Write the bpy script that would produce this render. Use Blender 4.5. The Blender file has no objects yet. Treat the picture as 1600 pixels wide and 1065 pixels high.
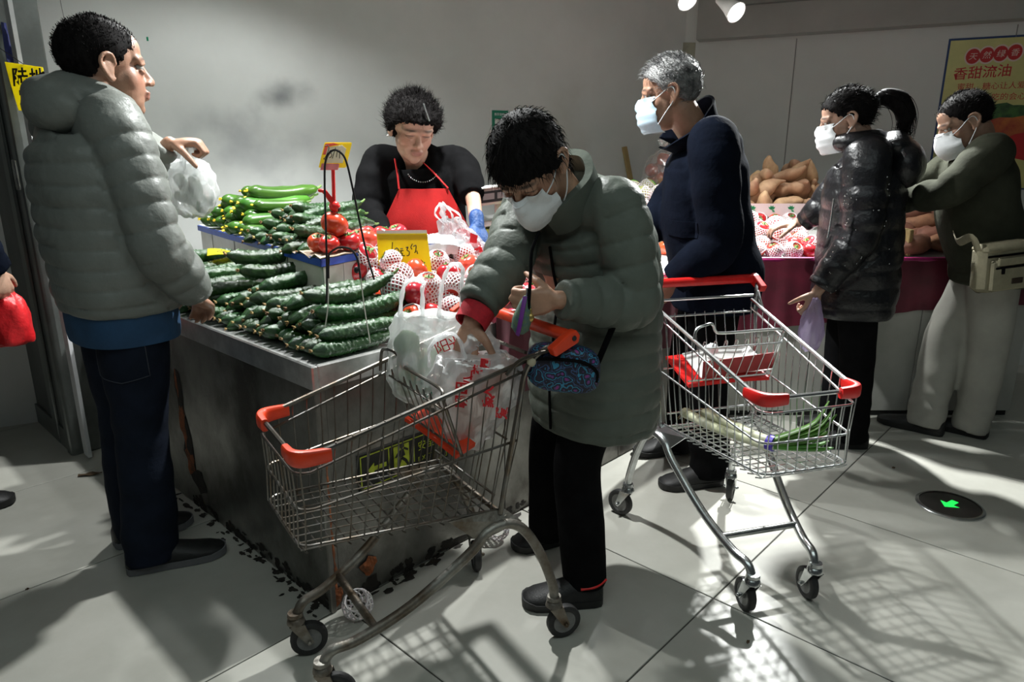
import bpy, bmesh, math, random
import numpy as np
from mathutils import Vector, Matrix

scene = bpy.context.scene
COL = scene.collection
R = math.radians

# ------------------------------------------------------------------ camera
cd = bpy.data.cameras.new('camera'); cam = bpy.data.objects.new('camera', cd); COL.objects.link(cam)
cam.location = (0, 0, 1.322)
cam.rotation_euler = (R(90 - 15.305), 0, 0)
cd.sensor_fit = 'HORIZONTAL'; cd.sensor_width = 36.0; cd.lens = 36.0 * 1067 / 1600
cd.clip_start = 0.05; cd.clip_end = 60
scene.camera = cam

# ------------------------------------------------------------------ world, exposure
scene.view_settings.view_transform = 'Standard'
scene.view_settings.look = 'None'
scene.view_settings.gamma = 1.0
scene.view_settings.use_curve_mapping = False
scene.view_settings.exposure = 0.0
w = bpy.data.worlds.new('market_dim'); scene.world = w; w.use_nodes = True
w.node_tree.nodes['Background'].inputs[0].default_value = (0.80, 0.95, 1.0, 1)
w.node_tree.nodes['Background'].inputs[1].default_value = 0.026

def spot(loc, target, power, size=100, blend=.6, rad=.04, color=(.975, 1, .985)):
    l = bpy.data.lights.new('spot_light', 'SPOT'); o = bpy.data.objects.new('spot_light', l); COL.objects.link(o)
    l.energy = power; l.spot_size = R(size); l.spot_blend = blend; l.shadow_soft_size = rad; l.color = color
    o.location = loc
    d = Vector(target) - Vector(loc); o.rotation_euler = d.to_track_quat('-Z', 'Y').to_euler()
    return o
# track spots over the stalls, plus two added lamps (two spots hang inside the frame, see 'track_spotlight')
SPOTS = [((-1.20, 2.95, 2.40), (-.98, 2.25, .8), 105, 105),
         ((-.24, 2.66, 2.40), (-.30, 2.20, .6), 225, 140),
         ((-1.00, 3.05, 2.21), (-1.20, 3.0, 1.0), 20, 165),  # unseen lamp added to brighten the left part of the back wall
         ((.80, 3.40, 1.975), (.55, 2.70, .5), 42, 150),
         ((1.00, 3.40, 1.945), (1.25, 2.40, .3), 42, 150),
         ((1.62, 3.82, 2.34), (1.00, 1.9, 0), 560, 68),
         ((1.72, 3.62, 2.38), (1.55, 3.55, .9), 16, 110)]  # small unseen lamp added to light the back stall produce
for a, b, p, cone in SPOTS:
    spot(a, b, p, size=cone, blend=.45, rad=.035)
# weak area light added overhead as soft fill for the camera-facing sides
al = bpy.data.lights.new('aisle_fill', 'AREA'); al.shape = 'RECTANGLE'; al.size = 3.2; al.size_y = 1.2; al.energy = 17; al.color = (.86, 1, .97)
ao = bpy.data.objects.new('aisle_fill', al); COL.objects.link(ao); ao.location = (.2, .35, 2.53); ao.rotation_euler = (R(14), 0, 0)

# ------------------------------------------------------------------ helpers
rng = random.Random(11)
nrng = np.random.default_rng(5)
def V3(*a): return np.array(a, float)
def unit(v):
    v = np.asarray(v, float); n = np.linalg.norm(v)
    return v / n if n > 1e-9 else v
UA = V3(.6832, .7302, 0); UB = V3(-.7302, .6832, 0)
def ab(a, b, z=0): return UA * a + UB * b + V3(0, 0, z)

def cr(pts, n=6):
    """Catmull-Rom through rows of pts (any dimension)."""
    P = np.asarray(pts, float)
    if len(P) < 3:
        t = np.linspace(0, 1, n + 1)[:, None]; return P[0] * (1 - t) + P[-1] * t
    Q = np.vstack([2 * P[0] - P[1], P, 2 * P[-1] - P[-2]]); out = []
    for i in range(1, len(Q) - 2):
        p0, p1, p2, p3 = Q[i - 1:i + 3]
        for k in range(n):
            t = k / n
            out.append(.5 * (2 * p1 + (p2 - p0) * t + (2 * p0 - 5 * p1 + 4 * p2 - p3) * t * t + (3 * p1 - p0 - 3 * p2 + p3) * t ** 3))
    out.append(P[-1]); return np.array(out)

def frames(P, closed=False, up=None):
    P = np.asarray(P, float); n = len(P)
    T = np.zeros_like(P)
    if closed: T = np.roll(P, -1, 0) - np.roll(P, 1, 0)
    else:
        T[1:-1] = P[2:] - P[:-2]; T[0] = P[1] - P[0]; T[-1] = P[-1] - P[-2]
    T /= np.maximum(np.linalg.norm(T, axis=1)[:, None], 1e-9)
    N = np.zeros_like(P)
    a = V3(0, 0, 1) if up is None else np.asarray(up, float)
    if abs(T[0] @ a) > .97: a = V3(1, 0, 0)
    v = unit(a - T[0] * (a @ T[0])); N[0] = v
    for i in range(1, n):
        v = v - T[i] * (v @ T[i]); v = unit(v); N[i] = v
    return T, N, np.cross(T, N)

class MB:
    """collects geometry for ONE mesh object"""
    def __init__(s): s.V = []; s.F = []; s.M = []; s.n = 0
    def add(s, V, F, m=0):
        V = np.asarray(V, float).reshape(-1, 3); s.V.append(V)
        s.F += [tuple(int(i) + s.n for i in f) for f in F]; s.M += [m] * len(F); s.n += len(V); return s
    def box(s, lo, hi, M=None, m=0, bev=0):
        x0, y0, z0 = lo; x1, y1, z1 = hi
        if bev:
            b = min(bev, (x1 - x0) / 2.2, (y1 - y0) / 2.2, (z1 - z0) / 2.2); V = []
            for z, i in ((z0, b), (z0 + b, 0), (z1 - b, 0), (z1, b)):
                for (x, y) in ((x0 + i + b, y0 + i), (x1 - i - b, y0 + i), (x1 - i, y0 + i + b), (x1 - i, y1 - i - b), (x1 - i - b, y1 - i), (x0 + i + b, y1 - i), (x0 + i, y1 - i - b), (x0 + i, y0 + i + b)):
                    V.append((x, y, z))
            F = [tuple(range(7, -1, -1)), tuple(range(24, 32))]
            for k in range(3):
                for j in range(8): F.append((k * 8 + j, k * 8 + (j + 1) % 8, k * 8 + 8 + (j + 1) % 8, k * 8 + 8 + j))
        else:
            V = [(x0, y0, z0), (x1, y0, z0), (x1, y1, z0), (x0, y1, z0), (x0, y0, z1), (x1, y0, z1), (x1, y1, z1), (x0, y1, z1)]
            F = [(3, 2, 1, 0), (4, 5, 6, 7), (0, 1, 5, 4), (1, 2, 6, 5), (2, 3, 7, 6), (3, 0, 4, 7)]
        V = np.array(V, float)
        if M is not None: V = V @ np.array(M[0]).T + np.array(M[1])
        return s.add(V, F, m)
    def tube(s, P, r, n=8, closed=False, caps=True, m=0, up=None, flat=1.0):
        P = np.asarray(P, float); k = len(P); T, N, B = frames(P, closed, up)
        r = np.broadcast_to(np.asarray(r, float), (k,)) if np.ndim(r) < 2 else r
        a = np.arange(n) * 2 * math.pi / n
        ring = N[:, None, :] * np.cos(a)[None, :, None] * flat + B[:, None, :] * np.sin(a)[None, :, None]
        V = (P[:, None, :] + ring * r[:, None, None]).reshape(-1, 3); F = []
        for i in range(k if closed else k - 1):
            i2 = (i + 1) % k
            for j in range(n): F.append((i * n + j, i * n + (j + 1) % n, i2 * n + (j + 1) % n, i2 * n + j))
        if caps and not closed: F += [tuple(range(n - 1, -1, -1)), tuple((k - 1) * n + j for j in range(n))]
        return s.add(V, F, m)
    def cap_tube(s, P, r, n=12, m=0, flat=1.0, up=None):
        """tube with hemispherical ends"""
        P = np.asarray(P, float); r = np.broadcast_to(np.asarray(r, float), (len(P),)).copy()
        a = unit(P[0] - P[1]); b = unit(P[-1] - P[-2]); q = [math.sin(x) for x in (1.45, .9, .45)]; c = [math.cos(x) for x in (1.45, .9, .45)]
        PP = np.vstack([[P[0] + a * r[0] * x for x in q], P, [P[-1] + b * r[-1] * x for x in q[::-1]]])
        rr = np.concatenate([[r[0] * x for x in c], r, [r[-1] * x for x in c[::-1]]])
        return s.tube(PP, rr, n, m=m, flat=flat, up=up)
    def ell(s, c, r, Rm=None, nu=16, nv=10, m=0):
        V = [(0, 0, -1)]
        for i in range(1, nv):
            t = math.pi * i / nv
            for j in range(nu): V.append((math.sin(t) * math.cos(2 * math.pi * j / nu), math.sin(t) * math.sin(2 * math.pi * j / nu), -math.cos(t)))
        V.append((0, 0, 1)); F = []
        for j in range(nu): F.append((0, 1 + (j + 1) % nu, 1 + j))
        for i in range(nv - 2):
            for j in range(nu): F.append((1 + i * nu + j, 1 + i * nu + (j + 1) % nu, 1 + (i + 1) * nu + (j + 1) % nu, 1 + (i + 1) * nu + j))
        l = len(V) - 1
        for j in range(nu): F.append((l, 1 + (nv - 2) * nu + j, 1 + (nv - 2) * nu + (j + 1) % nu))
        V = np.array(V) * np.broadcast_to(np.asarray(r, float), (3,))
        if Rm is not None: V = V @ np.array(Rm).T
        return s.add(V + np.asarray(c, float), F, m)
    def loft(s, rings, caps=True, closed=False, m=0):
        rings = [np.asarray(r, float) for r in rings]; n = len(rings[0]); k = len(rings); F = []
        for i in range(k if closed else k - 1):
            i2 = (i + 1) % k
            for j in range(n): F.append((i * n + j, i * n + (j + 1) % n, i2 * n + (j + 1) % n, i2 * n + j))
        if caps and not closed: F += [tuple(range(n - 1, -1, -1)), tuple((k - 1) * n + j for j in range(n))]
        return s.add(np.vstack(rings), F, m)
    def lathe(s, prof, c=(0, 0, 0), n=20, Rm=None, m=0, caps=True):
        a = np.arange(n) * 2 * math.pi / n; rings = []
        for r, z in prof:
            V = np.stack([r * np.cos(a), r * np.sin(a), np.full(n, z)], 1)
            if Rm is not None: V = V @ np.array(Rm).T
            rings.append(V + np.asarray(c, float))
        return s.loft(rings, caps, m=m)
    def grid(s, G, m=0, closed_u=False):
        G = np.asarray(G, float); a, b = G.shape[:2]; F = []
        for i in range(a - 1):
            for j in range(b if closed_u else b - 1): F.append((i * b + j, i * b + (j + 1) % b, (i + 1) * b + (j + 1) % b, (i + 1) * b + j))
        return s.add(G.reshape(-1, 3), F, m)
    def slab(s, G, off, m=0):
        """grid of points given thickness by the offset vectors (same shape or one vector)"""
        G = np.asarray(G, float); a, b = G.shape[:2]; H = G + np.asarray(off, float)
        F = []; n = a * b
        for i in range(a - 1):
            for j in range(b - 1):
                q = (i * b + j, i * b + j + 1, (i + 1) * b + j + 1, (i + 1) * b + j)
                F.append(q[::-1]); F.append(tuple(x + n for x in q))
        ed = [(0, j) for j in range(b)] + [(i, b - 1) for i in range(1, a)] + [(a - 1, j) for j in range(b - 2, -1, -1)] + [(i, 0) for i in range(a - 2, 0, -1)]
        ix = [i * b + j for i, j in ed]
        for k in range(len(ix)):
            p, q = ix[k], ix[(k + 1) % len(ix)]; F.append((p, q, q + n, p + n))
        return s.add(np.vstack([G.reshape(-1, 3), H.reshape(-1, 3)]), F, m)
    def arr(s): return np.vstack(s.V), s.F
    def mesh(s, name, mats, org=(0, 0, 0), smooth=True):
        me = bpy.data.meshes.new(name); V = np.vstack(s.V) - np.asarray(org, float)
        me.from_pydata(V.tolist(), [], s.F)
        mats = mats if isinstance(mats, (list, tuple)) else [mats]
        for x in mats: me.materials.append(x)
        if len(mats) > 1: me.polygons.foreach_set('material_index', s.M)
        me.polygons.foreach_set('use_smooth', [smooth] * len(me.polygons)); me.update()
        return me
    def obj(s, name, mats, parent=None, org=(0, 0, 0), smooth=True, ang=40):
        me = s.mesh(name, mats, org, smooth)
        if smooth and ang: 
            try: me.set_sharp_from_angle(angle=R(ang))
            except Exception: pass
        o = bpy.data.objects.new(name, me); COL.objects.link(o)
        if parent is not None: o.parent = parent
        else: o.location = org
        return o

def tag(o, label=None, cat=None, group=None, kind=None):
    if label: o['label'] = label
    if cat: o['category'] = cat
    if group: o['group'] = group
    if kind: o['kind'] = kind
    return o
def thing(name, label, cat, loc=(0, 0, 0), rotz=0, group=None):
    o = bpy.data.objects.new(name, None); COL.objects.link(o); o.empty_display_size = .05
    o.location = loc; o.rotation_euler = (0, 0, rotz); return tag(o, label, cat, group)
def dup(root, loc=None, rot=None, label=None, scale=None, group=None, parent=None):
    r = root.copy(); COL.objects.link(r)
    if loc is not None: r.location = loc
    if rot is not None: r.rotation_euler = rot
    if scale is not None: r.scale = scale
    if label: r['label'] = label
    if group: r['group'] = group
    if parent: r.parent = parent
    for ch in list(root.children):
        c = ch.copy(); COL.objects.link(c); c.parent = r
        for g in ch.children:
            d = g.copy(); COL.objects.link(d); d.parent = c
    return r
def retire(root):
    for ch in list(root.children):
        for g in list(ch.children): bpy.data.objects.remove(g)
        bpy.data.objects.remove(ch)
    bpy.data.objects.remove(root)
ORD = 'first second third fourth fifth sixth seventh eighth ninth tenth eleventh twelfth thirteenth fourteenth fifteenth sixteenth seventeenth eighteenth nineteenth twentieth'.split()
ORD += ['twenty-' + x for x in ORD[:9]] + ['thirtieth']

# ------------------------------------------------------------------ materials
def nd(t, kind, **kw):
    n = t.nodes.new(kind)
    for k, v in kw.items():
        if hasattr(n, k): setattr(n, k, v)
    return n
def mat(name, base, rough=.5, metal=0.0, var=0.0, vs=8.0, dark=None, bump=0.0, bs=60.0, spec=.5, rand=0.0, sheen=0.0, coat=0.0,
        emit=None, es=1.0, attr=False, stretch=(1, 1, 1), trans=0.0, sss=0.0, rvar=0.0, bd=.01):
    m = bpy.data.materials.new(name); m.use_nodes = True; t = m.node_tree; b = t.nodes['Principled BSDF']; L = t.links.new
    b.inputs['Roughness'].default_value = rough; b.inputs['Metallic'].default_value = metal
    b.inputs['Specular IOR Level'].default_value = spec
    if sheen: b.inputs['Sheen Weight'].default_value = sheen
    if coat: b.inputs['Coat Weight'].default_value = coat; b.inputs['Coat Roughness'].default_value = .15
    if trans: b.inputs['Transmission Weight'].default_value = trans
    if sss: b.inputs['Subsurface Weight'].default_value = sss; b.inputs['Subsurface Radius'].default_value = (.012, .005, .003)
    c = tuple(base) + (1,)
    tc = nd(t, 'ShaderNodeTexCoord'); mp = nd(t, 'ShaderNodeMapping'); mp.inputs['Scale'].default_value = stretch
    L(tc.outputs['Object'], mp.inputs['Vector'])
    out = None
    if attr:
        a = nd(t, 'ShaderNodeAttribute', attribute_name='Col'); out = a.outputs['Color']
    if var or dark is not None:
        n = nd(t, 'ShaderNodeTexNoise'); n.inputs['Scale'].default_value = vs; n.inputs['Detail'].default_value = 6; n.inputs['Roughness'].default_value = .62
        L(mp.outputs[0], n.inputs['Vector'])
        r = nd(t, 'ShaderNodeValToRGB'); L(n.outputs['Fac'], r.inputs[0])
        e = r.color_ramp.elements; e[0].position = .36; e[1].position = .66
        lo = tuple(dark) + (1,) if dark is not None else tuple(x * (1 - var) for x in base) + (1,)
        hi = tuple(base) + (1,) if dark is not None else tuple(min(1, x * (1 + var)) for x in base) + (1,)
        if out is not None:
            k = nd(t, 'ShaderNodeMix', data_type='RGBA', blend_type='MULTIPLY'); k.inputs['Factor'].default_value = 1
            e[0].color = (1 - var,) * 3 + (1,); e[1].color = (1, 1, 1, 1)
            L(out, k.inputs['A']); L(r.outputs[0], k.inputs['B']); out = k.outputs['Result']
        else:
            e[0].color = lo; e[1].color = hi; out = r.outputs[0]
        if rvar:
            rr = nd(t, 'ShaderNodeMapRange'); L(n.outputs['Fac'], rr.inputs[0]); rr.inputs[1].default_value = .35; rr.inputs[2].default_value = .65
            rr.inputs[3].default_value = min(1, rough + rvar); rr.inputs[4].default_value = max(.03, rough - rvar); L(rr.outputs[0], b.inputs['Roughness'])
    if rand:
        oi = nd(t, 'ShaderNodeObjectInfo'); h = nd(t, 'ShaderNodeHueSaturation')
        if out is not None: L(out, h.inputs['Color'])
        else: h.inputs['Color'].default_value = c
        mr = nd(t, 'ShaderNodeMapRange'); L(oi.outputs['Random'], mr.inputs[0]); mr.inputs[3].default_value = 1 - rand; mr.inputs[4].default_value = 1 + rand
        L(mr.outputs[0], h.inputs['Value'])
        mh = nd(t, 'ShaderNodeMapRange'); L(oi.outputs['Random'], mh.inputs[0]); mh.inputs[3].default_value = .5 - rand * .05; mh.inputs[4].default_value = .5 + rand * .05
        L(mh.outputs[0], h.inputs['Hue']); out = h.outputs[0]
    if out is not None: L(out, b.inputs['Base Color'])
    else: b.inputs['Base Color'].default_value = c
    if bump:
        n2 = nd(t, 'ShaderNodeTexNoise'); n2.inputs['Scale'].default_value = bs; n2.inputs['Detail'].default_value = 5
        L(mp.outputs[0], n2.inputs['Vector'])
        bp = nd(t, 'ShaderNodeBump'); bp.inputs['Strength'].default_value = bump; bp.inputs['Distance'].default_value = bd
        L(n2.outputs['Fac'], bp.inputs['Height']); L(bp.outputs[0], b.inputs['Normal'])
    if emit: b.inputs['Emission Color'].default_value = tuple(emit) + (1,); b.inputs['Emission Strength'].default_value = es
    return m
def film_mat(name, tint=(.93, .96, .97), clear=.45, gloss=.25):
    """thin carrier-bag film: partly clear, partly milky, with a shiny skin"""
    m = bpy.data.materials.new(name); m.use_nodes = True; t = m.node_tree; t.nodes.clear(); L = t.links.new
    o = nd(t, 'ShaderNodeOutputMaterial'); tr = nd(t, 'ShaderNodeBsdfTransparent'); tl = nd(t, 'ShaderNodeBsdfTranslucent'); df = nd(t, 'ShaderNodeBsdfDiffuse'); gl = nd(t, 'ShaderNodeBsdfGlossy')
    tl.inputs[0].default_value = tint + (1,); df.inputs[0].default_value = tint + (1,); gl.inputs['Roughness'].default_value = .18
    tc = nd(t, 'ShaderNodeTexCoord'); mp = nd(t, 'ShaderNodeMapping'); mp.inputs['Scale'].default_value = (1, 1, .35); L(tc.outputs['Object'], mp.inputs[0])
    n = nd(t, 'ShaderNodeTexNoise'); n.inputs['Scale'].default_value = 26; n.inputs['Detail'].default_value = 4; L(mp.outputs[0], n.inputs['Vector'])
    bp = nd(t, 'ShaderNodeBump'); bp.inputs['Strength'].default_value = .7; bp.inputs['Distance'].default_value = .012; L(n.outputs['Fac'], bp.inputs['Height'])
    for x in (tl, df, gl): L(bp.outputs[0], x.inputs['Normal'])
    a = nd(t, 'ShaderNodeMixShader'); a.inputs[0].default_value = .55; L(df.outputs[0], a.inputs[1]); L(tl.outputs[0], a.inputs[2])
    b = nd(t, 'ShaderNodeMixShader'); lw = nd(t, 'ShaderNodeLayerWeight'); lw.inputs[0].default_value = .35
    mr = nd(t, 'ShaderNodeMapRange'); L(lw.outputs['Facing'], mr.inputs[0]); mr.inputs[3].default_value = 1 - clear; mr.inputs[4].default_value = min(1, 1.35 - clear)
    L(mr.outputs[0], b.inputs[0]); L(tr.outputs[0], b.inputs[1]); L(a.outputs[0], b.inputs[2])
    c = nd(t, 'ShaderNodeMixShader'); c.inputs[0].default_value = gloss * .35; L(b.outputs[0], c.inputs[1]); L(gl.outputs[0], c.inputs[2])
    L(c.outputs[0], o.inputs[0]); return m

def thin_card(name, a, b, vs=14):
    m = mat(name, a, .55, dark=b, vs=vs); t = m.node_tree; p = t.nodes['Principled BSDF']; o = t.nodes['Material Output']; tl = nd(t, 'ShaderNodeBsdfTranslucent'); mx = nd(t, 'ShaderNodeMixShader'); mx.inputs[0].default_value = .6
    t.links.new(p.inputs['Base Color'].links[0].from_socket, tl.inputs[0]); t.links.new(p.outputs[0], mx.inputs[1]); t.links.new(tl.outputs[0], mx.inputs[2]); t.links.new(mx.outputs[0], o.inputs[0]); return m
M = {}
M['steel'] = mat('brushed_steel', (.52, .52, .51), .33, .9, dark=(.16, .155, .14), vs=3.2, stretch=(1, 1, 2.2), bump=.12, bs=220, rvar=.12)
M['steel_rim'] = mat('steel_rim', (.74, .74, .73), .28, .85, var=.18, vs=14, bump=.05, bs=120)
M['chrome'] = mat('zinc_wire', (.66, .68, .68), .26, .95, var=.14, vs=24)
M['old_chrome'] = mat('dull_zinc_wire', (.21, .21, .20), .34, .9, dark=(.15, .12, .09), vs=18)
M['tube_steel'] = mat('chromed_tube', (.58, .60, .60), .24, .95, var=.18, vs=20)
M['rusty_tube'] = mat('dirty_steel_tube', (.33, .32, .29), .46, .75, dark=(.12, .085, .055), vs=11, bump=.2, bs=80)
M['red_plastic'] = mat('red_plastic', (.72, .020, .018), .33, 0, var=.12, vs=20)
M['orange_red'] = mat('orange_red_plastic', (.80, .055, .012), .36, 0, var=.10, vs=20)
M['rubber'] = mat('black_rubber', (.022, .022, .022), .6, 0, var=.3, vs=30, bump=.1)
M['hub'] = mat('grey_wheel_hub', (.20, .20, .195), .45, 0, var=.2, vs=30)
M['black'] = mat('black_plastic', (.012, .012, .013), .38)
M['ink'] = mat('black_ink', (.016, .015, .015), .7)
M['white'] = mat('white_plastic', (.78, .78, .76), .4, var=.06)
M['yellow_card'] = thin_card('yellow_card', (.90, .82, .06), (.86, .74, .04))
M['skin'] = mat('skin', (.55, .34, .24), .47, attr=True, var=.13, vs=60, bump=.12, bs=260, sss=.08, bd=.004)
M['lens_white'] = mat('eye_white', (.38, .36, .33), .3, spec=.2)
M['hair'] = mat('black_hair', (.008, .007, .007), .72, var=.5, vs=90, bump=.25, bs=170, stretch=(1, 1, .25), bd=.003, spec=.06)
M['grey_hair'] = mat('greying_hair', (.34, .34, .335), .5, dark=(.045, .045, .047), vs=22, bump=.6, bs=150, bd=.006)
M['foam'] = mat('white_foam_net', (.88, .82, .83), .65, sss=.1)
M['mask'] = mat('white_mask', (.80, .82, .84), .75, var=.05, vs=30, bump=.1, bs=300)
M['blue_mask'] = mat('pale_blue_mask', (.50, .68, .80), .7, var=.06, vs=30)
def text(body, size, m, origin, xdir, ydir, parent, name='lettering', shear=0, depth=.0006, bold=0.0, align='LEFT', space=1.0):
    cu = bpy.data.curves.new(name, 'FONT'); cu.body = body; cu.size = size; cu.shear = shear; cu.extrude = depth; cu.offset = bold; cu.align_x = align; cu.resolution_u = 3
    cu.space_character = space
    o = bpy.data.objects.new(name, cu); COL.objects.link(o); bpy.context.view_layer.update()
    dg = bpy.context.evaluated_depsgraph_get(); me = bpy.data.meshes.new_from_object(o.evaluated_get(dg)); bpy.data.objects.remove(o)
    x = unit(xdir); z = unit(np.cross(x, ydir)); y = np.cross(z, x); n = len(me.vertices)
    V = np.zeros(n * 3); me.vertices.foreach_get('co', V); V = V.reshape(-1, 3)
    V = np.asarray(origin, float) + V[:, :1] * x + V[:, 1:2] * y + V[:, 2:] * z
    me.vertices.foreach_set('co', V.ravel()); me.materials.clear(); me.materials.append(m); me.update()
    ob = bpy.data.objects.new(name, me); COL.objects.link(ob); ob.parent = parent
    return ob
def strokes(lines, m, origin, xdir, ydir, parent, w=.003, name='handwriting', smooth=True):
    """pen strokes: flat ribbons standing 1 mm proud of the card"""
    x = unit(xdir); z = unit(np.cross(x, ydir)); y = np.cross(z, x); b = MB()
    for ln in lines:
        P = cr([(p[0], p[1]) for p in ln], 5) if smooth and len(ln) > 2 else np.array(ln, float)
        Q = np.asarray(origin) + P[:, :1] * x + P[:, 1:2] * y + z * .0012
        b.tube(Q, w / 2, 5)
    return b.obj(name, m, parent)
# ------------------------------------------------------------------ the setting
def room_mat(name, base, stains=(), var=.06, rough=.75):
    """painted plaster with cloudy grime and soot smudges that belong to the wall (object space = world space here)"""
    m = mat(name, base, rough, var=var, vs=1.3, bump=.10, bs=38, bd=.004); t = m.node_tree; L = t.links.new; b = t.nodes['Principled BSDF']
    src = b.inputs['Base Color'].links[0].from_socket
    tc = nd(t, 'ShaderNodeTexCoord'); ns = nd(t, 'ShaderNodeTexNoise'); ns.inputs['Scale'].default_value = 5; ns.inputs['Detail'].default_value = 5
    L(tc.outputs['Object'], ns.inputs['Vector'])
    for (c, r, k, col) in stains:
        mp = nd(t, 'ShaderNodeMapping'); mp.inputs['Location'].default_value = [-c[i] / r[i] for i in range(3)]; mp.inputs['Scale'].default_value = [1 / x for x in r]
        L(tc.outputs['Object'], mp.inputs[0])
        ln = nd(t, 'ShaderNodeVectorMath', operation='LENGTH'); L(mp.outputs[0], ln.inputs[0])
        ad = nd(t, 'ShaderNodeMath', operation='MULTIPLY_ADD'); L(ns.outputs['Fac'], ad.inputs[0]); ad.inputs[1].default_value = 1.5; L(ln.outputs['Value'], ad.inputs[2])
        mr = nd(t, 'ShaderNodeMapRange', interpolation_type='SMOOTHSTEP'); L(ad.outputs[0], mr.inputs[0]); mr.inputs[1].default_value = .55; mr.inputs[2].default_value = 1.75; mr.inputs[3].default_value = k; mr.inputs[4].default_value = 0
        mx = nd(t, 'ShaderNodeMix', data_type='RGBA'); L(mr.outputs[0], mx.inputs['Factor']); L(src, mx.inputs['A']); mx.inputs['B'].default_value = tuple(col) + (1,)
        src = mx.outputs['Result']
    L(src, b.inputs['Base Color']); return m
SM = (.30, .31, .33)
M['wall'] = room_mat('grimy_white_wall', (.72, .735, .715), [((-1.24, 3.89, 1.62), (.20, .20, .11), .9, (.17, .18, .19)), ((-1.40, 3.82, 1.36), (.50, .50, .24), .65, SM),
                     ((-1.62, 3.70, 1.50), (.3, .3, .13), .3, SM), ((.35, 4.75, 1.45), (.25, .25, .35), .35, (.45, .40, .30)), ((-.6, 4.25, 1.15), (.9, .9, .25), .28, SM), ((1.0, 5.1, 1.9), (.35, .35, .6), .22, SM)])
M['wall_r'] = room_mat('grey_painted_panel', (.63, .64, .62), [((1.5, 5.05, 1.3), (.5, .5, .4), .2, SM)], var=.05)
M['dark_metal'] = mat('dark_grey_metal', (.105, .115, .11), .42, .55, var=.2, vs=6, bump=.08)
M['ceil'] = mat('ceiling_paint', (.40, .40, .38), .85, var=.08, vs=2)

# floor: a grout slab and 0.8 m glazed tiles set on it
g = MB(); g.box((-4.6, -2.2, -.06), (5.4, 8.2, -.0035)); floor = g.obj('floor', mat('grey_grout', (.09, .085, .075), .8), smooth=False); tag(floor, kind='structure')
M['tile'] = mat('glazed_floor_tile', (.52, .515, .465), .36, 0, dark=(.43, .425, .375), vs=2.6, rand=.05, bump=.02, bs=9, rvar=.05)
tb = MB(); tb.box((.0022, .0022, -.0035), (.7978, .7978, 0), bev=.0018); tile_me = tb.mesh('tile', M['tile'], smooth=False)
rot = math.atan2(UA[1], UA[0])
for i in range(-2, 9):
    for j in range(-2, 8):
        p = ab(.157 + .8 * i, -.008 + .8 * j)          # joints run along both counter directions
        if not (-4.3 < p[0] < 5.0 and -.9 < p[1] < 7.0): continue
        o = bpy.data.objects.new('tile', tile_me); COL.objects.link(o); o.location = p; o.rotation_euler = (0, 0, rot); o.parent = floor

def wall(name, p0, p1, z0, z1, th, m, side=1):
    d = unit(V3(p1[0] - p0[0], p1[1] - p0[1], 0)); n = V3(-d[1], d[0], 0) * side * th
    a = V3(p0[0], p0[1], z0); b = V3(p1[0], p1[1], z0); q = MB()
    V = [a, b, b + n, a + n]; q.add(V + [v + V3(0, 0, z1 - z0) for v in V], [(3, 2, 1, 0), (4, 5, 6, 7), (0, 1, 5, 4), (1, 2, 6, 5), (2, 3, 7, 6), (3, 0, 4, 7)])
    bmq = bmesh.new(); me = q.mesh(name, m, smooth=False); bmq.from_mesh(me); bmesh.ops.recalc_face_normals(bmq, faces=bmq.faces); bmq.to_mesh(me)
    o = bpy.data.objects.new(name, me); COL.objects.link(o); return tag(o, kind='structure')
PC = V3(1.22, 5.20, 0); DL = V3(-.883, -.469, 0); DR = V3(.908, -.418, 0); NB = V3(.469, -.883, 0); NR = V3(-.418, -.908, 0)
def wb(t, z, off=0.0): return PC + DL * t + NB * off + V3(0, 0, z)       # a point on the back wall, t metres left of the corner
def wr(t, z, off=0.0): return PC + DR * t + NR * off + V3(0, 0, z)       # a point on the right wall
CEIL = 2.55
wall('wall_back', PC, PC + DL * 4.6, 0, CEIL, .12, M['wall'], -1)
wall('wall_right', PC, PC + DR * 3.6, 0, CEIL, .12, M['wall_r'], 1)
# joints between the wall panels on the right wall
for k, t in enumerate((.735, 1.95)):
    b = MB(); P = wr(t, 0, .0005); b.tube([wr(t, .02, .0), wr(t, 2.06, .0)], .0035, 6); tag(b.obj('trim_%d' % (k + 1), mat('panel_joint', (.26, .26, .25), .8), org=tuple(P)), kind='structure')
# lowered beam along the top of the right wall
b = MB(); a0, a1 = wr(.1, 2.075, .13), wr(3.6, 2.075, .13); c0, c1 = wr(.1, 2.075, 0), wr(3.6, 2.075, 0); up = V3(0, 0, CEIL - 2.075)
b.add([c0, c1, a1, a0, c0 + up, c1 + up, a1 + up, a0 + up], [(0, 1, 2, 3), (7, 6, 5, 4), (3, 2, 6, 7), (0, 3, 7, 4), (1, 5, 6, 2)])
tag(b.obj('trim_3', mat('beam_paint', (.34, .34, .32), .8, var=.06, vs=3), smooth=False), kind='structure')
b = MB(); l0, l1 = wr(.36, 2.262, .131), wr(3.6, 2.262, .131); b.add([l0, l1, l1 + NR * .05, l0 + NR * .05, l0 + up * .3, l1 + up * .3, l1 + NR * .05 + up * .3, l0 + NR * .05 + up * .3], [(0, 1, 2, 3), (7, 6, 5, 4), (3, 2, 6, 7), (0, 3, 7, 4), (1, 5, 6, 2)]); tag(b.obj('trim_6', mat('ledge_paint', (.22, .22, .21), .8), smooth=False), kind='structure')
b = MB(); b.box((-4.6, 1.55, CEIL), (5.4, 8.2, CEIL + .1)); tag(b.obj('ceiling', M['ceil'], smooth=False), kind='structure')
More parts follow.
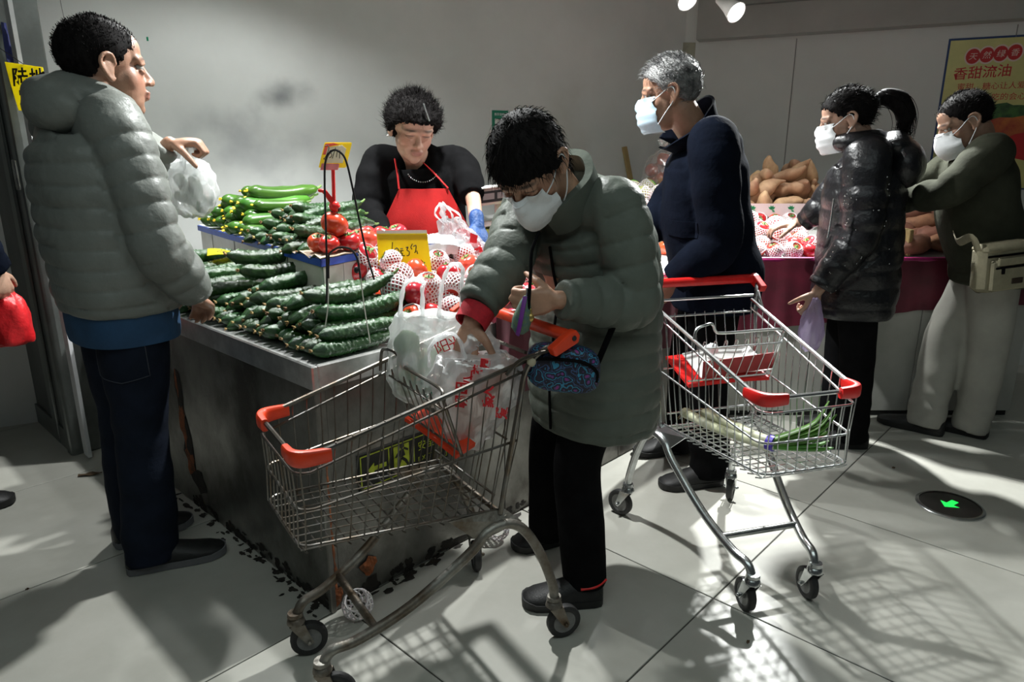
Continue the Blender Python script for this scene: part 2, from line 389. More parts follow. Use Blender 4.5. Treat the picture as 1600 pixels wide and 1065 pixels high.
wall('wall_left', ab(-.5, 6.2), ab(1.2, 6.2), 0, CEIL, .1, mat('dim_corridor_wall', (.20, .20, .19), .8, var=.1, vs=2), 1)
# hairline cracks in the plaster at the far left
for k, pts in enumerate([[(3.74, 2.05), (3.73, 1.86), (3.70, 1.80), (3.70, 1.66)], [(3.86, 2.03), (3.87, 1.85), (3.86, 1.78)]]):
    b = MB(); b.tube([wb(t, z, .0004) for t, z in pts], .0013, 5); tag(b.obj('trim_%d' % (4 + k), mat('plaster_crack', (.22, .22, .21), .9)), kind='structure')
# the partition at the left: a dark metal-clad wall end with its frame strips and a white door edge
def abbox(name, a0, a1, b0, b1, z0, z1, m, parent=None, bev=0):
    q = MB(); q.box((a0, b0, z0), (a1, b1, z1), M=(np.stack([UA, UB, V3(0, 0, 1)], 1), (0, 0, 0)), bev=bev); return q.obj(name, m, parent, smooth=False)
pw = tag(abbox('wall_partition', .735, .86, 3.44, 6.3, 0, CEIL, M['dark_metal']), kind='structure')
M['frame_metal'] = mat('grey_door_frame', (.20, .215, .205), .38, .7, var=.15, vs=7)
abbox('frame_strip', .715, .88, 3.40, 3.46, 0, CEIL, M['frame_metal'], pw, .006)
abbox('frame_strip', .722, .736, 3.60, 3.68, 0, CEIL, M['frame_metal'], pw, .004)
abbox('frame_strip', .722, .736, 4.05, 4.14, 0, CEIL, M['frame_metal'], pw, .004)
abbox('base_strip', .725, .736, 3.46, 6.2, 0, .10, M['frame_metal'], pw)
abbox('hinge', .704, .716, 3.405, 3.45, 1.18, 1.30, M['steel'], pw, .003)
tag(abbox('door_1', .757, .772, 3.30, 3.365, .012, 2.1, mat('white_door_edge', (.62, .63, .64), .5, var=.08)), kind='structure')

# ------------------------------------------------------------------ steel counter
M['counter_dark'] = mat('worn_steel_sheet', (.40, .395, .37), .36, .82, dark=(.085, .08, .07), vs=2.2, stretch=(1, 1, .8), bump=.10, bs=160, rvar=.10)
M['grime'] = mat('black_grime', (.022, .018, .014), .8, var=.5, vs=40)
M['rust'] = mat('orange_rust', (.42, .11, .025), .8, dark=(.13, .05, .02), vs=35, bump=.3)
ct = thing('market_counter', 'L shaped stainless steel market counter with scuffed rusty panels under the cucumbers', 'counter', ab(.91, 1.586))
def cpart(name, a0, a1, b0, b1, z0, z1, m, bev=0, parent=ct):
    q = MB(); q.box((a0, b0, z0), (a1, b1, z1), M=(np.stack([UA, UB, V3(0, 0, 1)], 1), (0, 0, 0)), bev=bev); return q.obj(name, m, parent, org=tuple(ab(.91, 1.586)) if parent is ct else (0, 0, 0), smooth=False)
cpart('end_panel', .915, .945, 1.59, 3.35, .004, .70, M['counter_dark'])
cpart('front_panel', .945, 1.66, 1.59, 1.62, .004, .70, M['counter_dark'], .002)
cpart('front_panel', 1.664, 2.40, 1.59, 1.62, .004, .70, M['counter_dark'], .002)
cpart('front_panel', 2.404, 3.08, 1.59, 1.62, .004, .70, M['counter_dark'], .002)
cpart('corner_post', .910, .928, 1.583, 1.602, .0, .705, M['counter_dark'], .003)
cpart('rim', .908, .925, 1.583, 3.35, .70, .772, M['steel_rim'], .004)
cpart('rim', .925, 3.08, 1.583, 1.600, .70, .772, M['steel_rim'], .004)
cpart('worktop', .925, 3.08, 1.600, 2.16, .735, .765, M['steel_rim'])
cpart('worktop', .925, 1.55, 2.16, 3.40, .735, .765, M['steel_rim'])
def blotch(name, plane, spots, m, parent, th=.0012, seed=1):
    o = blotch_(name, plane, spots, m, parent, th, seed); o['kind'] = 'stuff'; return o
def blotch_(name, plane, spots, m, parent, th=.0012, seed=1):
    """irregular flat patches (rust, grime) stuck on a plane: plane = (origin, u, v)"""
    r = random.Random(seed); O, u, v = [np.asarray(x, float) for x in plane]; n = unit(np.cross(u, v)); q = MB()
    for (x, y, a, c) in spots:
        k = 13; V = []
        for i in range(k):
            t = 2 * math.pi * i / k; s = r.uniform(.55, 1.25); V.append(O + u * (x + a * s * math.cos(t)) + v * (y + c * s * math.sin(t)) + n * th)
        q.add([O + u * x + v * y + n * th * 1.2] + V, [(0, 1 + i, 1 + (i + 1) % k) for i in range(k)])
    return q.obj(name, m, parent, org=tuple(ab(.91, 1.586)) if parent is ct else (0, 0, 0), smooth=False)
O1 = ab(.915, 1.59, 0); blr = random.Random(3)
left_pl = (O1, -UB * -1, V3(0, 0, 1))
def face_spots(n, x0, x1, y0, y1, s0, s1, sd):
    r = random.Random(sd); return [(r.uniform(x0, x1), r.uniform(y0, y1) , r.uniform(s0, s1), r.uniform(s0, s1) * .8) for _ in range(n)]
# left face: u runs along +B, so turn the winding for an outward normal
PL = (O1, -UB, V3(0, 0, 1)); PR = (O1, UA, V3(0, 0, 1))
blotch('grime_patch', PL, [(-x, y, a, c) for x, y, a, c in face_spots(60, .02, 1.0, .0, .045, .006, .026, 4)] + [(-.95, .25, .05, .12), (-.98, .45, .03, .09), (-.90, .12, .06, .05), (-.05, .04, .03, .03), (-.6, .02, .06, .018)], M['grime'], ct, .0015)
blotch('grime_patch', PR, face_spots(50, .05, 1.2, .0, .035, .006, .024, 5) + [(.14, .03, .035, .03), (.5, .015, .08, .014)], M['grime'], ct, .0015)
blotch('rust_patch', PR, [(.012, .45, .007, .06), (.012, .33, .009, .08), (.014, .22, .008, .06), (.012, .10, .010, .07), (.13, .10, .03, .035), (.02, .05, .02, .03)], M['rust'], ct, .0055)
blotch('rust_patch', PL, [(-.98, .33, .03, .09), (-.95, .18, .05, .05), (-.99, .5, .015, .06)], M['rust'], ct, .0019)
# dirt that has crept out on to the tiles along the counter base
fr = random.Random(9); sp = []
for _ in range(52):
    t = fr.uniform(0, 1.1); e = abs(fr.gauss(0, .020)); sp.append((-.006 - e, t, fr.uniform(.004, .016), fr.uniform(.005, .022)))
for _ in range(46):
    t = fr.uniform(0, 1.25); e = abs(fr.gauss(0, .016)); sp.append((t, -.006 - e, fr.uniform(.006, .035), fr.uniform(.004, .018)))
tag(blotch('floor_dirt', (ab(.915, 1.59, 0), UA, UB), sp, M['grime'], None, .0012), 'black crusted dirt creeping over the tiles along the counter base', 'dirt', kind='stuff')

# maroon cloth hung over the far half of the counter and along the second stall
M['maroon'] = mat('maroon_cloth', (.115, .006, .022), .55, 0, var=.3, vs=6, sheen=.1)
def hang(name, path, z0, z1s, fold, m, label, cat, seed=1, n=90):
    P = cr(path, 12); r = random.Random(seed); L = np.concatenate([[0], np.cumsum(np.linalg.norm(np.diff(P, axis=0), axis=1))]); s = np.linspace(0, L[-1], n)
    X = np.interp(s, L, P[:, 0]); Y = np.interp(s, L, P[:, 1]); Z1 = np.interp(s, np.linspace(0, L[-1], len(z1s)), z1s)
    G = []
    for k in range(9):
        f = k / 8; row = []
        for i in range(n):
            i0, i1 = max(0, i - 1), min(n - 1, i + 1); d = unit(V3(X[i1] - X[i0], Y[i1] - Y[i0], 0)); nn = V3(d[1], -d[0], 0)
            a = fold * (.25 + .75 * f) * (math.sin(s[i] * 34 + math.sin(s[i] * 9) * 2) + .5 * math.sin(s[i] * 61 + 1)) * .5 + .006
            row.append(V3(X[i], Y[i], z0 + (Z1[i] - z0) * f) + nn * a)
        G.append(row)
    b = MB(); b.slab(np.array(G), V3(0, 0, 0) + np.array([[unit(V3(0, 0, 0) + np.cross([0, 0, 1.], [X[-1] - X[0], Y[-1] - Y[0], 0])) * -.003] * n] * 9) * -1)
    o = b.obj(name, m, org=tuple(V3(*path[0][:2], Z1[0]))); return tag(o, label, cat)
cp = [ab(1.60, 1.575), ab(2.2, 1.575), ab(3.0, 1.575)]
hang('cloth_drape', cp, .800, [.50, .46, .44], .02, M['maroon'], 'maroon cloth hanging down the steel counter behind the shopper with the patterned bag', 'cloth', 2)
b = MB(); b.tube([ab(1.60, 1.588, .785), ab(2.2, 1.588, .787), ab(3.0, 1.588, .785)], .019, 10); tag(b.obj('cloth_roll', mat('crimson_plastic_cloth', (.38, .012, .05), .35, var=.2, vs=20), org=tuple(ab(1.6, 1.588, .766))), 'rolled crimson plastic edging laid along the counter rim in front of the tomatoes', 'cloth')

# exit sign stuck low on the counter front
M['sign_black'] = mat('sign_black', (.012, .012, .010), .45); M['sign_green'] = mat('luminous_yellow_green', (.42, .50, .03), .6, var=.25, vs=30)
sg = thing('exit_sign', 'black and yellow-green exit sign with running figure stuck on the counter front', 'sign', ab(1.03, 1.586, .35))
def sgp(u, v, off=0): return ab(1.032 + u, 1.5865 - off, .352 + v)
SW, SH = .35, .118
q = MB(); q.box((1.032, 1.5838, .352), (1.032 + SW, 1.5895, .352 + SH), M=(np.stack([UA, UB, V3(0, 0, 1)], 1), (0, 0, 0))); q.obj('backing', M['sign_black'], sg, org=tuple(ab(1.03, 1.586, .35)), smooth=False)
def sgpoly(name, polys, m, off=.004):
    q = MB()
    for p in polys:
        V = [sgp(u, v, off) - ab(1.03, 1.586, .35) for u, v in p]; q.add(V, [tuple(range(len(V)))])
    return q.obj(name, m, sg, smooth=False)
def rect(x0, y0, x1, y1): return [(x0, y0), (x1, y0), (x1, y1), (x0, y1)]
e = .004
sgpoly('border', [rect(.006, .006, SW - .006, .006 + e), rect(.006, SH - .006 - e, SW - .006, SH - .006), rect(.006, .006, .006 + e, SH - .006), rect(SW - .006 - e, .006, SW - .006, SH - .006),
                  rect(.108, .03, .112, SH - .01), rect(.205, .03, .209, SH - .01)], M['sign_green'])
sgpoly('arrow', [[(.03, .060), (.055, .080), (.055, .068), (.10, .068), (.10, .054), (.055, .054), (.055, .040)]], M['sign_green'])
sgpoly('door_symbol', [rect(.128, .03, .188, SH - .014)], M['sign_green'])
sgpoly('running_figure', [[(.150, .062), (.172, .066), (.166, .090), (.146, .086)], [(.146, .086), (.132, .070), (.137, .066), (.153, .080)], [(.166, .088), (.182, .078), (.185, .084), (.168, .095)], [(.150, .064), (.140, .034), (.148, .033), (.160, .060)], [(.160, .066), (.178, .050), (.186, .032), (.178, .030), (.168, .046), (.154, .058)],
                          [(.160 + .009 * math.cos(t), .100 + .009 * math.sin(t)) for t in np.linspace(0, 2 * math.pi, 10)[:-1]]], M['sign_black'], .0046)
for ch, u, v in (('安', .222, .064), ('全', .258, .064), ('出', .292, .030), ('口', .308, .072), ('E', .222, .026), ('X', .238, .026), ('I', .256, .026), ('T', .266, .026)):
    text(ch, .034 if ord(ch) > 200 else .02, M['sign_green'], sgp(u, v, .004) - ab(1.03, 1.586, .35), UA, V3(0, 0, 1), sg)

# ------------------------------------------------------------------ raised white display step
M['pvc'] = mat('white_pvc_cladding', (.66, .665, .64), .42, dark=(.50, .49, .42), vs=3.5, bump=.03, bs=50)
M['blue'] = mat('blue_edge_tape', (.012, .065, .44), .42, dark=(.03, .10, .50), vs=25)
Q0 = V3(-.625, 2.235, 0); EL = unit(V3(-.627, .779, 0)); ER = unit(V3(.465, .885, 0)); ST = 1.0
st = thing('display_step', 'white clad display step with a blue taped edge standing on the counter', 'display', tuple(Q0 + V3(0, 0, .766)))
so = tuple(Q0 + V3(0, 0, .766))
def sp_(l, r, z): return Q0 + EL * l + ER * r + V3(0, 0, z)
def para(name, l0, l1, r0, r1, z0, z1, m, sharp=True):
    q = MB(); V = [sp_(l0, r0, z0), sp_(l0, r1, z0), sp_(l1, r1, z0), sp_(l1, r0, z0)]
    q.add(V + [v + V3(0, 0, z1 - z0) for v in V], [(3, 2, 1, 0), (4, 5, 6, 7), (0, 1, 5, 4), (1, 2, 6, 5), (2, 3, 7, 6), (3, 0, 4, 7)]); return q.obj(name, m, st, org=so, smooth=False)
para('core', .02, 1.38, .02, .53, .766, .968, M['pvc'])
xs = [0, .16, .30, .44, .58, .74, .90, 1.06, 1.22, 1.40]
for i in range(len(xs) - 1): para('panel', xs[i] + .003, xs[i + 1] - .003, -.004 + .003 * (i % 2), .018, .767, .962, M['pvc'])
xs = [0, .10, .19, .28, .37, .46, .55]
for i in range(len(xs) - 1): para('panel', -.004 + .003 * (i % 2), .018, xs[i] + .002, xs[i + 1] - .002, .767, .962, M['pvc'])
para('edge_tape', -.012, -.004, -.012, .56, .966, .990, M['blue']); para('edge_tape', -.012, 1.42, -.012, -.004, .966, .990, M['blue'])
para('top_board', -.004, 1.42, -.004, .56, .966, .992, M['white'])
q = MB(); G = []
for i in range(8):
    l = -.014 + .3 * i / 7; G.append([sp_(l, -.016 + .03 * k, .9935 + .010 * math.sin(i * 2.1 + k) * (k == 0) + .002 * math.sin(i * 3 + k * 2)) for k in range(9)])
q.slab(np.array(G), V3(0, 0, .002)); q.obj('paper_liner', mat('brown_paper', (.42, .33, .24), .8, var=.2, vs=20), st, org=so)

# ------------------------------------------------------------------ second stall along the right wall
S2 = thing('back_stall', 'long market stall with pale base under the sweet potatoes by the right wall', 'stall', (.98, 3.34, 0))
def s2(name, lo, hi, m, bev=0):
    q = MB(); q.box(lo, hi, bev=bev); return q.obj(name, m, S2, org=(.98, 3.34, 0), smooth=False)
M['pale_base'] = mat('pale_base_panel', (.50, .50, .46), .5, dark=(.40, .40, .36), vs=3)
for i, (x0, x1) in enumerate(((.98, 1.52), (1.524, 2.06), (2.064, 2.60))): s2('base_panel', (x0, 3.345, .03), (x1, 3.375, .78), M['pale_base'], .002)
s2('side_panel', (2.575, 3.375, .03), (2.60, 4.35, .78), M['pale_base']); s2('plinth', (.99, 3.36, 0), (2.59, 4.3, .03), M['black'])
s2('table_top', (.60, 3.34, .78), (2.60, 4.40, .81), M['white'])
hang('cloth_drape', [V3(.93, 3.335, 0), V3(1.7, 3.328, 0), V3(2.59, 3.33, 0)], .832, [.44, .50, .57, .60], .018, M['maroon'], 'maroon cloth hanging from the back stall behind the shopper in black', 'cloth', 4, 110)
b = MB(); b.tube([V3(.93, 3.338, .822), V3(1.7, 3.332, .824), V3(2.59, 3.335, .822)], .012, 8); tag(b.obj('cloth_edging', mat('magenta_edging', (.30, .01, .11), .4, var=.2, vs=20), org=(.93, 3.338, .81)), 'magenta plastic edging along the front lip of the back stall', 'cloth')

# ------------------------------------------------------------------ poster, sheets and notices on the walls
ps = thing('poster', 'yellow sweet potato poster with red lettering on the right wall', 'poster', tuple(wr(1.62, 1.12)))
po = wr(1.62, 1.12)
M['poster_bg'] = mat('poster_paper', (.60, .57, .22), .32, var=.10, vs=5); M['poster_red'] = mat('poster_red', (.50, .012, .014), .4)
M['poster_pink'] = mat('poster_pale_rim', (.70, .55, .48), .4); M['poster_blue'] = mat('poster_edge', (.02, .05, .16), .5)
def pslab(name, x0, x1, y0, y1, z, m, th=.002):
    q = MB(); V = [wr(1.62 + x, 1.12 + y, z) - po for x, y in rect(x0, y0, x1, y1)]; W_ = [v + NR * th for v in V]
    q.add(V + W_, [(0, 1, 2, 3), (4, 5, 6, 7), (0, 1, 5, 4), (1, 2, 6, 5), (2, 3, 7, 6), (3, 0, 4, 7)]); return q.obj(name, m, ps, smooth=False)
pslab('edge', -.012, .95, -.01, .882, .001, M['poster_blue'], .002); pslab('sheet', 0, .95, 0, .87, .003, M['poster_bg'], .0015)
def pdisc(name, cx, cy, rx, ry, m, z, n=26, wob=0, sd=1):
    r = random.Random(sd); q = MB(); V = [wr(1.62 + cx + rx * math.cos(t) * (1 + wob * r.uniform(-1, 1)), 1.12 + cy + ry * math.sin(t) * (1 + wob * r.uniform(-1, 1)), z) - po for t in np.linspace(0, 2 * math.pi, n + 1)[:-1]]
    q.add(V, [tuple(range(n))]); return q.obj(name, m, ps, smooth=False)
for i, ch in enumerate('天然绿香'):
    cx = .128 + .070 * i; cy = .775 + .004 * i
    pdisc('roundel_rim', cx, cy, .045, .052, M['poster_pink'], .0050 + i * .00005); 
for i, ch in enumerate('天然绿香'):
    cx = .128 + .070 * i; cy = .775 + .004 * i
    pdisc('roundel', cx, cy, .037, .043, M['poster_red'], .0054 + i * .00005)
    text(ch, .044, M['poster_pink'], wr(1.62 + cx - .022, 1.12 + cy - .017, .0062) - po, DR, V3(0, 0, 1), ps, shear=.15)
for i, ch in enumerate('香甜流油'): text(ch, .076, M['poster_red'], wr(1.62 + .040 + .075 * i, 1.12 + .650 + .003 * i, .0052) - po, DR, V3(0, 0, 1), ps, bold=.0006)
text('蜜甜、糖心让人爱', .044, M['poster_red'], wr(1.62 + .070, 1.12 + .585, .0052) - po, DR, V3(0, 0, 1), ps)
text('甜蜜无比，吃的会心', .044, M['poster_red'], wr(1.62 + .038, 1.12 + .522, .0052) - po, DR, V3(0, 0, 1), ps)
M['pg'] = mat('poster_green', (.06, .16, .03), .4, dark=(.02, .06, .015), vs=22); M['po'] = mat('poster_orange', (.55, .16, .03), .4, dark=(.30, .02, .02), vs=9)
pdisc('printed_leaves', .36, .44, .16, .055, M['pg'], .0052, wob=.18, sd=4)
pdisc('printed_potatoes', .48, .345, .30, .080, M['po'], .0056, wob=.12, sd=5); pdisc('printed_potatoes', .62, .25, .26, .10, M['poster_red'], .0060, wob=.1, sd=6)
pdisc('printed_green_disc', .105, .11, .075, .095, mat('poster_bright_green', (.06, .30, .02), .4), .0052); pdisc('printed_green_disc', .105, .10, .05, .06, M['pg'], .0056)

def sheet(name, label, cat, corners, m, th=.0015, nrm=None, curl=0.0):
    c = [np.asarray(x, float) for x in corners]; n = unit(np.cross(c[1] - c[0], c[3] - c[0])) if nrm is None else unit(nrm)
    root = thing(name, label, cat, tuple(c[0])); G = []
    for i in range(7):
        v = i / 6; G.append([(c[0] * (1 - u) + c[1] * u) * (1 - v) + (c[3] * (1 - u) + c[2] * u) * v + n * curl * (math.sin(u * math.pi) + .6 * math.sin(v * 3 + u * 2)) for u in np.linspace(0, 1, 9)])
    q = MB(); q.slab(np.array(G), n * -th); q.obj('card', m, root, org=tuple(c[0])); return root, c, n
# payment sheet behind the stooping shopper (its code square is left out)
t0 = 1.54
rt, c, n = sheet('payment_sheet', 'white payment sheet with a green frame stuck on the wall behind the stooping woman', 'sheet', [wb(1.54, 1.37, .002), wb(1.19, 1.37, .002), wb(1.19, 1.60, .003), wb(1.54, 1.60, .003)], M['white'])
gq = mat('payment_green', (.015, .22, .13), .5)
def wq(name, x0, x1, y0, y1, off, m):
    q = MB(); q.add([wb(1.54 - x, 1.37 + y, off) - c[0] for x, y in rect(x0, y0, x1, y1)], [(0, 1, 2, 3)]); q.obj(name, m, rt, smooth=False)
wq('green_panel', .014, .128, .035, .215, .0052, gq); wq('white_square', .034, .108, .075, .165, .0058, M['white'])
text('推荐使用', .018, M['white'], wb(1.54 - .030, 1.37 + .185, .0058) - c[0], -DL, V3(0, 0, 1), rt)
rt, c, n = sheet('wall_notice', 'small yellowed paper notice high on the wall above the grey-haired man', 'notice', [wr(-.11, 1.93, .01), wr(.075, 1.93, .004), wr(.075, 2.075, .004), wr(-.11, 2.085, .02)], mat('old_notice_paper', (.36, .35, .27), .6, var=.15, vs=12), curl=.004)
q = MB(); q.add([wr(.0 + x, 1.95 + y, .012) - c[0] for x, y in rect(0, 0, .06, .035)], [(0, 1, 2, 3)]); q.obj('printed_block', M['ink'], rt, smooth=False)
# tape scraps and strips
q = MB(); q.box((-.025, 0, 0), (.0, .003, .018)); o = q.obj('tape_scrap', mat('green_tape', (.02, .32, .16), .5), org=(0, 0, 0), smooth=False); o.location = wb(3.395, 1.855, .004); tag(o, 'small scrap of green tape on the wall by the near man\'s forehead', 'tape')
q = MB(); G = [[wb(3.48 + .06 * k / 3 + .01 * i / 5, 1.36 + .14 * i / 5, .006 + .003 * math.sin(i + k)) for k in range(4)] for i in range(6)]
q.slab(np.array(G), NB * .002); tag(q.obj('tape_strip', M['blue'], org=tuple(wb(3.48, 1.36))), 'blue plastic strip on the wall beside the near man\'s collar', 'strip')
q = MB(); G = [[ab(.74 + .02 * k / 3, 3.385 - .008 * math.sin(i * 1.3 + k), 1.55 + .26 * i / 6) for k in range(4)] for i in range(7)]
q.slab(np.array(G), -UB * .003); tag(q.obj('ribbon', mat('navy_ribbon', (.03, .04, .20), .5, var=.3, vs=50), org=tuple(ab(.75, 3.385, 1.55))), 'dark blue speckled ribbon hanging on the door frame above the yellow sign', 'ribbon')
# yellow handwritten sign on the door frame
D1 = unit(V3(.85, -.12, 0))
so_ = V3(-1.815, 2.62, 1.475)
rt, c, n = sheet('handwritten_sign', 'yellow card with brushed black characters hung on the dark door frame', 'sign', [so_ + D1 * .02, so_ + D1 * .155 + V3(0, 0, -.012), so_ + D1 * .145 + V3(0, 0, .145), so_ + V3(0, 0, .165)], M['yellow_card'], curl=.003)
for ch, u, v in (('陆', .022, .088), ('地', .092, .085), ('堂', .036, .022), ('店', .098, .020)):
    text(ch, .066, M['ink'], so_ + D1 * u + V3(0, 0, v) + np.cross(D1, [0, 0, 1]) * .008 - c[0], D1, V3(0, 0, 1), rt, name='brushed_character', bold=.0012, shear=.1)
b = MB(); b.tube([so_ + D1 * .075 + V3(0, 0, .155), ab(.72, 3.39, 1.72)], .0015, 5); b.obj('hanging_string', M['black'], rt, org=tuple(c[0]))
# a bare batten leaning in the corner
d0, d1 = wb(.425, 1.02, .05), wb(.50, 1.37, .012); b = MB()
x = unit(np.cross(d1 - d0, NB)); G = [d0 + x * .016 + NB * .01, d0 - x * .016 + NB * .01, d0 - x * .016 - NB * .01, d0 + x * .016 - NB * .01]
d0b = d0 - unit(d1 - d0) * .85; G0 = [g_ - unit(d1 - d0) * .2 for g_ in G]
b.add(G0 + [g_ + (d1 - d0) + unit(d1 - d0) * .0 for g_ in G], [(3, 2, 1, 0), (4, 5, 6, 7), (0, 1, 5, 4), (1, 2, 6, 5), (2, 3, 7, 6), (3, 0, 4, 7)])
tag(b.obj('wooden_batten', mat('bare_wood', (.42, .30, .13), .7, var=.2, vs=12, stretch=(1, 1, .1)), org=tuple(G0[0]), smooth=False), 'bare wooden batten leaning against the back wall beyond the stooping woman', 'stick')

# ------------------------------------------------------------------ track spotlights in view
M['lamp_glow'] = mat('lamp_face', (1, 1, 1), .4, emit=(1, .98, .94), es=14)
def spotlamp(loc, target, label):
    t = thing('track_spotlight', label, 'spotlight', loc, group='ceiling spotlights'); d = unit(np.asarray(target, float) - np.asarray(loc)); Rm = np.array(Vector(d).to_track_quat('Z', 'Y').to_matrix())
    q = MB(); q.lathe([(.0, -.135), (.022, -.135), (.026, -.10), (.033, -.055), (.047, -.004), (.049, .002), (.045, .002), (.043, -.006), (0, -.006)], Rm=Rm, n=24, caps=False); q.obj('shade', M['white'], t)
    q = MB(); q.lathe([(0, -.004), (.025, -.0035), (.0425, -.004)], Rm=Rm, n=24, caps=False); q.obj('lamp_face', M['lamp_glow'], t)
    top = -d * .13; q = MB(); q.tube(cr([top, top + V3(0, .0, .05), V3(top[0], top[1], CEIL - loc[2])], 4), .009, 8); q.lathe([(.03, CEIL - loc[2] - .03), (.03, CEIL - loc[2])], c=(top[0], top[1], 0), n=16); q.obj('stem', M['white'], t)
    return t
spotlamp((.805, 3.43, 2.0), (1.15, 2.6, 1.30), 'left one of the two lit white spotlights at the top edge')
spotlamp((1.032, 3.43, 1.950), (1.50, 2.6, 1.30), 'lower right one of the two lit white spotlights under the ceiling')

# ------------------------------------------------------------------ illuminated floor marker
fm = thing('floor_marker', 'round dark floor light with a glowing green arrow', 'floor light', (1.706, 2.398, 0))
q = MB(); q.lathe([(0, .0), (.118, 0), (.118, .004), (.112, .008), (.106, .008)], n=40, caps=False); q.obj('rim', M['tube_steel'], fm)
q = MB(); q.lathe([(.107, .0055), (.07, .007), (0, .0075)], n=40, caps=False); q.obj('glass', mat('dark_floor_glass', (.035, .03, .028), .22, var=.1), fm)
q = MB(); ar = [(.0, -.040), (-.036, .0), (-.013, .0), (-.013, .040), (.013, .040), (.013, .0), (.036, .0)]; an = R(-58)
q.add([(x * math.cos(an) - y * math.sin(an), x * math.sin(an) + y * math.cos(an), .0085) for x, y in ar], [(0, 1, 2, 3, 4, 5, 6)][::-1])
q.obj('arrow', mat('green_arrow_glow', (.02, .6, .1), .5, emit=(.02, 1, .12), es=1.0), fm, smooth=False)
# ------------------------------------------------------------------ produce
M['cuke'] = mat('dark_cucumber_skin', (.024, .085, .016), .30, dark=(.009, .036, .010), vs=26, stretch=(.35, 1.6, 1.6), rand=.28, bump=.6, bs=330, bd=.0022, spec=.6)
M['cuke_light'] = mat('light_cucumber_skin', (.075, .195, .022), .30, dark=(.032, .105, .014), vs=16, stretch=(.3, 1.5, 1.5), rand=.2, spec=.6)
M['flower'] = mat('dried_flower', (.34, .23, .09), .8, dark=(.16, .085, .035), vs=60, rand=.3)
M['flower_y'] = mat('yellow_flower', (.85, .58, .03), .6, var=.2, vs=60, rand=.2)
M['stemg'] = mat('green_stem', (.12, .22, .045), .6, var=.25, vs=40, rand=.2)
M['tomato'] = mat('red_tomato_skin', (.62, .050, .022), .22, dark=(.55, .030, .020), vs=12, rand=.22, spec=.6, coat=.3)
M['pinktom'] = mat('pink_red_tomato_skin', (.60, .045, .045), .22, dark=(.52, .028, .030), vs=12, rand=.2, spec=.6, coat=.3)
M['calyx'] = mat('green_calyx', (.10, .24, .05), .6, var=.3, vs=50, rand=.2)
M['spud'] = mat('sweet_potato_skin', (.52, .33, .19), .7, dark=(.37, .21, .12), vs=18, bump=.3, bs=70, rand=.18, bd=.004)
M['spud_red'] = mat('reddish_potato_skin', (.34, .15, .085), .7, dark=(.20, .085, .05), vs=18, bump=.3, bs=70, rand=.2, bd=.004)

def cuke_variant(L, r, bend, warty, seed, m, fl, nr=72, ns=24, flower=1.0):
    g = np.random.default_rng(seed); x = np.linspace(-L / 2, L / 2, nr); u = (x + L / 2) / L
    prof = r * np.minimum(1, np.power(np.clip(u, 0, 1) / .10, .55)) * np.minimum(1, .42 + .58 * np.power(np.clip(1 - u, 0, 1) / .22, .7)) * (1 + .06 * np.sin(u * 7 + seed))
    prof[0] = r * .12; prof[-1] = r * .25
    z = bend * (4 * (u - .5) ** 2) ; y = .3 * bend * np.sin(u * 3 + seed)
    P = np.stack([x, y, z], 1); T, N, B = frames(P, up=(0, 0, 1)); a = np.arange(ns) * 2 * math.pi / ns
    rr = prof[:, None] * (1 + .035 * np.cos(a * 6)[None, :])
    if warty:
        h = g.random((nr, ns)); rr = rr + np.where(h > .80, .0034, np.where(h < .3, -.0008, 0)) * np.sin(np.pi * u)[:, None] ** .3
    V = P[:, None] + (N[:, None] * np.cos(a)[None, :, None] + B[:, None] * np.sin(a)[None, :, None]) * rr[:, :, None]
    q = MB(); q.loft(list(V)); root = q.obj('cucumber', m, ang=None)
    q = MB(); q.cap_tube([P[-1] - T[-1] * .004, P[-1] + T[-1] * .012, P[-1] + T[-1] * .020 + V3(0, 0, .004)], [r * .26, r * .2, r * .17], 8); q.obj('stem', M['stemg'], root)
    q = MB(); rg = random.Random(seed)
    for k in range(5):
        d = unit(-T[0] + V3(0, rg.uniform(-.9, .9), rg.uniform(-.9, .9))); c = P[0] + d * .004 * flower
        q.tube([P[0] + T[0] * .003, c, c + d * .006 * flower + V3(0, 0, rg.uniform(-.003, .003))], [r * .12, r * .15 * flower, r * .04], 6)
    q.obj('flower_tip', fl, root); return root
CK = [cuke_variant(.30 + .012 * (i % 3), .0215 + .0012 * (i % 2), b, True, 20 + i, M['cuke'], M['flower']) for i, b in enumerate((.012, .026, -.022, .004, .036, -.012))]
yA = math.atan2(UA[1], UA[0])
cr_ = random.Random(8); ncuke = 0
def put_cuke(a, b, z, yaw=0, pitch=0, roll=0, var=None, label='', group='warty cucumbers heaped on the counter', sc=1.0, proto=None, base=None):
    """a, b = where the flower tip lies in the counter's own axes"""
    pr = proto or CK[cr_.randrange(4) if var is None else var]
    ya = (yA if base is None else base) + yaw; d = V3(math.cos(ya) * math.cos(pitch), math.sin(ya) * math.cos(pitch), math.sin(pitch))
    c = ab(a, b, z) + d * .152 * sc
    return dup(pr, tuple(c), (roll, -pitch, ya), label, (sc,) * 3, group)
HG = 'warty cucumbers heaped on the counter'
lay = {1: 'bottom layer of counter heap', 2: 'second layer of counter heap', 3: 'third layer of counter heap', 4: 'top of the counter heap'}
k = 0
for i in range(25):
    b = 1.622 + .0435 * i
    put_cuke(.932 + cr_.uniform(0, .02), b, .792, cr_.uniform(-.06, .06), 0, cr_.uniform(-.4, .4), None, 'warty cucumber, %s from the front corner, %s' % (ORD[i], lay[1]), sc=cr_.uniform(.84, .97))
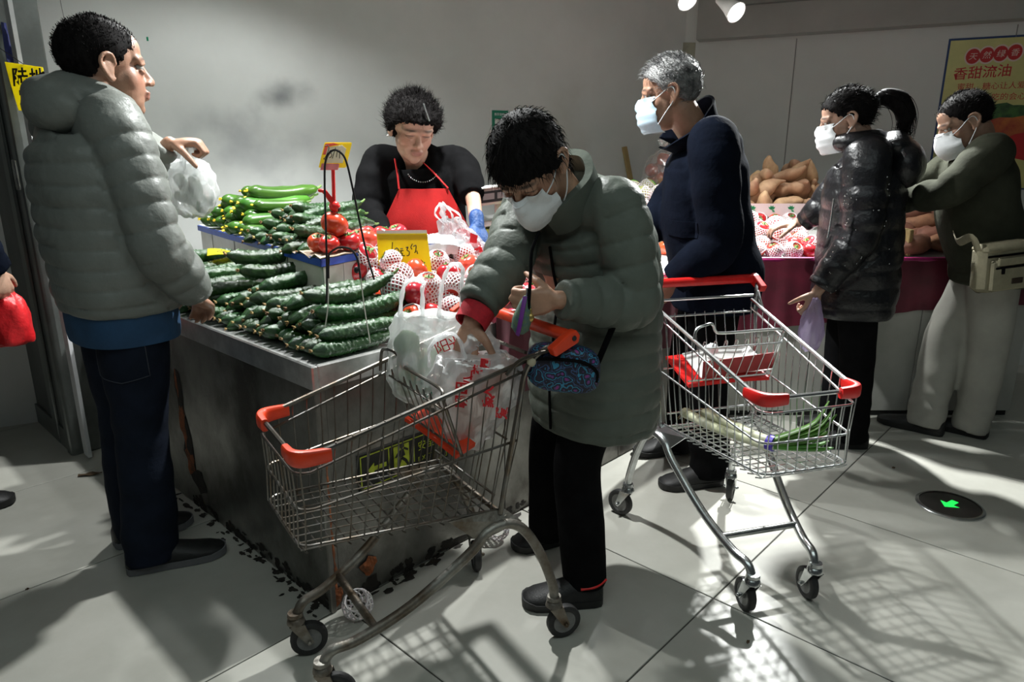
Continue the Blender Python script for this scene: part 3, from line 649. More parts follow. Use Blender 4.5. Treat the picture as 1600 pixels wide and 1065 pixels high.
for i in range(19):
    b = 1.648 + .047 * i
    put_cuke(.945 + cr_.uniform(0, .05) + .02 * (i > 8), b, .829, cr_.uniform(-.20, .16), cr_.uniform(-.02, .04), cr_.uniform(-.5, .5), None, 'warty cucumber, %s from the front corner, %s' % (ORD[i], lay[2]), sc=cr_.uniform(.88, 1.03))
for i in range(9):
    b = 1.70 + .062 * i
    put_cuke(.975 + cr_.uniform(0, .04) + .02 * (i > 6), b, .866, cr_.uniform(-.22, .16), cr_.uniform(-.02, .06), cr_.uniform(-.5, .5), None, 'warty cucumber, %s from the front corner, %s' % (ORD[i], lay[3]), sc=cr_.uniform(.92, 1.06))
put_cuke(1.00, 1.765, .900, -.06, .05, .1, 4, 'long cucumber topmost at the front of the heap, stalk end beside the netted tomatoes', sc=1.04)
put_cuke(.995, 1.835, .905, .04, .03, 0, 2, 'humped cucumber behind the topmost front one on the heap', sc=1.05)
put_cuke(1.06, 2.13, .903, .02, .03, .2, 5, 'long cucumber lying across the middle of the heap top', sc=1.04)
put_cuke(1.055, 2.25, .913, -.05, .06, 0, 1, 'curved cucumber just under the most curved one on the heap', sc=1.08)
put_cuke(1.05, 2.33, .948, -.12, .10, 0, 4, 'strongly curved cucumber on top of the heap with both ends raised', sc=1.16)
put_cuke(1.16, 2.42, .888, .1, .05, .3, 0, 'cucumber half hidden behind the strongly curved one on the heap')
for i in range(9):            # the far part of the heap, beside the near man's sleeve
    put_cuke(.875 + .012 * (i % 3), 2.36 + .052 * i, .862 + .010 * (i % 2), cr_.uniform(-.1, .1) - .08, .03, cr_.uniform(-.4, .4), None, 'warty cucumber, %s along the far stack by the grey sleeve' % ORD[i], sc=1.0)
for i in range(6):
    put_cuke(.880 + .01 * (i % 2), 2.46 + .058 * i, .898, cr_.uniform(-.1, .08) - .1, .03, cr_.uniform(-.4, .4), None, 'warty cucumber, %s in the upper row of the far stack under the yellow card' % ORD[i], sc=1.02)
put_cuke(.90, 2.70, .938, -.2, .03, .2, 3, 'dark cucumber alone on top of the far stack by the man\'s sleeve', sc=1.05)
# small yellow price slip lying on the far stack
p0 = ab(1.085, 2.56, .958); x = unit(V3(.95, -.12, -.02)); y = unit(V3(-.35, .9, .12)); G = [[p0 + x * (.10 * u) + y * (.085 * v) + V3(0, 0, .006 * math.sin(u * 3 + v)) for u in np.linspace(-.1, 1, 8)] for v in np.linspace(0, 1, 5)]
rt = thing('price_slip', 'small yellow price slip lying on the far cucumber stack', 'price card', tuple(p0)); q = MB(); q.slab(np.array(G), V3(0, 0, -.0012)); q.obj('card', M['yellow_card'], rt, org=tuple(p0))
strokes([[(.02, .055), (.012, .035), (.03, .03), (.042, .045)], [(.050, .055), (.068, .06), (.058, .045), (.075, .042), (.066, .026), (.050, .028)]], M['ink'], V3(0, 0, .0045), x, y, rt, .0022)

# cucumbers and smooth light green ones on the raised step (tips over the left edge)
yR = math.atan2(ER[1], ER[0]); SG = 'warty cucumbers on the white step'
def put_step(l, r, z, yaw, proto, label, sc=1.0, roll=0, pitch=0, group=SG):
    ya = yR + yaw; d = V3(math.cos(ya), math.sin(ya), math.sin(pitch)); c = sp_(l, r, z) + d * .152 * sc
    return dup(proto, tuple(c), (roll, -pitch, ya), label, (sc,) * 3, group)
n = 0
for rowi, (zz, cnt, l0, r0) in enumerate(((1.012, 11, .20, -.02), (1.046, 9, .22, .03), (1.080, 7, .26, .06), (1.112, 4, .32, .09))):
    for i in range(cnt):
        put_step(l0 + .043 * i, r0 + cr_.uniform(-.03, .03), zz, cr_.uniform(-.12, .12) - .25, CK[cr_.randrange(4)], 'warty cucumber on the white step, %s from the tomatoes in layer %s' % (ORD[i], ['one', 'two', 'three', 'four'][rowi]), sc=cr_.uniform(.88, 1.0), roll=cr_.uniform(-.4, .4))
CL = [cuke_variant(.27 + .02 * i, .027 + .001 * i, b, False, 50 + i, M['cuke_light'], M['flower_y'], 26, 16, 1.1) for i, b in enumerate((.012, -.010, .02))]
for rowi, (zz, cnt, l0, r0) in enumerate(((1.018, 11, .72, -.03), (1.062, 8, .76, .01), (1.108, 7, .80, .04), (1.152, 4, .86, .07))):
    for i in range(cnt):
        put_step(l0 + .056 * i, r0 + cr_.uniform(-.03, .03), zz, cr_.uniform(-.15, .15) - .35, CL[cr_.randrange(3)], 'smooth light green cucumber with yellow flower, %s along in layer %s on the step' % (ORD[i], ['one', 'two', 'three', 'four'][rowi]), sc=cr_.uniform(.85, 1.05), roll=cr_.uniform(-.5, .5), group='light green cucumbers on the white step')
for o in CK[:0]: pass

# tomatoes
def tom_variant(r, h, lob, seed, m):
    nu, nv = 28, 16; V = [(0, 0, -h * .92)]; F = []
    for i in range(1, nv):
        t = math.pi * i / nv; z = -math.cos(t)
        for j in range(nu):
            p = 2 * math.pi * j / nu; s = math.sin(t) ** .86 * (1 + lob * math.cos(5 * p + seed) * (.4 + .6 * (z > 0)) + .02 * math.sin(2 * p + seed))
            zz = z * h - (.20 * h * math.exp(-(s / .30) ** 2) if z > 0 else .06 * h * math.exp(-(s / .3) ** 2) * -1)
            V.append((r * s * math.cos(p), r * s * math.sin(p), zz))
    V.append((0, 0, h * .78)); q = MB(); e = MB().ell((0, 0, 0), 1, nu=nu, nv=nv); q.add(V, e.F); return q
def calyx_mb(r, h, seed):
    g = random.Random(seed); q = MB()
    for k in range(6):
        t = 2 * math.pi * k / 6 + g.uniform(-.2, .2); d = V3(math.cos(t), math.sin(t), 0); s = V3(-d[1], d[0], 0); a = V3(0, 0, h * .80); l = r * g.uniform(.42, .6)
        q.add([a - s * .003, a + s * .003, a + d * l * .5 + s * .005 + V3(0, 0, .006), a + d * l + V3(0, 0, g.uniform(-.001, .006)), a + d * l * .5 - s * .005 + V3(0, 0, .006), a + V3(0, 0, -.003)], [(0, 1, 2, 3, 4), (0, 5, 1), (1, 5, 2), (2, 5, 3), (3, 5, 4), (4, 5, 0)])
    q.tube([V3(0, 0, h * .76), V3(.001, .002, h * .95), V3(.004, .003, h * 1.06)], [.003, .0024, .003], 6); return q
def net_mb(r, h, lo, hi, seed, n=19):
    """expanded foam sleeve: two families of strands crossing over the fruit"""
    q = MB()
    def surf(t, p, off=.0026):
        s = math.sin(t) ** .86; return V3((r * s + off) * math.cos(p), (r * s + off) * math.sin(p), -math.cos(t) * h - (.15 * h * math.exp(-(s / .3) ** 2) if math.cos(t) < 0 else 0) + off * -math.cos(t))
    for sg in (1, -1):
        for k in range(n):
            P = [surf(lo + (hi - lo) * i / 11, 2 * math.pi * k / n + sg * (i / 11) * 1.25 + seed) for i in range(12)]
            q.tube(P, .0024, 4, caps=False)
    for t in (lo, hi):
        q.tube([surf(t, 2 * math.pi * k / 20, .003 + .0015 * (k % 2)) for k in range(20)], .0026, 4, closed=True)
    return q
TOM = []
for i, (r, h, m) in enumerate(((.040, .033, M['tomato']), (.043, .036, M['pinktom']), (.038, .034, M['tomato']))):
    for net in (0, 1, 2):
        root = tom_variant(r, h, .03, i, m).obj('tomato', m, ang=None)
        calyx_mb(r, h, i).obj('calyx', M['calyx'], root)
        if net == 1: net_mb(r, h, .45, 2.15, i * .3).obj('foam_net', M['foam'], root)
        if net == 2: net_mb(r, h, .9, 2.72, i * .3 + .1).obj('foam_net', M['foam'], root)
        TOM.append(root)
tr = random.Random(21)
def put_tom(P, net, label, group, rot=None, sc=1.0, kind=None):
    k = tr.randrange(3) if kind is None else kind
    return dup(TOM[k * 3 + net], tuple(P), rot or (tr.uniform(-.9, .9), tr.uniform(-.9, .9), tr.uniform(0, 6)), label, (sc,) * 3, group)
NET = ['bare red tomato', 'red tomato in foam net', 'red tomato under foam net']
TG = 'tomatoes heaped on the counter'
q = MB(); V = [ab(1.27, 1.63, .767), ab(3.0, 1.63, .767), ab(3.0, 2.1, .767), ab(1.27, 2.1, .767), ab(1.27, 1.63, .775), ab(3.0, 1.63, .775), ab(3.0, 2.1, .90), ab(1.27, 2.1, .90)]
q.add(V, [(3, 2, 1, 0), (4, 5, 6, 7), (0, 1, 5, 4), (1, 2, 6, 5), (2, 3, 7, 6), (3, 0, 4, 7)])
tag(q.obj('sloping_tray', mat('foam_tray', (.72, .70, .69), .7), org=tuple(ab(1.27, 1.63, .767)), smooth=False), 'white sloping tray under the heaped tomatoes', 'tray')
rowsn = ['front row', 'second row', 'third row', 'fourth row', 'fifth row', 'back row']
for r_ in range(6):
    for c_ in range(11):
        a = 1.325 + .080 * c_ + (.04 if r_ % 2 else 0) + tr.uniform(-.008, .008); b = 1.665 + .073 * r_ + tr.uniform(-.006, .006); z = .779 + .125 * (b - 1.63) / .47 + .036
        if r_ == 5 and c_ > 9: continue
        if a < 1.36 and b > 1.93: continue
        net = tr.choice((0, 1, 1, 2, 2))
        put_tom(ab(a, b, z), net, '%s, %s from the cucumbers in the %s of the heap' % (NET[net], ORD[c_], rowsn[r_]), TG, sc=tr.uniform(.92, 1.06))
top = [(1.36, 1.70, 0, 0), (1.45, 1.74, 0, 2), (1.54, 1.71, 0, 1), (1.40, 1.83, 0, 1), (1.50, 1.86, 0, 0), (1.59, 1.80, 0, 0), (1.68, 1.74, 0, 2), (1.63, 1.90, 0, 2), (1.73, 1.84, 0, 0), (1.46, 1.95, 0, 2), (1.56, 1.99, 0, 1), (1.68, 2.0, 0, 0), (1.79, 1.93, 0, 2),
       (1.85, 1.80, 0, 1), (1.84, 2.02, 0, 2), (1.94, 1.90, 0, 0), (1.80, 1.70, 0, 2), (1.92, 1.70, 0, 1), (2.03, 1.80, 0, 2), (1.41, 2.03, 0, 1), (2.02, 1.98, 0, 1), (1.33, 1.76, 0, 1)]
tops = ['loose on top at the front beside the cucumbers', 'second along the heap top at the front', 'third along the heap top at the front', 'on the heap top below the yellow price card', 'on the heap top right of the yellow card', 'in the very middle of the heap top', 'on the heap top behind the milky bags',
        'on the heap top straight in front of the vendor', 'on the heap top near the stooping woman\'s sleeve', 'against the foot of the yellow price card', 'behind the price card\'s right corner', 'on the heap top by the white folded bag', 'on the heap top above the reaching sleeve',
        'under the reaching woman\'s raised arm', 'on the far heap top below the vendor\'s bag', 'far along the heap top by the scale', 'on the front edge beside the crimson roll', 'on the front edge under the woman\'s arm', 'far front heap top near the woman\'s hand', 'at the left end by the white step', 'farthest back on the heap top by the wall', 'at the left end touching the cucumber stalks']
for (a, b, z, net), tx in zip(top, tops):
    z = .779 + .125 * (b - 1.63) / .47 + .036 + .056
    put_tom(ab(a, b, z), net, '%s %s' % (NET[net], tx), TG, sc=tr.uniform(.98, 1.1))
# bare tomatoes on the near corner of the step
for i, (l, r_, z, sc, lab) in enumerate(((.10, .045, 1.028, .92, 'big orange-red tomato at the near left of the step'), (.035, .06, 1.028, .9, 'ribbed red tomato at the very corner of the step'), (.075, .125, 1.030, .9, 'red tomato behind the ribbed corner one on the step'), (.02, .155, 1.028, .95, 'red tomato in the middle of the step\'s right edge'),
        (.055, .105, 1.090, 1.18, 'largest red tomato, topmost of the pile on the step'), (.06, .225, 1.032, .8, 'small red tomato behind the topmost one on the step'), (.025, .255, 1.026, .92, 'pinkish tomato fourth along the step\'s right edge'), (.03, .345, 1.028, .95, 'pinkish tomato fifth along the step\'s right edge'),
        (.10, .30, 1.030, .9, 'pinkish tomato behind the fourth one on the step'), (.03, .435, 1.028, .95, 'pinkish tomato at the vendor\'s end of the step'), (.12, .19, 1.030, .9, 'red tomato hidden behind the pile on the step'))):
    put_tom(sp_(l, r_, z), 0, lab, 'bare tomatoes on the white step', rot=(tr.uniform(-.5, .5), tr.uniform(-.5, .5), tr.uniform(0, 6)), sc=sc, kind=0 if i < 6 else 1)

# produce on the back stall: tomatoes in nets at the front, other fruit behind, a box of sweet potatoes
BG = 'netted fruit on the back stall'
def incl(y): return .835 + .30 * (y - 3.40)
k = 0
for r_ in range(6):
    for c_ in range(6):
        x = 1.06 + .083 * c_ + (.04 if r_ % 2 else 0) + tr.uniform(-.008, .008); y = 3.395 + .075 * r_
        net = tr.choice((1, 1, 2, 2, 0)) if r_ else tr.choice((0, 1, 2)); put_tom((x, y, incl(y) + .026), net, '%s on the back stall, %s from left, %s' % (NET[net], ORD[c_], rowsn[r_]), BG)
for i, (x, y, z, net, lab) in enumerate(((1.27, 3.50, .955, 1, 'netted tomato on top under the shopper in black\'s hand'), (1.34, 3.47, .94, 2, 'netted tomato right of the hand of the shopper in black'), (1.24, 3.62, 1.0, 1, 'large netted tomato between the potato box and the reaching hand'), (1.36, 3.56, .97, 2, 'netted tomato below the potato box beside the reaching fingers'))):
    put_tom((x, y, z), net, lab, BG, sc=1.05, rot=(.5, .2, i))
for r_ in range(8):
    for c_ in range(4):
        x = .68 + .085 * c_ + (.04 if r_ % 2 else 0); y = 3.42 + .085 * r_; z = .835 + .34 * (y - 3.40) + .03
        net = tr.choice((1, 2, 2, 0)) if r_ > 0 else 0
        put_tom((x - .03 * (r_ > 3), y, z), net, '%s on the stall corner, %s from its left, %s row back' % (NET[net], ORD[c_], ORD[r_]), 'netted fruit on the stall corner')
q = MB(); V = [(.60, 3.36, .811), (2.58, 3.36, .811), (2.58, 4.3, .811), (.60, 4.3, .811), (.60, 3.36, .825), (2.58, 3.36, .825), (2.58, 4.3, 1.02), (.60, 4.3, 1.02)]
q.add(V, [(3, 2, 1, 0), (4, 5, 6, 7), (0, 1, 5, 4), (1, 2, 6, 5), (2, 3, 7, 6), (3, 0, 4, 7)]); tag(q.obj('sloping_board', M['white'], org=(.60, 3.36, .811), smooth=False), 'white sloping board carrying the fruit on the back stall', 'board')
M['pale_fruit'] = mat('pale_melon_skin', (.60, .55, .33), .5, dark=(.42, .45, .16), vs=12, rand=.2)
pf = tom_variant(.052, .046, .01, 3, M['pale_fruit']).obj('melon', M['pale_fruit'], ang=None); net_mb(.052, .046, .5, 2.2, .2, 18).obj('foam_net', M['foam'], pf); tq = MB(); tq.lathe([(0, .0475), (.020, .046), (.022, .042)], n=14, caps=False); tq.obj('round_sticker', mat('green_sticker', (.10, .42, .05), .5), pf)
for i, (x, y, z, lab) in enumerate(((.70, 4.06, 1.13, 'pale netted melon at the back left of the fruit corner'), (.80, 4.10, 1.13, 'pale netted melon beside the bagged apples'), (.735, 3.96, 1.10, 'pale netted melon showing its round green sticker'), (.84, 3.97, 1.10, 'pale netted melon next to the navy coat'), (.62, 4.12, 1.14, 'pale melon behind the stooping woman\'s shoulder'), (.92, 4.0, 1.11, 'pale melon hidden behind the navy coat'))):
    dup(pf, (x, y, z), (-.7 if i == 2 else tr.uniform(-1, 1), tr.uniform(-.8, .5), i), lab, None, 'pale melons on the stall corner')
ap = tom_variant(.040, .038, .02, 2, M['pinktom']); am = mat('red_apple_skin', (.34, .020, .016), .2, dark=(.42, .10, .04), vs=10, rand=.25, coat=.4); ap = ap.obj('apple', am, ang=None); tq = MB(); tq.tube([(0, 0, .024), (.002, 0, .038), (.006, 0, .046)], .0014, 5); tq.obj('stem', M['flower'], ap)
ac = V3(.845, 4.18, 1.17)
for i, (x, y, z) in enumerate(((0, 0, 0), (.075, .01, 0), (.035, -.06, .01), (.035, .03, .066), (.09, -.04, .06), (-.02, -.02, .06), (.05, -.01, .122), (.11, .03, .05))):
    dup(ap, tuple(ac + V3(x, y, z)), (tr.uniform(-.5, .5), tr.uniform(-.5, .5), i), 'dark red apple, %s from the bottom in the tied clear bag by the wall' % ORD[i], None, 'apples in the clear bag')
def sack(P0, rings, n=36, wr_=.006, seed=1, tie=True):
    """soft bag: rings = (height, rx, ry)"""
    g = np.random.default_rng(seed); a = np.arange(n) * 2 * math.pi / n; R_ = cr(np.array(rings), 5); out = []
    ph = g.random(6) * 6
    for k, (z, rx, ry) in enumerate(R_):
        f = 1 + wr_ / max(rx, .02) * (np.sin(a * 5 + ph[0] + z * 30) + .7 * np.sin(a * 9 + ph[1] - z * 50) + .5 * np.sin(a * 14 + ph[2] + z * 80)) * .6
        out.append(np.stack([P0[0] + rx * f * np.cos(a), P0[1] + ry * f * np.sin(a), np.full(n, P0[2] + z) + wr_ * .6 * np.sin(a * 4 + ph[3] + k)], 1))
    return out
M['clear'] = film_mat('clear_film', (.9, .9, .9), clear=.82, gloss=.55)
q = MB(); q.loft(sack(ac + V3(.045, -.01, -.05), [(0, .05, .04), (.02, .11, .09), (.10, .115, .10), (.18, .08, .07), (.225, .02, .02), (.25, .018, .018), (.28, .035, .03)], seed=4)); bg = q.obj('knotted_bag', M['clear'], org=tuple(ac + V3(.045, -.01, -.05))); tag(bg, 'knotted clear bag of red apples standing at the back of the stall', 'bag')
for ch in (): pass

def spud_mb(L, r, seed, m, knob=0):
    g = np.random.default_rng(seed); x = np.linspace(-.5, .5, 18); u = x + .5; ns = 14; a = np.arange(ns) * 2 * math.pi / ns
    pr = r * np.sin(np.pi * np.clip(u, .02, .98)) ** .62 * (1 + .25 * np.sin(u * 4 + seed) + .12 * np.sin(u * 11 + seed * 2)); pr = np.maximum(pr, .003)
    P = np.stack([x * L, .10 * L * np.sin(u * 4.5 + seed), .08 * L * np.cos(u * 5 + seed)], 1); T, N, B = frames(P)
    rr = pr[:, None] * (1 + .10 * np.sin(a * 2 + seed)[None] + .06 * np.sin(a[None] * 3 + u[:, None] * 7 + seed) + .03 * g.standard_normal((18, ns)) * .5)
    q = MB(); q.loft(list(P[:, None] + (N[:, None] * np.cos(a)[None, :, None] + B[:, None] * np.sin(a)[None, :, None]) * rr[:, :, None])); return q
SP = [spud_mb(L, r, s, M['spud']).obj('sweet_potato', M['spud'], ang=None) for L, r, s in ((.20, .042, 1), (.24, .036, 2), (.17, .048, 3), (.22, .040, 5), (.11, .042, 8))]
for root, s in zip(SP, (1, 2, 3, 5, 8)):
    L = .2; q = MB(); v = np.array([x.co for x in root.data.vertices]); e = v[v[:, 0].argmax()]; q.tube([e - V3(.006, 0, 0), e + V3(.012, .003, .004), e + V3(.03, .002, .010)], [.004, .0025, .0012], 5); q.obj('root_tail', M['flower'], root)
sb = thing('produce_box', 'white fruit box printed with green leaves under the big sweet potatoes', 'box', (1.24, 3.78, .985))
BX0, BX1, BY0, BY1, BZ0, BZ1 = 1.24, 1.80, 3.78, 4.18, .985, 1.062
for nm, lo, hi in (('front_panel', (BX0, BY0, BZ0), (BX1, BY0 + .006, BZ1)), ('back_panel', (BX0, BY1 - .006, BZ0), (BX1, BY1, BZ1 + .03)), ('side_panel', (BX0, BY0, BZ0), (BX0 + .006, BY1, BZ1)), ('side_panel', (BX1 - .006, BY0, BZ0), (BX1, BY1, BZ1)), ('bottom_panel', (BX0, BY0, BZ0), (BX1, BY1, BZ0 + .006))):
    q = MB(); q.box(lo, hi); q.obj(nm, mat('pink_white_card', (.70, .58, .58), .6, var=.05) if nm == 'front_panel' else M['white'], sb, org=(1.24, 3.78, .985), smooth=False)
for i in range(5):
    q = MB(); cx = BX0 + .07 + .105 * i
    for t in (-.9, -.3, .3, .9, 2.2):
        d = V3(math.sin(t), 0, math.cos(t)); s = V3(d[2], 0, -d[0]); o_ = V3(cx, BY0 - .0012, BZ0 + .045); q.add([o_, o_ + d * .013 + s * .006, o_ + d * .024, o_ + d * .013 - s * .006], [(0, 1, 2, 3)])
    q.obj('printed_leaf', mat('leaf_print', (.03, .30, .12), .6) if i == 0 else bpy.data.materials['leaf_print'], sb, org=(1.24, 3.78, .985), smooth=False)
sr = random.Random(31); si = 0
places = [(1.30, 3.85, 1.045, 4), (1.40, 3.86, 1.05, 0), (1.52, 3.84, 1.05, 2), (1.64, 3.85, 1.05, 4), (1.74, 3.88, 1.05, 0), (1.30, 3.98, 1.06, 1), (1.44, 3.98, 1.06, 3), (1.58, 3.98, 1.06, 2), (1.70, 4.0, 1.06, 1), (1.34, 4.08, 1.07, 0), (1.50, 4.10, 1.07, 1), (1.66, 4.10, 1.07, 3),
          (1.30, 3.90, 1.115, 1), (1.42, 3.90, 1.125, 3), (1.54, 3.90, 1.13, 2), (1.64, 3.92, 1.125, 3), (1.73, 3.94, 1.12, 0), (1.36, 4.02, 1.14, 0), (1.50, 4.02, 1.15, 1), (1.62, 4.04, 1.15, 2), (1.72, 4.06, 1.14, 1), (1.40, 3.95, 1.19, 2), (1.53, 3.95, 1.20, 1), (1.63, 3.98, 1.20, 3), (1.48, 4.03, 1.23, 0), (1.60, 4.05, 1.24, 2), (1.70, 4.03, 1.205, 0)]
for i, (x, y, z, v) in enumerate(places):
    tier = 'bottom' if i < 12 else 'middle' if i < 21 else 'top'; no = i if i < 12 else i - 12 if i < 21 else i - 21
    dup(SP[v], (x, y, z), (sr.uniform(-.4, .4), sr.uniform(.35, 1.0) if v != 4 else .1, sr.uniform(-.9, .9) + (1.4 if i % 3 == 0 else 2.2)), 'knobbly tan sweet potato, %s along the %s tier of the printed box' % (ORD[no], tier), None, 'sweet potatoes in the printed box')
SPR = [spud_mb(L, r, s, M['spud_red']).obj('sweet_potato', M['spud_red'], ang=None) for L, r, s in ((.22, .042, 11), (.25, .038, 12), (.20, .046, 13))]
pl = [(x, y, .845 + .28 * (y - 3.4) + .035, 0) for y in (3.42, 3.53, 3.64, 3.75, 3.86) for x in (2.02, 2.17, 2.32, 2.47)] + [(2.10, 3.48, .93, 1), (2.26, 3.50, .935, 1), (2.14, 3.62, .975, 1), (2.30, 3.64, .985, 1), (2.18, 3.75, 1.0, 1), (2.42, 3.56, .96, 1), (2.36, 3.76, 1.01, 1), (2.04, 3.66, .98, 1)]
for i, (x, y, z, t) in enumerate(pl):
    dup(SPR[i % 3], (x, y, z), (sr.uniform(-.4, .4), sr.uniform(-.15, .15), sr.uniform(-.5, .5) + (.2 if i % 2 else 2.9)), 'reddish sweet potato %s' % (('in the %s row back, %s from the wooden divider' % (ORD[i // 4], ORD[i % 4])) if t == 0 else '%s on top of the pile beside the olive jacket' % ORD[i - 20]), None, 'reddish sweet potatoes by the wooden divider')
q = MB(); q.box((1.955, 3.375, .835), (1.975, 4.1, .965), bev=.003); tag(q.obj('wooden_divider', mat('pale_wood', (.50, .38, .16), .65, var=.2, vs=12), org=(1.955, 3.375, .835), smooth=False), 'pale wooden divider between the shopper in black and the reddish sweet potatoes', 'divider')
for o in CK + CL + TOM + [pf, ap] + SP + SPR: retire(o)
# ------------------------------------------------------------------ shopping carts (x = forward, y = left, origin on the floor under the rear axle)
NOSE = .652
def rail_pts(xr, wr_, zr, xn, wn, zn, rc=.035):
    """U shaped rail: rear right -> round the nose -> rear left"""
    P = [(xr, -wr_, zr)]
    for k in range(5):
        t = k / 4 * math.pi / 2; P.append((xn - rc + rc * math.sin(t), -(wn - rc + rc * math.cos(t)), zn))
    for k in range(5):
        t = k / 4 * math.pi / 2; P.append((xn - rc + rc * math.cos(t), wn - rc + rc * math.sin(t), zn))
    P.append((xr, wr_, zr)); return np.array(P)
RAILS = dict(top=(.07, .188, .828, NOSE, .156, .694), ring=(.075, .186, .800, NOSE + .004, .150, .653), mid=(.10, .182, .615, NOSE, .147, .563), bot=(.145, .176, .432, NOSE + .004, .144, .473))
def lerp3(f, rail, sd):
    xr, wr_, zr, xn, wn, zn = RAILS[rail]; return V3(xr + (xn - .012 - xr) * f, sd * (wr_ + (wn - wr_) * f), zr + (zn - zr) * f)
def make_cart(loc, rz, wire, tube, label, caster_yaw, red, seed, seat_open):
    t = thing('shopping_cart', label, 'shopping cart', loc, rz, None)
    q = MB(); q.tube(rail_pts(*RAILS['top']), .0062, 8); q.obj('top_rail', wire, t)
    for rl in ('ring', 'mid', 'bot'):
        q = MB(); q.tube(rail_pts(*RAILS[rl]), .0036, 7); q.obj('basket_rail', wire, t)
    NS = 15
    for sd in (1, -1):
        q = MB()
        for i in range(NS + 1):
            f = i / NS
            a = lerp3(f, 'top', sd); b = lerp3(f, 'ring', sd); c = lerp3(f, 'mid', sd); d = lerp3(f, 'bot', sd)
            q.tube([a + V3(0, 0, .003), b, c, d, d + V3(0, -sd * .010, -.012)], .0019, 5)
        q.obj('basket_side', wire, t)
    q = MB()
    for i in range(9):
        y = -.128 + .032 * i; q.tube([(NOSE + .004, y, .655), (NOSE, y, .56), (NOSE + .004, y, .472), (NOSE - .004, y, .461)], .0019, 5)
    q.obj('basket_front', wire, t)
    q = MB()
    for i in range(9):
        y = -.152 + .038 * i; q.tube([(.145, y * 1.05, .424), (NOSE + .002, y * .88, .464)], .0020, 5)
    for i in range(NS + 1):
        f = i / NS; d = lerp3(f, 'bot', 1); q.tube([d + V3(0, .006, -.010), d + V3(0, -.01, -.0145), d + V3(0, -2 * d[1] + .01, -.0145), d + V3(0, -2 * d[1] - .006, -.010)], .0022, 5)
    q.obj('basket_floor', wire, t)
    # rear flap
    q = MB(); q.tube([(.078, -.186, .846), (.078, .186, .846)], .0048, 8)
    q.tube([(.082, -.176, .79), (.082, .176, .79)], .0034, 7); q.tube([(.16, -.165, .47), (.16, .165, .47)], .0034, 7); q.tube([(.125, -.17, .62), (.125, .17, .62)], .003, 7)
    for i in range(9):
        y = -.152 + .038 * i; q.tube([(.079, y, .80), (.125, y, .62), (.162, y, .445)], .0019, 5)
    q.obj('rear_flap', wire, t)
    # child seat flap and its folding front gate
    q = MB(); x0_ = .205 if seat_open else .10; dx_ = .055 if seat_open else .16; G = [[V3(x0_ + dx_ * u, -.15 + .30 * v, (.622 if seat_open else .655) - (.02 if seat_open else .05) * u + .004 * math.sin(v * math.pi)) for v in np.linspace(0, 1, 7)] for u in np.linspace(0, 1, 5)]; q.slab(np.array(G), V3(.002, 0, -.010)); q.obj('seat_flap', red, t)
    q = MB(); ztop = .80
    q.tube(cr([(.315, -.176, .745), (.312, -.168, .80), (.312, -.135, .815), (.30, -.105, .812), (.29, -.085, .785), (.29, -.05, .778), (.29, .10, .778), (.295, .15, .775), (.295, .158, .75), (.25, .160, .60)], 4), .0045, 7)
    q.tube([(.300, -.15, .735), (.30, .155, .735)], .0032, 6); q.tube([(.255, -.15, .615), (.255, .155, .615)], .0032, 6)
    for i in range(8):
        y = -.135 + .038 * i; q.tube(cr([(.298, y, .735), (.302, y + .006, .758), (.298, y + .013, .735), (.256, y + .006, .615)], 3), .0019, 5)
    q.obj('seat_gate', wire, t)
    # posts that carry the handle
    for sd in (1, -1):
        q = MB(); q.tube(cr([(.02, sd * .238, .872), (.055, sd * .215, .85), (.085, sd * .196, .80), (.105, sd * .192, .70), (.155, sd * .185, .425)], 5), .0068, 8); q.tube(cr([(.03, sd * .236, .86), (.10, sd * .20, .835), (.14, sd * .192, .80)], 4), .005, 7); q.obj('handle_post', wire, t)
        q = MB(); V = [(-.030, .872), (-.034, .892), (-.022, .906), (-.002, .900), (.052, .868), (.040, .846)]
        A = [(x, sd * .236, z) for x, z in V]; B_ = [(x, sd * .262, z) for x, z in V]; n = 6
        q.add(A + B_, [tuple(range(n))[::-1 if sd > 0 else 1], tuple(range(n, 2 * n))[::1 if sd > 0 else -1]] + [((i, (i + 1) % n, n + (i + 1) % n, n + i) if sd > 0 else (n + i, n + (i + 1) % n, (i + 1) % n, i)) for i in range(n)])
        ob = q.obj('handle_bracket', red, t, smooth=False); bv = ob.modifiers.new('soft_edges', 'BEVEL'); bv.width = .004; bv.segments = 2
        q = MB(); q.lathe([(0, 0), (.007, 0), (.006, .002), (0, .002)], c=(0, 0, 0), n=12, Rm=[[1, 0, 0], [0, 0, sd], [0, -1, 0]]); ob = q.obj('screw_cap', M['black'], t); ob.location = (-.014, sd * .2625, .886)
    q = MB(); q.cap_tube([(-.015, -.24, .886), (-.015, .24, .886)], .0165, 14); q.obj('handle', red, t)
    # nose corner bumpers
    for sd in (1, -1):
        P = [(NOSE - .075, sd * .161, .694), (NOSE - .035, sd * .158, .694), (NOSE - .010, sd * .150, .694), (NOSE + .002, sd * .128, .694), (NOSE + .003, sd * .085, .694)]
        q = MB(); C_ = cr(P, 4); T, N, B = frames(C_); rings = []
        for i in range(len(C_)):
            e = .8 + .2 * math.sin(math.pi * i / (len(C_) - 1)); s = [(math.copysign(abs(math.cos(a)) ** .6, math.cos(a)) * .0195 * e, math.copysign(abs(math.sin(a)) ** .6, math.sin(a)) * .0115 * e) for a in np.linspace(0, 2 * math.pi, 15)[:-1]]
            rings.append([C_[i] + V3(0, 0, 1) * h - V3(0, 0, .004) + unit(np.cross(T[i], [0, 0, 1])) * w_ for h, w_ in s])
        q.loft(rings); q.obj('corner_bumper', red, t)
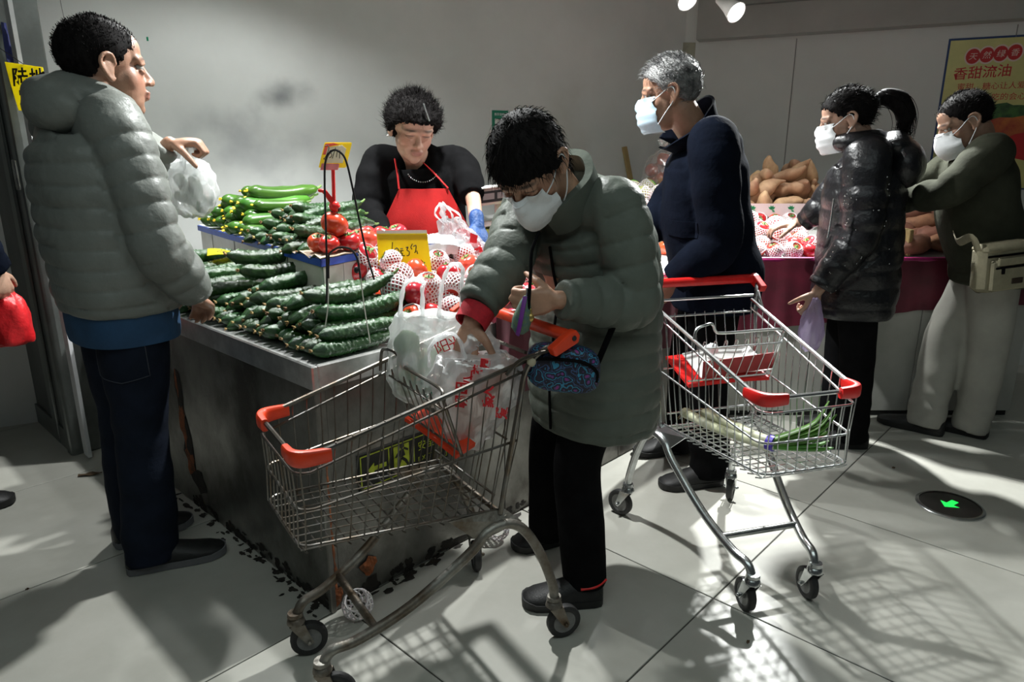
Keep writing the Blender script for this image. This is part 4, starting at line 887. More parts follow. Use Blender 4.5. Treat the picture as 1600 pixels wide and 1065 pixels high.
    # undercarriage
    for sd in (1, -1):
        q = MB(); P = cr([(.0, sd * .219, .128), (.005, sd * .217, .175), (.045, sd * .211, .285), (.095, sd * .205, .368), (.145, sd * .198, .398), (.20, sd * .190, .385), (.25, sd * .182, .335), (.40, sd * .152, .228), (.53, sd * .126, .170), (.595, sd * .113, .158), (.620, sd * .108, .125)], 6)
        q.tube(P, .0135, 12); q.obj('frame_leg', tube, t)
        q = MB(); V = [(.10, sd * .205, .395), (.22, sd * .188, .365), (.30, sd * .172, .440), (.14, sd * .178, .432)]
        q.add(V + [(x, y - sd * .004, z) for x, y, z in V], [(0, 1, 2, 3), (7, 6, 5, 4), (0, 1, 5, 4), (1, 2, 6, 5), (2, 3, 7, 6), (3, 0, 4, 7)]); q.obj('frame_plate', tube, t, smooth=False)
    q = MB(); q.tube([(.49, -.134, .188), (.49, .134, .188)], .0105, 10); q.obj('cross_bar', tube, t)
    q = MB(); q.tube([(.14, -.19, .41), (.14, .19, .41)], .008, 8); q.obj('cross_bar', tube, t)
    for (x, y), yaw in zip(((0, .219), (0, -.219), (.622, .108), (.622, -.108)), caster_yaw):
        c = V3(x, y, 0); d = V3(math.cos(yaw), math.sin(yaw), 0); s = V3(-d[1], d[0], 0); hub = c + d * .030 + V3(0, 0, .050)
        q = MB(); q.lathe([(.012, .138), (.019, .138), (.021, .128), (.016, .124), (.022, .118), (.024, .108), (.020, .104), (0, .104)], c=c, n=18)
        for sg in (1, -1):
            V = [c + s * sg * .019 + V3(0, 0, .106) - d * .018, c + s * sg * .019 + V3(0, 0, .106) + d * .022, hub + s * sg * .019 + d * .012 + V3(0, 0, -.004), hub + s * sg * .019 + V3(0, 0, -.013), hub + s * sg * .019 - d * .012 + V3(0, 0, .002)]
            o2 = s * -sg * .0035; n = 5; q.add(V + [v + o2 for v in V], [tuple(range(n)), tuple(range(2 * n - 1, n - 1, -1))] + [(i, (i + 1) % n, n + (i + 1) % n, n + i) for i in range(n)])
            q.cap_tube([hub + s * sg * .017, hub + s * sg * .024], .006, 8)
        q.add([c + s * .019 + V3(0, 0, .107) - d * .018, c + s * .019 + V3(0, 0, .107) + d * .022, c - s * .019 + V3(0, 0, .107) + d * .022, c - s * .019 + V3(0, 0, .107) - d * .018], [(0, 1, 2, 3)])
        cs = q.obj('caster', tube, t)
        Rm = np.stack([d, np.cross(s, d), s], 1); q = MB(); q.lathe([(.033, -.010), (.036, -.0125), (.044, -.0125), (.049, -.009), (.050, 0), (.049, .009), (.044, .0125), (.036, .0125), (.033, .010)], c=hub, n=28, Rm=Rm, caps=False); q.obj('tyre', M['rubber'], cs)
        q = MB(); q.lathe([(0, -.012), (.010, -.012), (.013, -.007), (.030, -.008), (.0345, -.010), (.0345, .010), (.030, .008), (.013, .007), (.010, .012), (0, .012)], c=hub, n=28, Rm=Rm); q.obj('wheel_hub', M['hub'], cs)
    return t
C1 = V3(-.004, 1.828, 0); H1 = -2.555; C2 = V3(.644, 2.376, 0); H2 = -1.301
def c1(x, y, z): return C1 + V3(math.cos(H1) * x - math.sin(H1) * y, math.sin(H1) * x + math.cos(H1) * y, z)
def c2(x, y, z): return C2 + V3(math.cos(H2) * x - math.sin(H2) * y, math.sin(H2) * x + math.cos(H2) * y, z)
make_cart(tuple(C1), H1, M['old_chrome'], M['rusty_tube'], 'worn shopping cart with rusty frame in front of the steel counter', (2.9, 1.2, 2.6, 2.9), M['orange_red'], 1, True)
make_cart(tuple(C2), H2, M['chrome'], M['tube_steel'], 'clean shopping cart with spring onions standing in the open aisle', (2.4, -2.6, 3.0, 3.05), M['red_plastic'], 2, False)
# flyer and crumpled tissue on the child seat of the second cart
ro = thing('leaflet', 'red and white leaflet lying on the child seat of the clean cart', 'leaflet', tuple(c2(.13, 0, .66)))
q = MB(); G = [[c2(.12 + .13 * u, -.10 + .26 * v, .664 - .045 * u + .012 * v + .005 * math.sin(v * 5)) for v in np.linspace(0, 1, 8)] for u in np.linspace(0, 1, 5)]; q.slab(np.array(G), V3(0, 0, .003)); q.obj('paper', M['white'], ro, org=tuple(c2(.13, 0, .66)))
q = MB(); G = [[c2(.255, -.10 + .26 * v, .622 + .012 * v + .055 * u) for v in np.linspace(0, 1, 8)] for u in (0, 1)]; q.slab(np.array(G), V3(.004, -.001, 0)); q.obj('printed_flap', mat('leaflet_red', (.34, .03, .03), .5), ro, org=tuple(c2(.13, 0, .66)))
q = MB(); tq = np.random.default_rng(3); q.ell((0, 0, 0), (.022, .016, .018), nu=14, nv=9); v = q.V[0]; v *= 1 + .35 * tq.standard_normal((len(v), 1)).clip(-1, 1)
o = q.obj('tissue', M['mask'], ang=None); o.location = c2(.17, -.02, .690); tag(o, 'crumpled white tissue on the leaflet in the clean cart', 'tissue')

# spring onions in the second cart
M['onion_white'] = mat('onion_shaft', (.66, .66, .50), .4, dark=(.52, .55, .33), vs=10, stretch=(1, 1, 1)); M['onion_green'] = mat('onion_leaf', (.10, .27, .035), .4, dark=(.05, .15, .02), vs=14, rand=.2)
so2 = thing('spring_onions', 'bundle of thick spring onions tied in purple lying in the clean cart', 'vegetable', tuple(c2(.35, -.02, .462)))
so_o = tuple(c2(.35, -.02, .462))
tie = c2(.525, -.02, .500)
for (x, y, z, r_) in ((.17, -.100, .470, .0160), (.20, -.035, .474, .0145), (.25, -.075, .497, .013)):
    q = MB(); P = cr([c2(x, y, z), c2(x + .15, y + .025, z + .003), tie + V3((y + .07) * .15, 0, (z - .48) * .6 - .004)], 6); q.cap_tube(P, [r_ * (1.12 if i < 2 else 1) for i in range(len(P))], 12); ob = q.obj('shaft', M['onion_white'], so2, org=so_o)
    q = MB(); rr_ = random.Random(int(x * 1000))
    for k in range(14):
        d = unit(V3(rr_.uniform(-1, 1), rr_.uniform(-.3, 1.4), rr_.uniform(-.8, .8))); q.tube([P[0] + d * .008, P[0] + d * .022, P[0] + d * .03 + V3(0, 0, -.006)], [.0012, .0009, .0005], 4)
    q.obj('root_hairs', M['flower'], ob, org=so_o)
ro_ = random.Random(6)
for k in range(9):
    e = ro_.uniform(-1, 1); q = MB(); L = ro_.uniform(.10, .17)
    P = cr([tie + V3(0, 0, (k - 4) * .003), c2(.560 + .01 * e, .035 + .01 * e, .492 + .006 * k), c2(.590 + .015 * e, .085 + .01 * e, .498 + .010 * k), c2(.600 + .02 * e, .118 + .012 * e, .505 + .017 * k)], 5)
    q.tube(P, [.013, .014, .014, .0145, .0145, .014, .0135, .013, .012, .0115, .011, .010, .009, .008, .006, .003][:len(P)], 8, flat=.45); q.obj('leaf', M['onion_green'], so2, org=so_o)
q = MB(); d = unit(c2(1, .55, 0) - c2(0, 0, 0)); q.tube([tie - d * .010, tie + d * .010], .026, 16, flat=.9); q.obj('purple_tie', mat('purple_tape', (.07, .035, .42), .4), so2, org=so_o)

# ------------------------------------------------------------------ carrier bags
M['bag'] = film_mat('milky_bag_film', (.96, .98, .98), clear=.48, gloss=.5)
M['bag2'] = film_mat('clear_carrier_film', (.96, .97, .98), clear=.50, gloss=.6)
M['bag_red'] = mat('red_bag_print', (.60, .012, .02), .5); M['bag_green'] = mat('green_bag_print', (.03, .24, .16), .4)
def ribbon_loop(q, P, w0, th=.0016, n=7):
    """flat film strap along P"""
    P = cr(P, 6); T, N, B = frames(P); k = len(P)
    q.tube(P, [w0 * (1 + .25 * math.sin(i * 1.7)) for i in range(k)], 8, flat=.22, caps=False)
b1 = thing('carrier_bag', 'milky carrier bag of green vegetables standing at the back of the worn cart', 'bag', tuple(c1(.22, -.09, .60)))
P0 = V3(-.225, 1.80, .66); b1.location = tuple(P0)
q = MB(); q.loft(sack(P0, [(0, .05, .04), (.015, .095, .07), (.08, .115, .085), (.16, .112, .08), (.22, .095, .065), (.245, .082, .05)], n=48, wr_=.010, seed=6)); q.obj('bag_body', M['bag'], b1, org=tuple(P0))
for (dx, dy, hx, hz) in ((-.052, .01, -.03, .36), (.055, .0, .075, .40)):
    q = MB(); c = P0 + V3(dx, dy, .235); tp = P0 + V3(hx, dy, hz - .03); ribbon_loop(q, [c + V3(-.03, 0, -.01), c + V3(-.022, 0, .05) + (tp - c) * .3, tp + V3(-.012, 0, .008), tp + V3(.018, 0, 0), c + V3(.030, 0, .05) + (tp - c) * .25, c + V3(.034, 0, -.01)], .024); q.obj('bag_handle', M['bag'], b1, org=tuple(P0))
for ch, u, v in (('阳', -.005, .155), ('光', .030, .165), ('绿', -.075, .045), ('鲜', -.05, .03)): text(ch, .042, M['bag_red'] if v > .1 else M['bag_green'], V3(u + .035, -.092 + abs(u) * .2, v), V3(.9, .25, .35), V3(-.3, 0, .95), b1, name='printed_character')
M['leafg'] = mat('leafy_green', (.10, .26, .045), .5, dark=(.05, .14, .02), vs=14)
lr = random.Random(12)
for i in range(7):
    q = MB(); q.ell((0, 0, 0), (.034 + .01 * lr.random(), .028, .040), nu=14, nv=9); v = q.V[0]; v *= 1 + .12 * np.sin(v[:, :1] * 170 + i) * np.cos(v[:, 2:] * 130 + i)
    o = q.obj('cabbage_head', M['leafg'], ang=None); o.location = P0 + V3(-.06 + .045 * (i % 3), -.02 + .035 * (i % 2), .055 + .055 * (i // 3)); tag(o, 'small green leafy head, %s up inside the milky bag' % ORD[i], 'vegetable', 'leafy heads in the milky bag')
b2 = thing('carrier_bag', 'clear carrier bag with red printed characters held open by the stooping woman', 'bag', (0, 0, 0))
P0 = V3(-.135, 1.665, .572); b2.location = tuple(P0)
q = MB(); rg = sack(P0, [(0, .022, .02), (.03, .055, .045), (.10, .085, .06), (.17, .115, .075), (.225, .11, .07), (.255, .09, .055)], n=48, wr_=.011, seed=9)
for k, r_ in enumerate(rg): r_[:, 0] += .045 * min(1, k / 14)
q.loft(rg); q.obj('bag_body', M['bag2'], b2, org=tuple(P0))
for (dx, pts) in ((-.02, [(-.075, -.01, .235), (-.07, -.02, .285), (-.03, -.02, .318), (.0, -.01, .305), (.015, 0, .25)]), (.08, [(.03, .01, .245), (.03, .0, .285), (.055, .015, .300), (.085, .03, .285), (.10, .02, .24)])):
    q = MB(); ribbon_loop(q, [P0 + V3(*p) for p in pts], .017); q.obj('bag_handle', M['bag2'], b2, org=tuple(P0))
for ch, u, v in (('朝', .020, .150), ('阳', .022, .185), ('八', .035, .210), ('一', .045, .222), ('花', .060, .236), ('园', .078, .252), ('人', .085, .175), ('家', .088, .150), ('爱', .12, .12)):
    text(ch, .032 if v < .2 else .024, M['bag_red'], V3(u, -.096 + .03 * abs(u - .04), v), V3(.1, 0, 1), V3(-1, .05, .1), b2, name='printed_character', bold=.0012)
M['pinkveg'] = mat('pale_carrot_skin', (.60, .25, .14), .55, dark=(.50, .18, .10), vs=12)
for i, (dx, dz, tx) in enumerate(((-.01, .0, .12), (.03, .02, .2), (.07, .03, .35), (.05, .05, .1), (.10, .06, .45))):
    q = MB(); a = P0 + V3(dx * .6 + .0, .0 + .012 * (i % 2), .035 + dz); d = unit(V3(tx, .1, 1)); q.cap_tube([a, a + d * .08, a + d * .15], [.017, .026, .022], 12); o = q.obj('carrot', M['pinkveg'], org=tuple(a)); tag(o, 'thick pale orange carrot, %s from the left inside the clear bag' % ORD[i], 'vegetable', 'carrots in the clear bag')
# a loose milky bag tail lying beside it
q = MB(); P1 = V3(-.040, 1.685, .665); rg = sack(P1, [(0, .02, .02), (.05, .05, .03), (.10, .06, .03), (.14, .05, .02), (.16, .02, .012)], n=36, wr_=.012, seed=14); q.loft(rg); tag(q.obj('carrier_bag', M['bag2'], org=tuple(P1)), 'small crumpled clear bag squeezed beside the printed one in the cart', 'bag')
# bag on the counter behind the price card
P1 = V3(-.30, 2.62, .955); b3 = thing('carrier_bag', 'white folded carrier bag with blue print lying behind the yellow price card', 'bag', tuple(P1)); q = MB(); q.loft(sack(P1, [(0, .06, .05), (.01, .10, .075), (.035, .11, .08), (.055, .075, .06), (.066, .03, .03)], n=40, wr_=.014, seed=17)); q.obj('bag_body', mat('white_bag_film', (.58, .60, .62), .3, bump=.4, bs=40), b3, org=tuple(P1))
q = MB(); q.add([(-.06, -.086, .036), (-.02, -.088, .042), (.02, -.086, .046), (-.02, -.088, .048)], [(0, 1, 2, 3)]); q.obj('blue_print', M['blue'], b3)

# ------------------------------------------------------------------ price stands and cards on the counter
def wirestand(pts, w, name, label):
    q = MB(); q.tube(cr(pts, 6), w, 7); return tag(q.obj(name, M['black'], org=tuple(pts[0])), label, 'price stand')
wirestand([(-.549, 1.94, .835), (-.535, 1.945, .95), (-.528, 1.95, 1.10), (-.522, 1.95, 1.24), (-.514, 1.95, 1.305), (-.492, 1.95, 1.332), (-.468, 1.95, 1.322), (-.455, 1.95, 1.29), (-.440, 1.95, 1.20), (-.418, 1.95, 1.06), (-.400, 1.96, .97)], .0030, 'wire_price_stand', 'tall black wire price stand looping up behind the cucumbers')
ws2 = wirestand([(-.516, 1.898, .985), (-.515, 1.90, 1.01), (-.512, 1.90, 1.035), (-.508, 1.90, 1.055), (-.480, 1.90, 1.072), (-.448, 1.90, 1.066), (-.432, 1.90, 1.04), (-.428, 1.90, 1.01), (-.426, 1.90, .985)], .0030, 'wire_price_stand', 'low black wire price stand with a knob in front of the white step')
for a_, b_, c_ in (((-.516, 1.898, .99), (-.522, 1.89, .90), (-.540, 1.87, .80)), ((-.426, 1.90, .99), (-.419, 1.895, .90), (-.406, 1.885, .80))):
    q = MB(); q.tube(cr([a_, b_, c_], 5), .0017, 6); q.obj('pale_string', mat('pale_string', (.55, .53, .46), .7), ws2, org=(-.516, 1.898, .985))
q = MB(); q.ell((0, 0, 0), (.008, .008, .010), nu=12, nv=8); o = q.obj('stand_knob', M['black']); o.location = (-.437, 1.905, 1.008); tag(o, 'black screw knob gripping the low wire price stand', 'knob')
# red clip holder with its printed price card
pc = thing('price_holder', 'red clip price holder with yellow and white card among the step tomatoes', 'price stand', (-.612, 2.36, 1.03))
pco = (-.612, 2.36, 1.03)
def prt(q, name, m, **k): return q.obj(name, m, pc, org=pco, **k)
q = MB(); q.tube([(-.606, 2.36, 1.12), (-.600, 2.36, 1.275)], .0062, 8); prt(q, 'upright', M['red_plastic'])
q = MB(); q.ell((-.603, 2.36, 1.150), (.019, .015, .019), nu=14, nv=9); q.cap_tube(cr([(-.605, 2.36, 1.158), (-.618, 2.355, 1.180), (-.632, 2.35, 1.200), (-.646, 2.345, 1.204)], 4), [.009] * 5 + [.008] * 4 + [.006] * 4, 10); prt(q, 'clip_lever', M['red_plastic'])
q = MB(); q.tube([(-.600, 2.36, 1.145), (-.585, 2.36, 1.14)], .008, 10); q.tube([(-.612, 2.36, 1.135), (-.612, 2.36, 1.03)], .006, 8); prt(q, 'clip_foot', M['black'])
X_ = unit(V3(1, .08, 0)); Y_ = unit(V3(.24, .32, 1)); cO = V3(-.646, 2.352, 1.278); Nn = unit(np.cross(X_, Y_))
def cardpoly(name, pts, m, off, th=.001):
    q = MB(); V = [cO + X_ * u + Y_ * v + Nn * off for u, v in pts]; n = len(V); q.add(V + [v - Nn * th for v in V], [tuple(range(n)), tuple(range(2 * n - 1, n - 1, -1))] + [((i + 1) % n, i, n + i, n + (i + 1) % n) for i in range(n)]); return prt(q, name, m, smooth=False)
cardpoly('card', [(0, .003), (.003, 0), (.087, 0), (.090, .003), (.090, .085), (.087, .088), (.003, .088), (0, .085)], thin_card('card_yellow', (.88, .74, .06), (.84, .68, .05)), 0, .0018)
cardpoly('white_panel', [(.014, .016), (.076, .016), (.076, .066), (.06, .078), (.014, .070)], thin_card('white_paper', (.86, .86, .84), (.80, .80, .78)), .0012); cardpoly('red_print', [(.004, .045), (.014, .045), (.014, .072), (.05, .080), (.03, .085), (.004, .083)], M['orange_red'], .0016)
cardpoly('clip_strip', [(.008, -.008), (.066, -.008), (.066, .012), (.008, .014)], mat('pink_red_clip', (.72, .16, .16), .4), .003, .004)
strokes([[(.022, .070), (.032, .074), (.036, .062), (.026, .038), (.018, .028), (.030, .030)], [(.046, .058), (.040, .056), (.038, .048), (.044, .046), (.043, .036), (.036, .032)], [(.047, .056), (.051, .058)], [(.058, .066), (.046, .030)], [(.066, .060), (.062, .048), (.060, .034)], [(.068, .052), (.074, .050)], [(.072, .058), (.070, .030)]], M['ink'], cO - V3(*pco) + Nn * .0028, X_, Y_, pc, .0026)
# big yellow hand written card standing in the heap
yo = V3(-.472, 2.40, .895); X_ = unit(V3(1, .06, 0)); Y_ = unit(V3(-.10, .10, 1)); Nn = unit(np.cross(X_, Y_)); pc2 = thing('price_card', 'large yellow handwritten price card standing up among the netted tomatoes', 'price card', tuple(yo)); G = []
for i in range(7):
    v = .158 * i / 6; G.append([yo + X_ * (u * (.188 - .012 * i / 6) + .012 * (i / 6)) + Y_ * v + Nn * .006 * math.sin(u * 3) for u in np.linspace(0, 1, 9)])
q = MB(); q.slab(np.array(G), -Nn * .0016); q.obj('card', M['yellow_card'], pc2, org=tuple(yo))
q = MB(); q.slab(np.array([[g_ + Nn * -.002 + Y_ * .004 for g_ in G[5]], [g_ + Nn * -.002 + Y_ * .012 for g_ in G[6]]]), -Nn * .001); q.obj('clear_sleeve', mat('card_sleeve', (.8, .8, .78), .2), pc2, org=tuple(yo))
strokes([[(.052, .128), (.048, .09), (.042, .062)], [(.066, .108), (.058, .100), (.056, .084), (.064, .078), (.072, .088), (.072, .102), (.066, .108)], [(.078, .104), (.088, .105)], [(.076, .097), (.090, .098)], [(.083, .097), (.080, .090), (.086, .088), (.084, .082), (.094, .080)],
         [(.098, .108), (.106, .110), (.102, .100), (.110, .094), (.108, .082), (.100, .080)], [(.122, .122), (.116, .110), (.120, .102)], [(.124, .112), (.134, .116), (.132, .096), (.128, .090)], [(.136, .098), (.139, .086)]], M['ink'], Nn * .0078, X_, Y_, pc2, .0036)

# weighing scale on its box at the back, green basket beside it
scale_o = V3(-.17, 3.0, 1.06)
sc_ = thing('weighing_scale', 'pinkish grey weighing scale with dark display panel behind the stooping woman', 'scale', tuple(scale_o)); X_ = unit(V3(1, .10, .12)); Y_ = V3(0, 0, 1); Z_ = unit(np.cross(X_, Y_))
def scb(name, x0, x1, z0, z1, d0, d1, m, bev=.004):
    q = MB(); q.box((x0, d0, z0), (x1, d1, z1), M=(np.stack([X_, -Z_, V3(0, 0, 1)], 1), scale_o), bev=bev); return q.obj(name, m, sc_, org=tuple(scale_o), smooth=False)
M['scale'] = mat('pinkish_scale_plastic', (.62, .50, .48), .4)
scb('display_head', 0, .27, .04, .112, 0, .06, M['scale'], .008); scb('top_plate', -.012, .28, .112, .120, -.02, .09, M['white'], .002); scb('display_panel', .03, .25, .052, .100, -.004, .002, mat('dark_display', (.035, .03, .035), .2), .001)
M['lcd'] = mat('grey_lcd', (.34, .30, .31), .25)
scb('lcd_window', .045, .095, .064, .090, -.0055, -.003, M['lcd'], .0005); scb('lcd_window', .108, .165, .064, .090, -.0055, -.003, M['lcd'], .0005); scb('neck', .10, .19, -.04, .045, .03, .07, M['scale'], .006); scb('platform', .03, .33, -.055, -.03, .02, .30, M['steel_rim'], .004)
bb = thing('cardboard_box', 'yellow and green printed box under the weighing scale', 'box', (-.12, 3.02, .935))
def bbx(name, lo, hi, m): q = MB(); q.box(lo, hi, bev=.002); return q.obj(name, m, bb, org=(-.12, 3.02, .935), smooth=False)
bbx('carton', (-.12, 3.03, .766), (.30, 3.36, 1.003), mat('printed_green_card', (.16, .22, .04), .6, dark=(.35, .33, .06), vs=24)); bbx('orange_band', (-.122, 3.026, .955), (.302, 3.03, .982), mat('orange_band', (.52, .24, .02), .6))
gb = thing('green_basket', 'small bright green plastic basket beside the scale', 'basket', (-.02, 2.99, 1.004)); q = MB(); a_, b_ = (-.045, 2.97), (.06, 3.05)
r0 = [(a_[0] + .01, a_[1] + .01, 1.004), (b_[0] - .01, a_[1] + .01, 1.004), (b_[0] - .01, b_[1] - .01, 1.004), (a_[0] + .01, b_[1] - .01, 1.004)]; r1 = [(a_[0], a_[1], 1.058), (b_[0], a_[1], 1.058), (b_[0], b_[1], 1.058), (a_[0], b_[1], 1.058)]
q.loft([r0, r1], caps=False); q.add(r0, [(3, 2, 1, 0)]); q.tube([np.array(p) for p in r1], .004, 6, closed=True); q.obj('tub', mat('bright_green_plastic', (.015, .42, .05), .35), gb, org=(-.02, 2.99, 1.004), smooth=False)
for i in range(5):
    q = MB(); q.box((-.030 + .018 * i, 2.9685, 1.020), (-.022 + .018 * i, 2.9765, 1.045)); q.obj('slot', M['sign_black'], gb, org=(-.02, 2.99, 1.004), smooth=False)
# the back shelf the scale stands on
sh = thing('back_shelf', 'plain grey shelf board along the wall behind the vendor carrying the scale', 'shelf', (.12, 3.2, 0)); q = MB(); q.box((-.20, 3.0, .735), (.50, 3.42, .765), bev=.004); q.obj('board', M['steel_rim'], sh, org=(.12, 3.2, 0), smooth=False)
for x, y in ((-.17, 3.03), (.47, 3.03), (-.17, 3.38), (.47, 3.38)):
    q = MB(); q.box((x - .015, y - .015, 0), (x + .015, y + .015, .735)); q.obj('leg', M['frame_metal'], sh, org=(.12, 3.2, 0), smooth=False)

# empty foam nets and scraps on the floor
def loose_net(c, label, s=1.0, tilt=.5):
    q = net_mb(.042, .034, .5, 2.4, .3, 13); v = np.vstack(q.V) * s; a = math.cos(tilt), math.sin(tilt); v = np.stack([v[:, 0], v[:, 1] * a[0] - v[:, 2] * a[1] * .8, v[:, 1] * a[1] + v[:, 2] * a[0] * .9], 1); v[:, 2] -= v[:, 2].min() - .002
    q.V = [v]; o = q.obj('foam_net', M['foam'], ang=None); o.location = c; return tag(o, label, 'foam net')
loose_net((-.455, 1.735, 0), 'empty white foam net lying on the floor behind the worn cart\'s front leg'); loose_net((-.05, 2.16, 0), 'empty white foam net lying by the steel counter base near the stooping woman', .9, .9)
def scrap(c, l, w_, rz, m, label):
    q = MB(); G = [[V3((u - .5) * l, (v - .5) * w_ * (1 - .5 * abs(2 * u - 1)), .004 + .006 * math.sin(u * 5 + v * 2) ** 2) for v in np.linspace(0, 1, 4)] for u in np.linspace(0, 1, 8)]
    q.slab(np.array(G), V3(0, 0, .001)); o = q.obj('dry_leaf', m); o.location = c; o.rotation_euler = (0, 0, rz); tag(o, label, 'leaf')
M['deadleaf'] = mat('dry_leaf', (.10, .06, .03), .8, var=.3, vs=40)
scrap((-1.80, 2.66, 0), .09, .03, .3, M['deadleaf'], 'dark curled leaf on the floor by the door frame'); scrap((.66, 1.62, 0), .014, .008, .8, M['deadleaf'], 'tiny dark scrap on the floor by the clean cart\'s front wheel'); scrap((-1.52, 1.86, 0), .010, .007, .8, M['deadleaf'], 'tiny dark speck on the floor left of the near man\'s shoe')
scrap((1.66, 2.72, 0), .014, .01, .1, M['deadleaf'], 'dark crumb on the floor beyond the green arrow light'); scrap((.22, 2.24, 0), .09, .05, .5, mat('rusty_scrap', (.24, .11, .03), .8, var=.4, vs=30), 'rust coloured scrap at the counter base behind the stooping woman')
# ------------------------------------------------------------------ people: continuous skins grown from overlapping shells
CP, SP_ = math.cos(R(15.305)), math.sin(R(15.305))
def at(px, py, y):
    """the world point at depth y seen at a photograph pixel (1600 x 1065)"""
    u, v = (px - 800) / 1067, -(py - 532.5) / 1067; r = V3(u, CP + v * SP_, -SP_ + v * CP); return V3(0, 0, 1.322) + r * (y / r[1])
def remesh(q, vox):
    me = bpy.data.meshes.new('shells'); V, F = q.arr(); me.from_pydata(V.tolist(), [], F); o = bpy.data.objects.new('shells', me); COL.objects.link(o)
    m = o.modifiers.new('r', 'REMESH'); m.mode = 'VOXEL'; m.voxel_size = vox; m.adaptivity = 0
    bpy.context.view_layer.update(); dg = bpy.context.evaluated_depsgraph_get(); e = bpy.data.meshes.new_from_object(o.evaluated_get(dg))
    n = len(e.vertices); V = np.zeros(n * 3); e.vertices.foreach_get('co', V); Q = np.zeros(len(e.loops), int); e.loops.foreach_get('vertex_index', Q)
    bpy.data.objects.remove(o); bpy.data.meshes.remove(me); bpy.data.meshes.remove(e); return V.reshape(-1, 3), Q.reshape(-1, 4)
def edges(Q): return np.vstack([Q[:, [0, 1]], Q[:, [1, 2]], Q[:, [2, 3]], Q[:, [3, 0]]])
def relax(V, Q, it=3, lam=.5):
    E = edges(Q); n = len(V); a = np.concatenate([E[:, 0], E[:, 1]]); b = np.concatenate([E[:, 1], E[:, 0]]); cnt = np.maximum(np.bincount(a, minlength=n), 1)
    for _ in range(it):
        m = np.stack([np.bincount(a, weights=V[b, k], minlength=n) for k in range(3)], 1) / cnt[:, None]; V = V + (m - V) * lam
    return V
def vnorm(V, Q):
    f = np.cross(V[Q[:, 2]] - V[Q[:, 0]], V[Q[:, 3]] - V[Q[:, 1]]); n = np.zeros_like(V)
    for k in range(4):
        for c in range(3): n[:, c] += np.bincount(Q[:, k], weights=f[:, c], minlength=len(V))
    return n / np.maximum(np.linalg.norm(n, axis=1)[:, None], 1e-12)
def wn(P, f, seed=0, k=5):
    g = np.random.default_rng(seed); out = np.zeros(len(P))
    for i in range(k):
        d = g.standard_normal(3); d /= np.linalg.norm(d); ff = f * (.6 + .9 * g.random()); out += np.sin(P @ d * ff + g.random() * 6.28 + .8 * np.sin(P @ np.roll(d, 1) * ff * .7 + i))
    return out / k
def emit_mesh(name, V, Q, m, parent, org, col=None):
    me = bpy.data.meshes.new(name); me.from_pydata((V - np.asarray(org)).tolist(), [], Q.tolist()); me.polygons.foreach_set('use_smooth', [True] * len(me.polygons)); me.materials.append(m)
    if col is not None:
        a = me.color_attributes.new('Col', 'FLOAT_COLOR', 'POINT'); a.data.foreach_set('color', np.hstack([col, np.ones((len(V), 1))]).astype(np.float32).ravel())
    me.update(); o = bpy.data.objects.new(name, me); COL.objects.link(o)
    if parent is not None: o.parent = parent
    else: o.location = org
    return o
def sstep(x, a, b): t = np.clip((x - a) / (b - a), 0, 1); return t * t * (3 - 2 * t)

class Fig:
    def __init__(s, **k):
        s.__dict__.update(k); s.org = tuple(V3(s.pel[0], s.pel[1], 0))
        f = unit(s.hd); up = V3(0, 0, 1); r = unit(np.cross(f, up)); u = np.cross(r, f); ro = getattr(s, 'roll', 0.0)
        r, u = r * math.cos(ro) + u * math.sin(ro), u * math.cos(ro) - r * math.sin(ro); s.Rh = np.stack([r, f, u], 1)
        s.fc = unit(V3(s.fc[0], s.fc[1], 0)); s.fp = unit(V3(s.fp[0], s.fp[1], 0)); s.rc = V3(s.fc[1], -s.fc[0], 0); s.rp = V3(s.fp[1], -s.fp[0], 0)
        sw = getattr(s, 'sw', .17); s.sR = getattr(s, 'sR', s.chest + s.rc * sw); s.sL = getattr(s, 'sL', s.chest - s.rc * sw)
        s.hipR = s.pel + s.rp * .085; s.hipL = s.pel - s.rp * .085
        s.neck = getattr(s, 'neck', s.chest + (s.H(0, -.03, -.10) - s.chest) * .45)
    def H(s, x, y, z): return s.hc + s.Rh @ (V3(x, y, z) * s.hs)
    def hl(s, P): return (P - s.hc) @ s.Rh / s.hs
    def spine(s, t):
        if t <= 0: return s.pel + V3(0, 0, t * .5)
        b = s.pel + (s.chest - s.pel) * t + V3(0, 0, 0)
        if t > 1: b = s.chest + (s.neck - s.chest) * ((t - 1) / .12)
        else: b = b - (s.fc * (1 - t) * t * 4 * getattr(s, 'hunch', .0))
        return b
    def ring(s, t, hw, hd, fo=0.0, so=0.0, n=36, ex=2.5):
        e = .02; T = unit(s.spine(t + e) - s.spine(t - e)); k = min(max(t, 0), 1); f = unit(s.fp * (1 - k) + s.fc * k); lat = V3(f[1], -f[0], 0); fv = unit(np.cross(T, lat)); lat = np.cross(fv, T)
        a = np.arange(n) * 2 * math.pi / n; c, d = np.cos(a), np.sin(a); x = np.sign(c) * np.abs(c) ** (2 / ex) * hw + so; y = np.sign(d) * np.abs(d) ** (2 / ex) * hd + fo
        return s.spine(t) + x[:, None] * lat + y[:, None] * fv
    def front(s, t, hd, fo=0.0, side=0.0): r = s.ring(t, .1, hd, fo); k = min(max(t, 0), 1); f = unit(s.fp * (1 - k) + s.fc * k); return r[9] + V3(f[1], -f[0], 0) * side

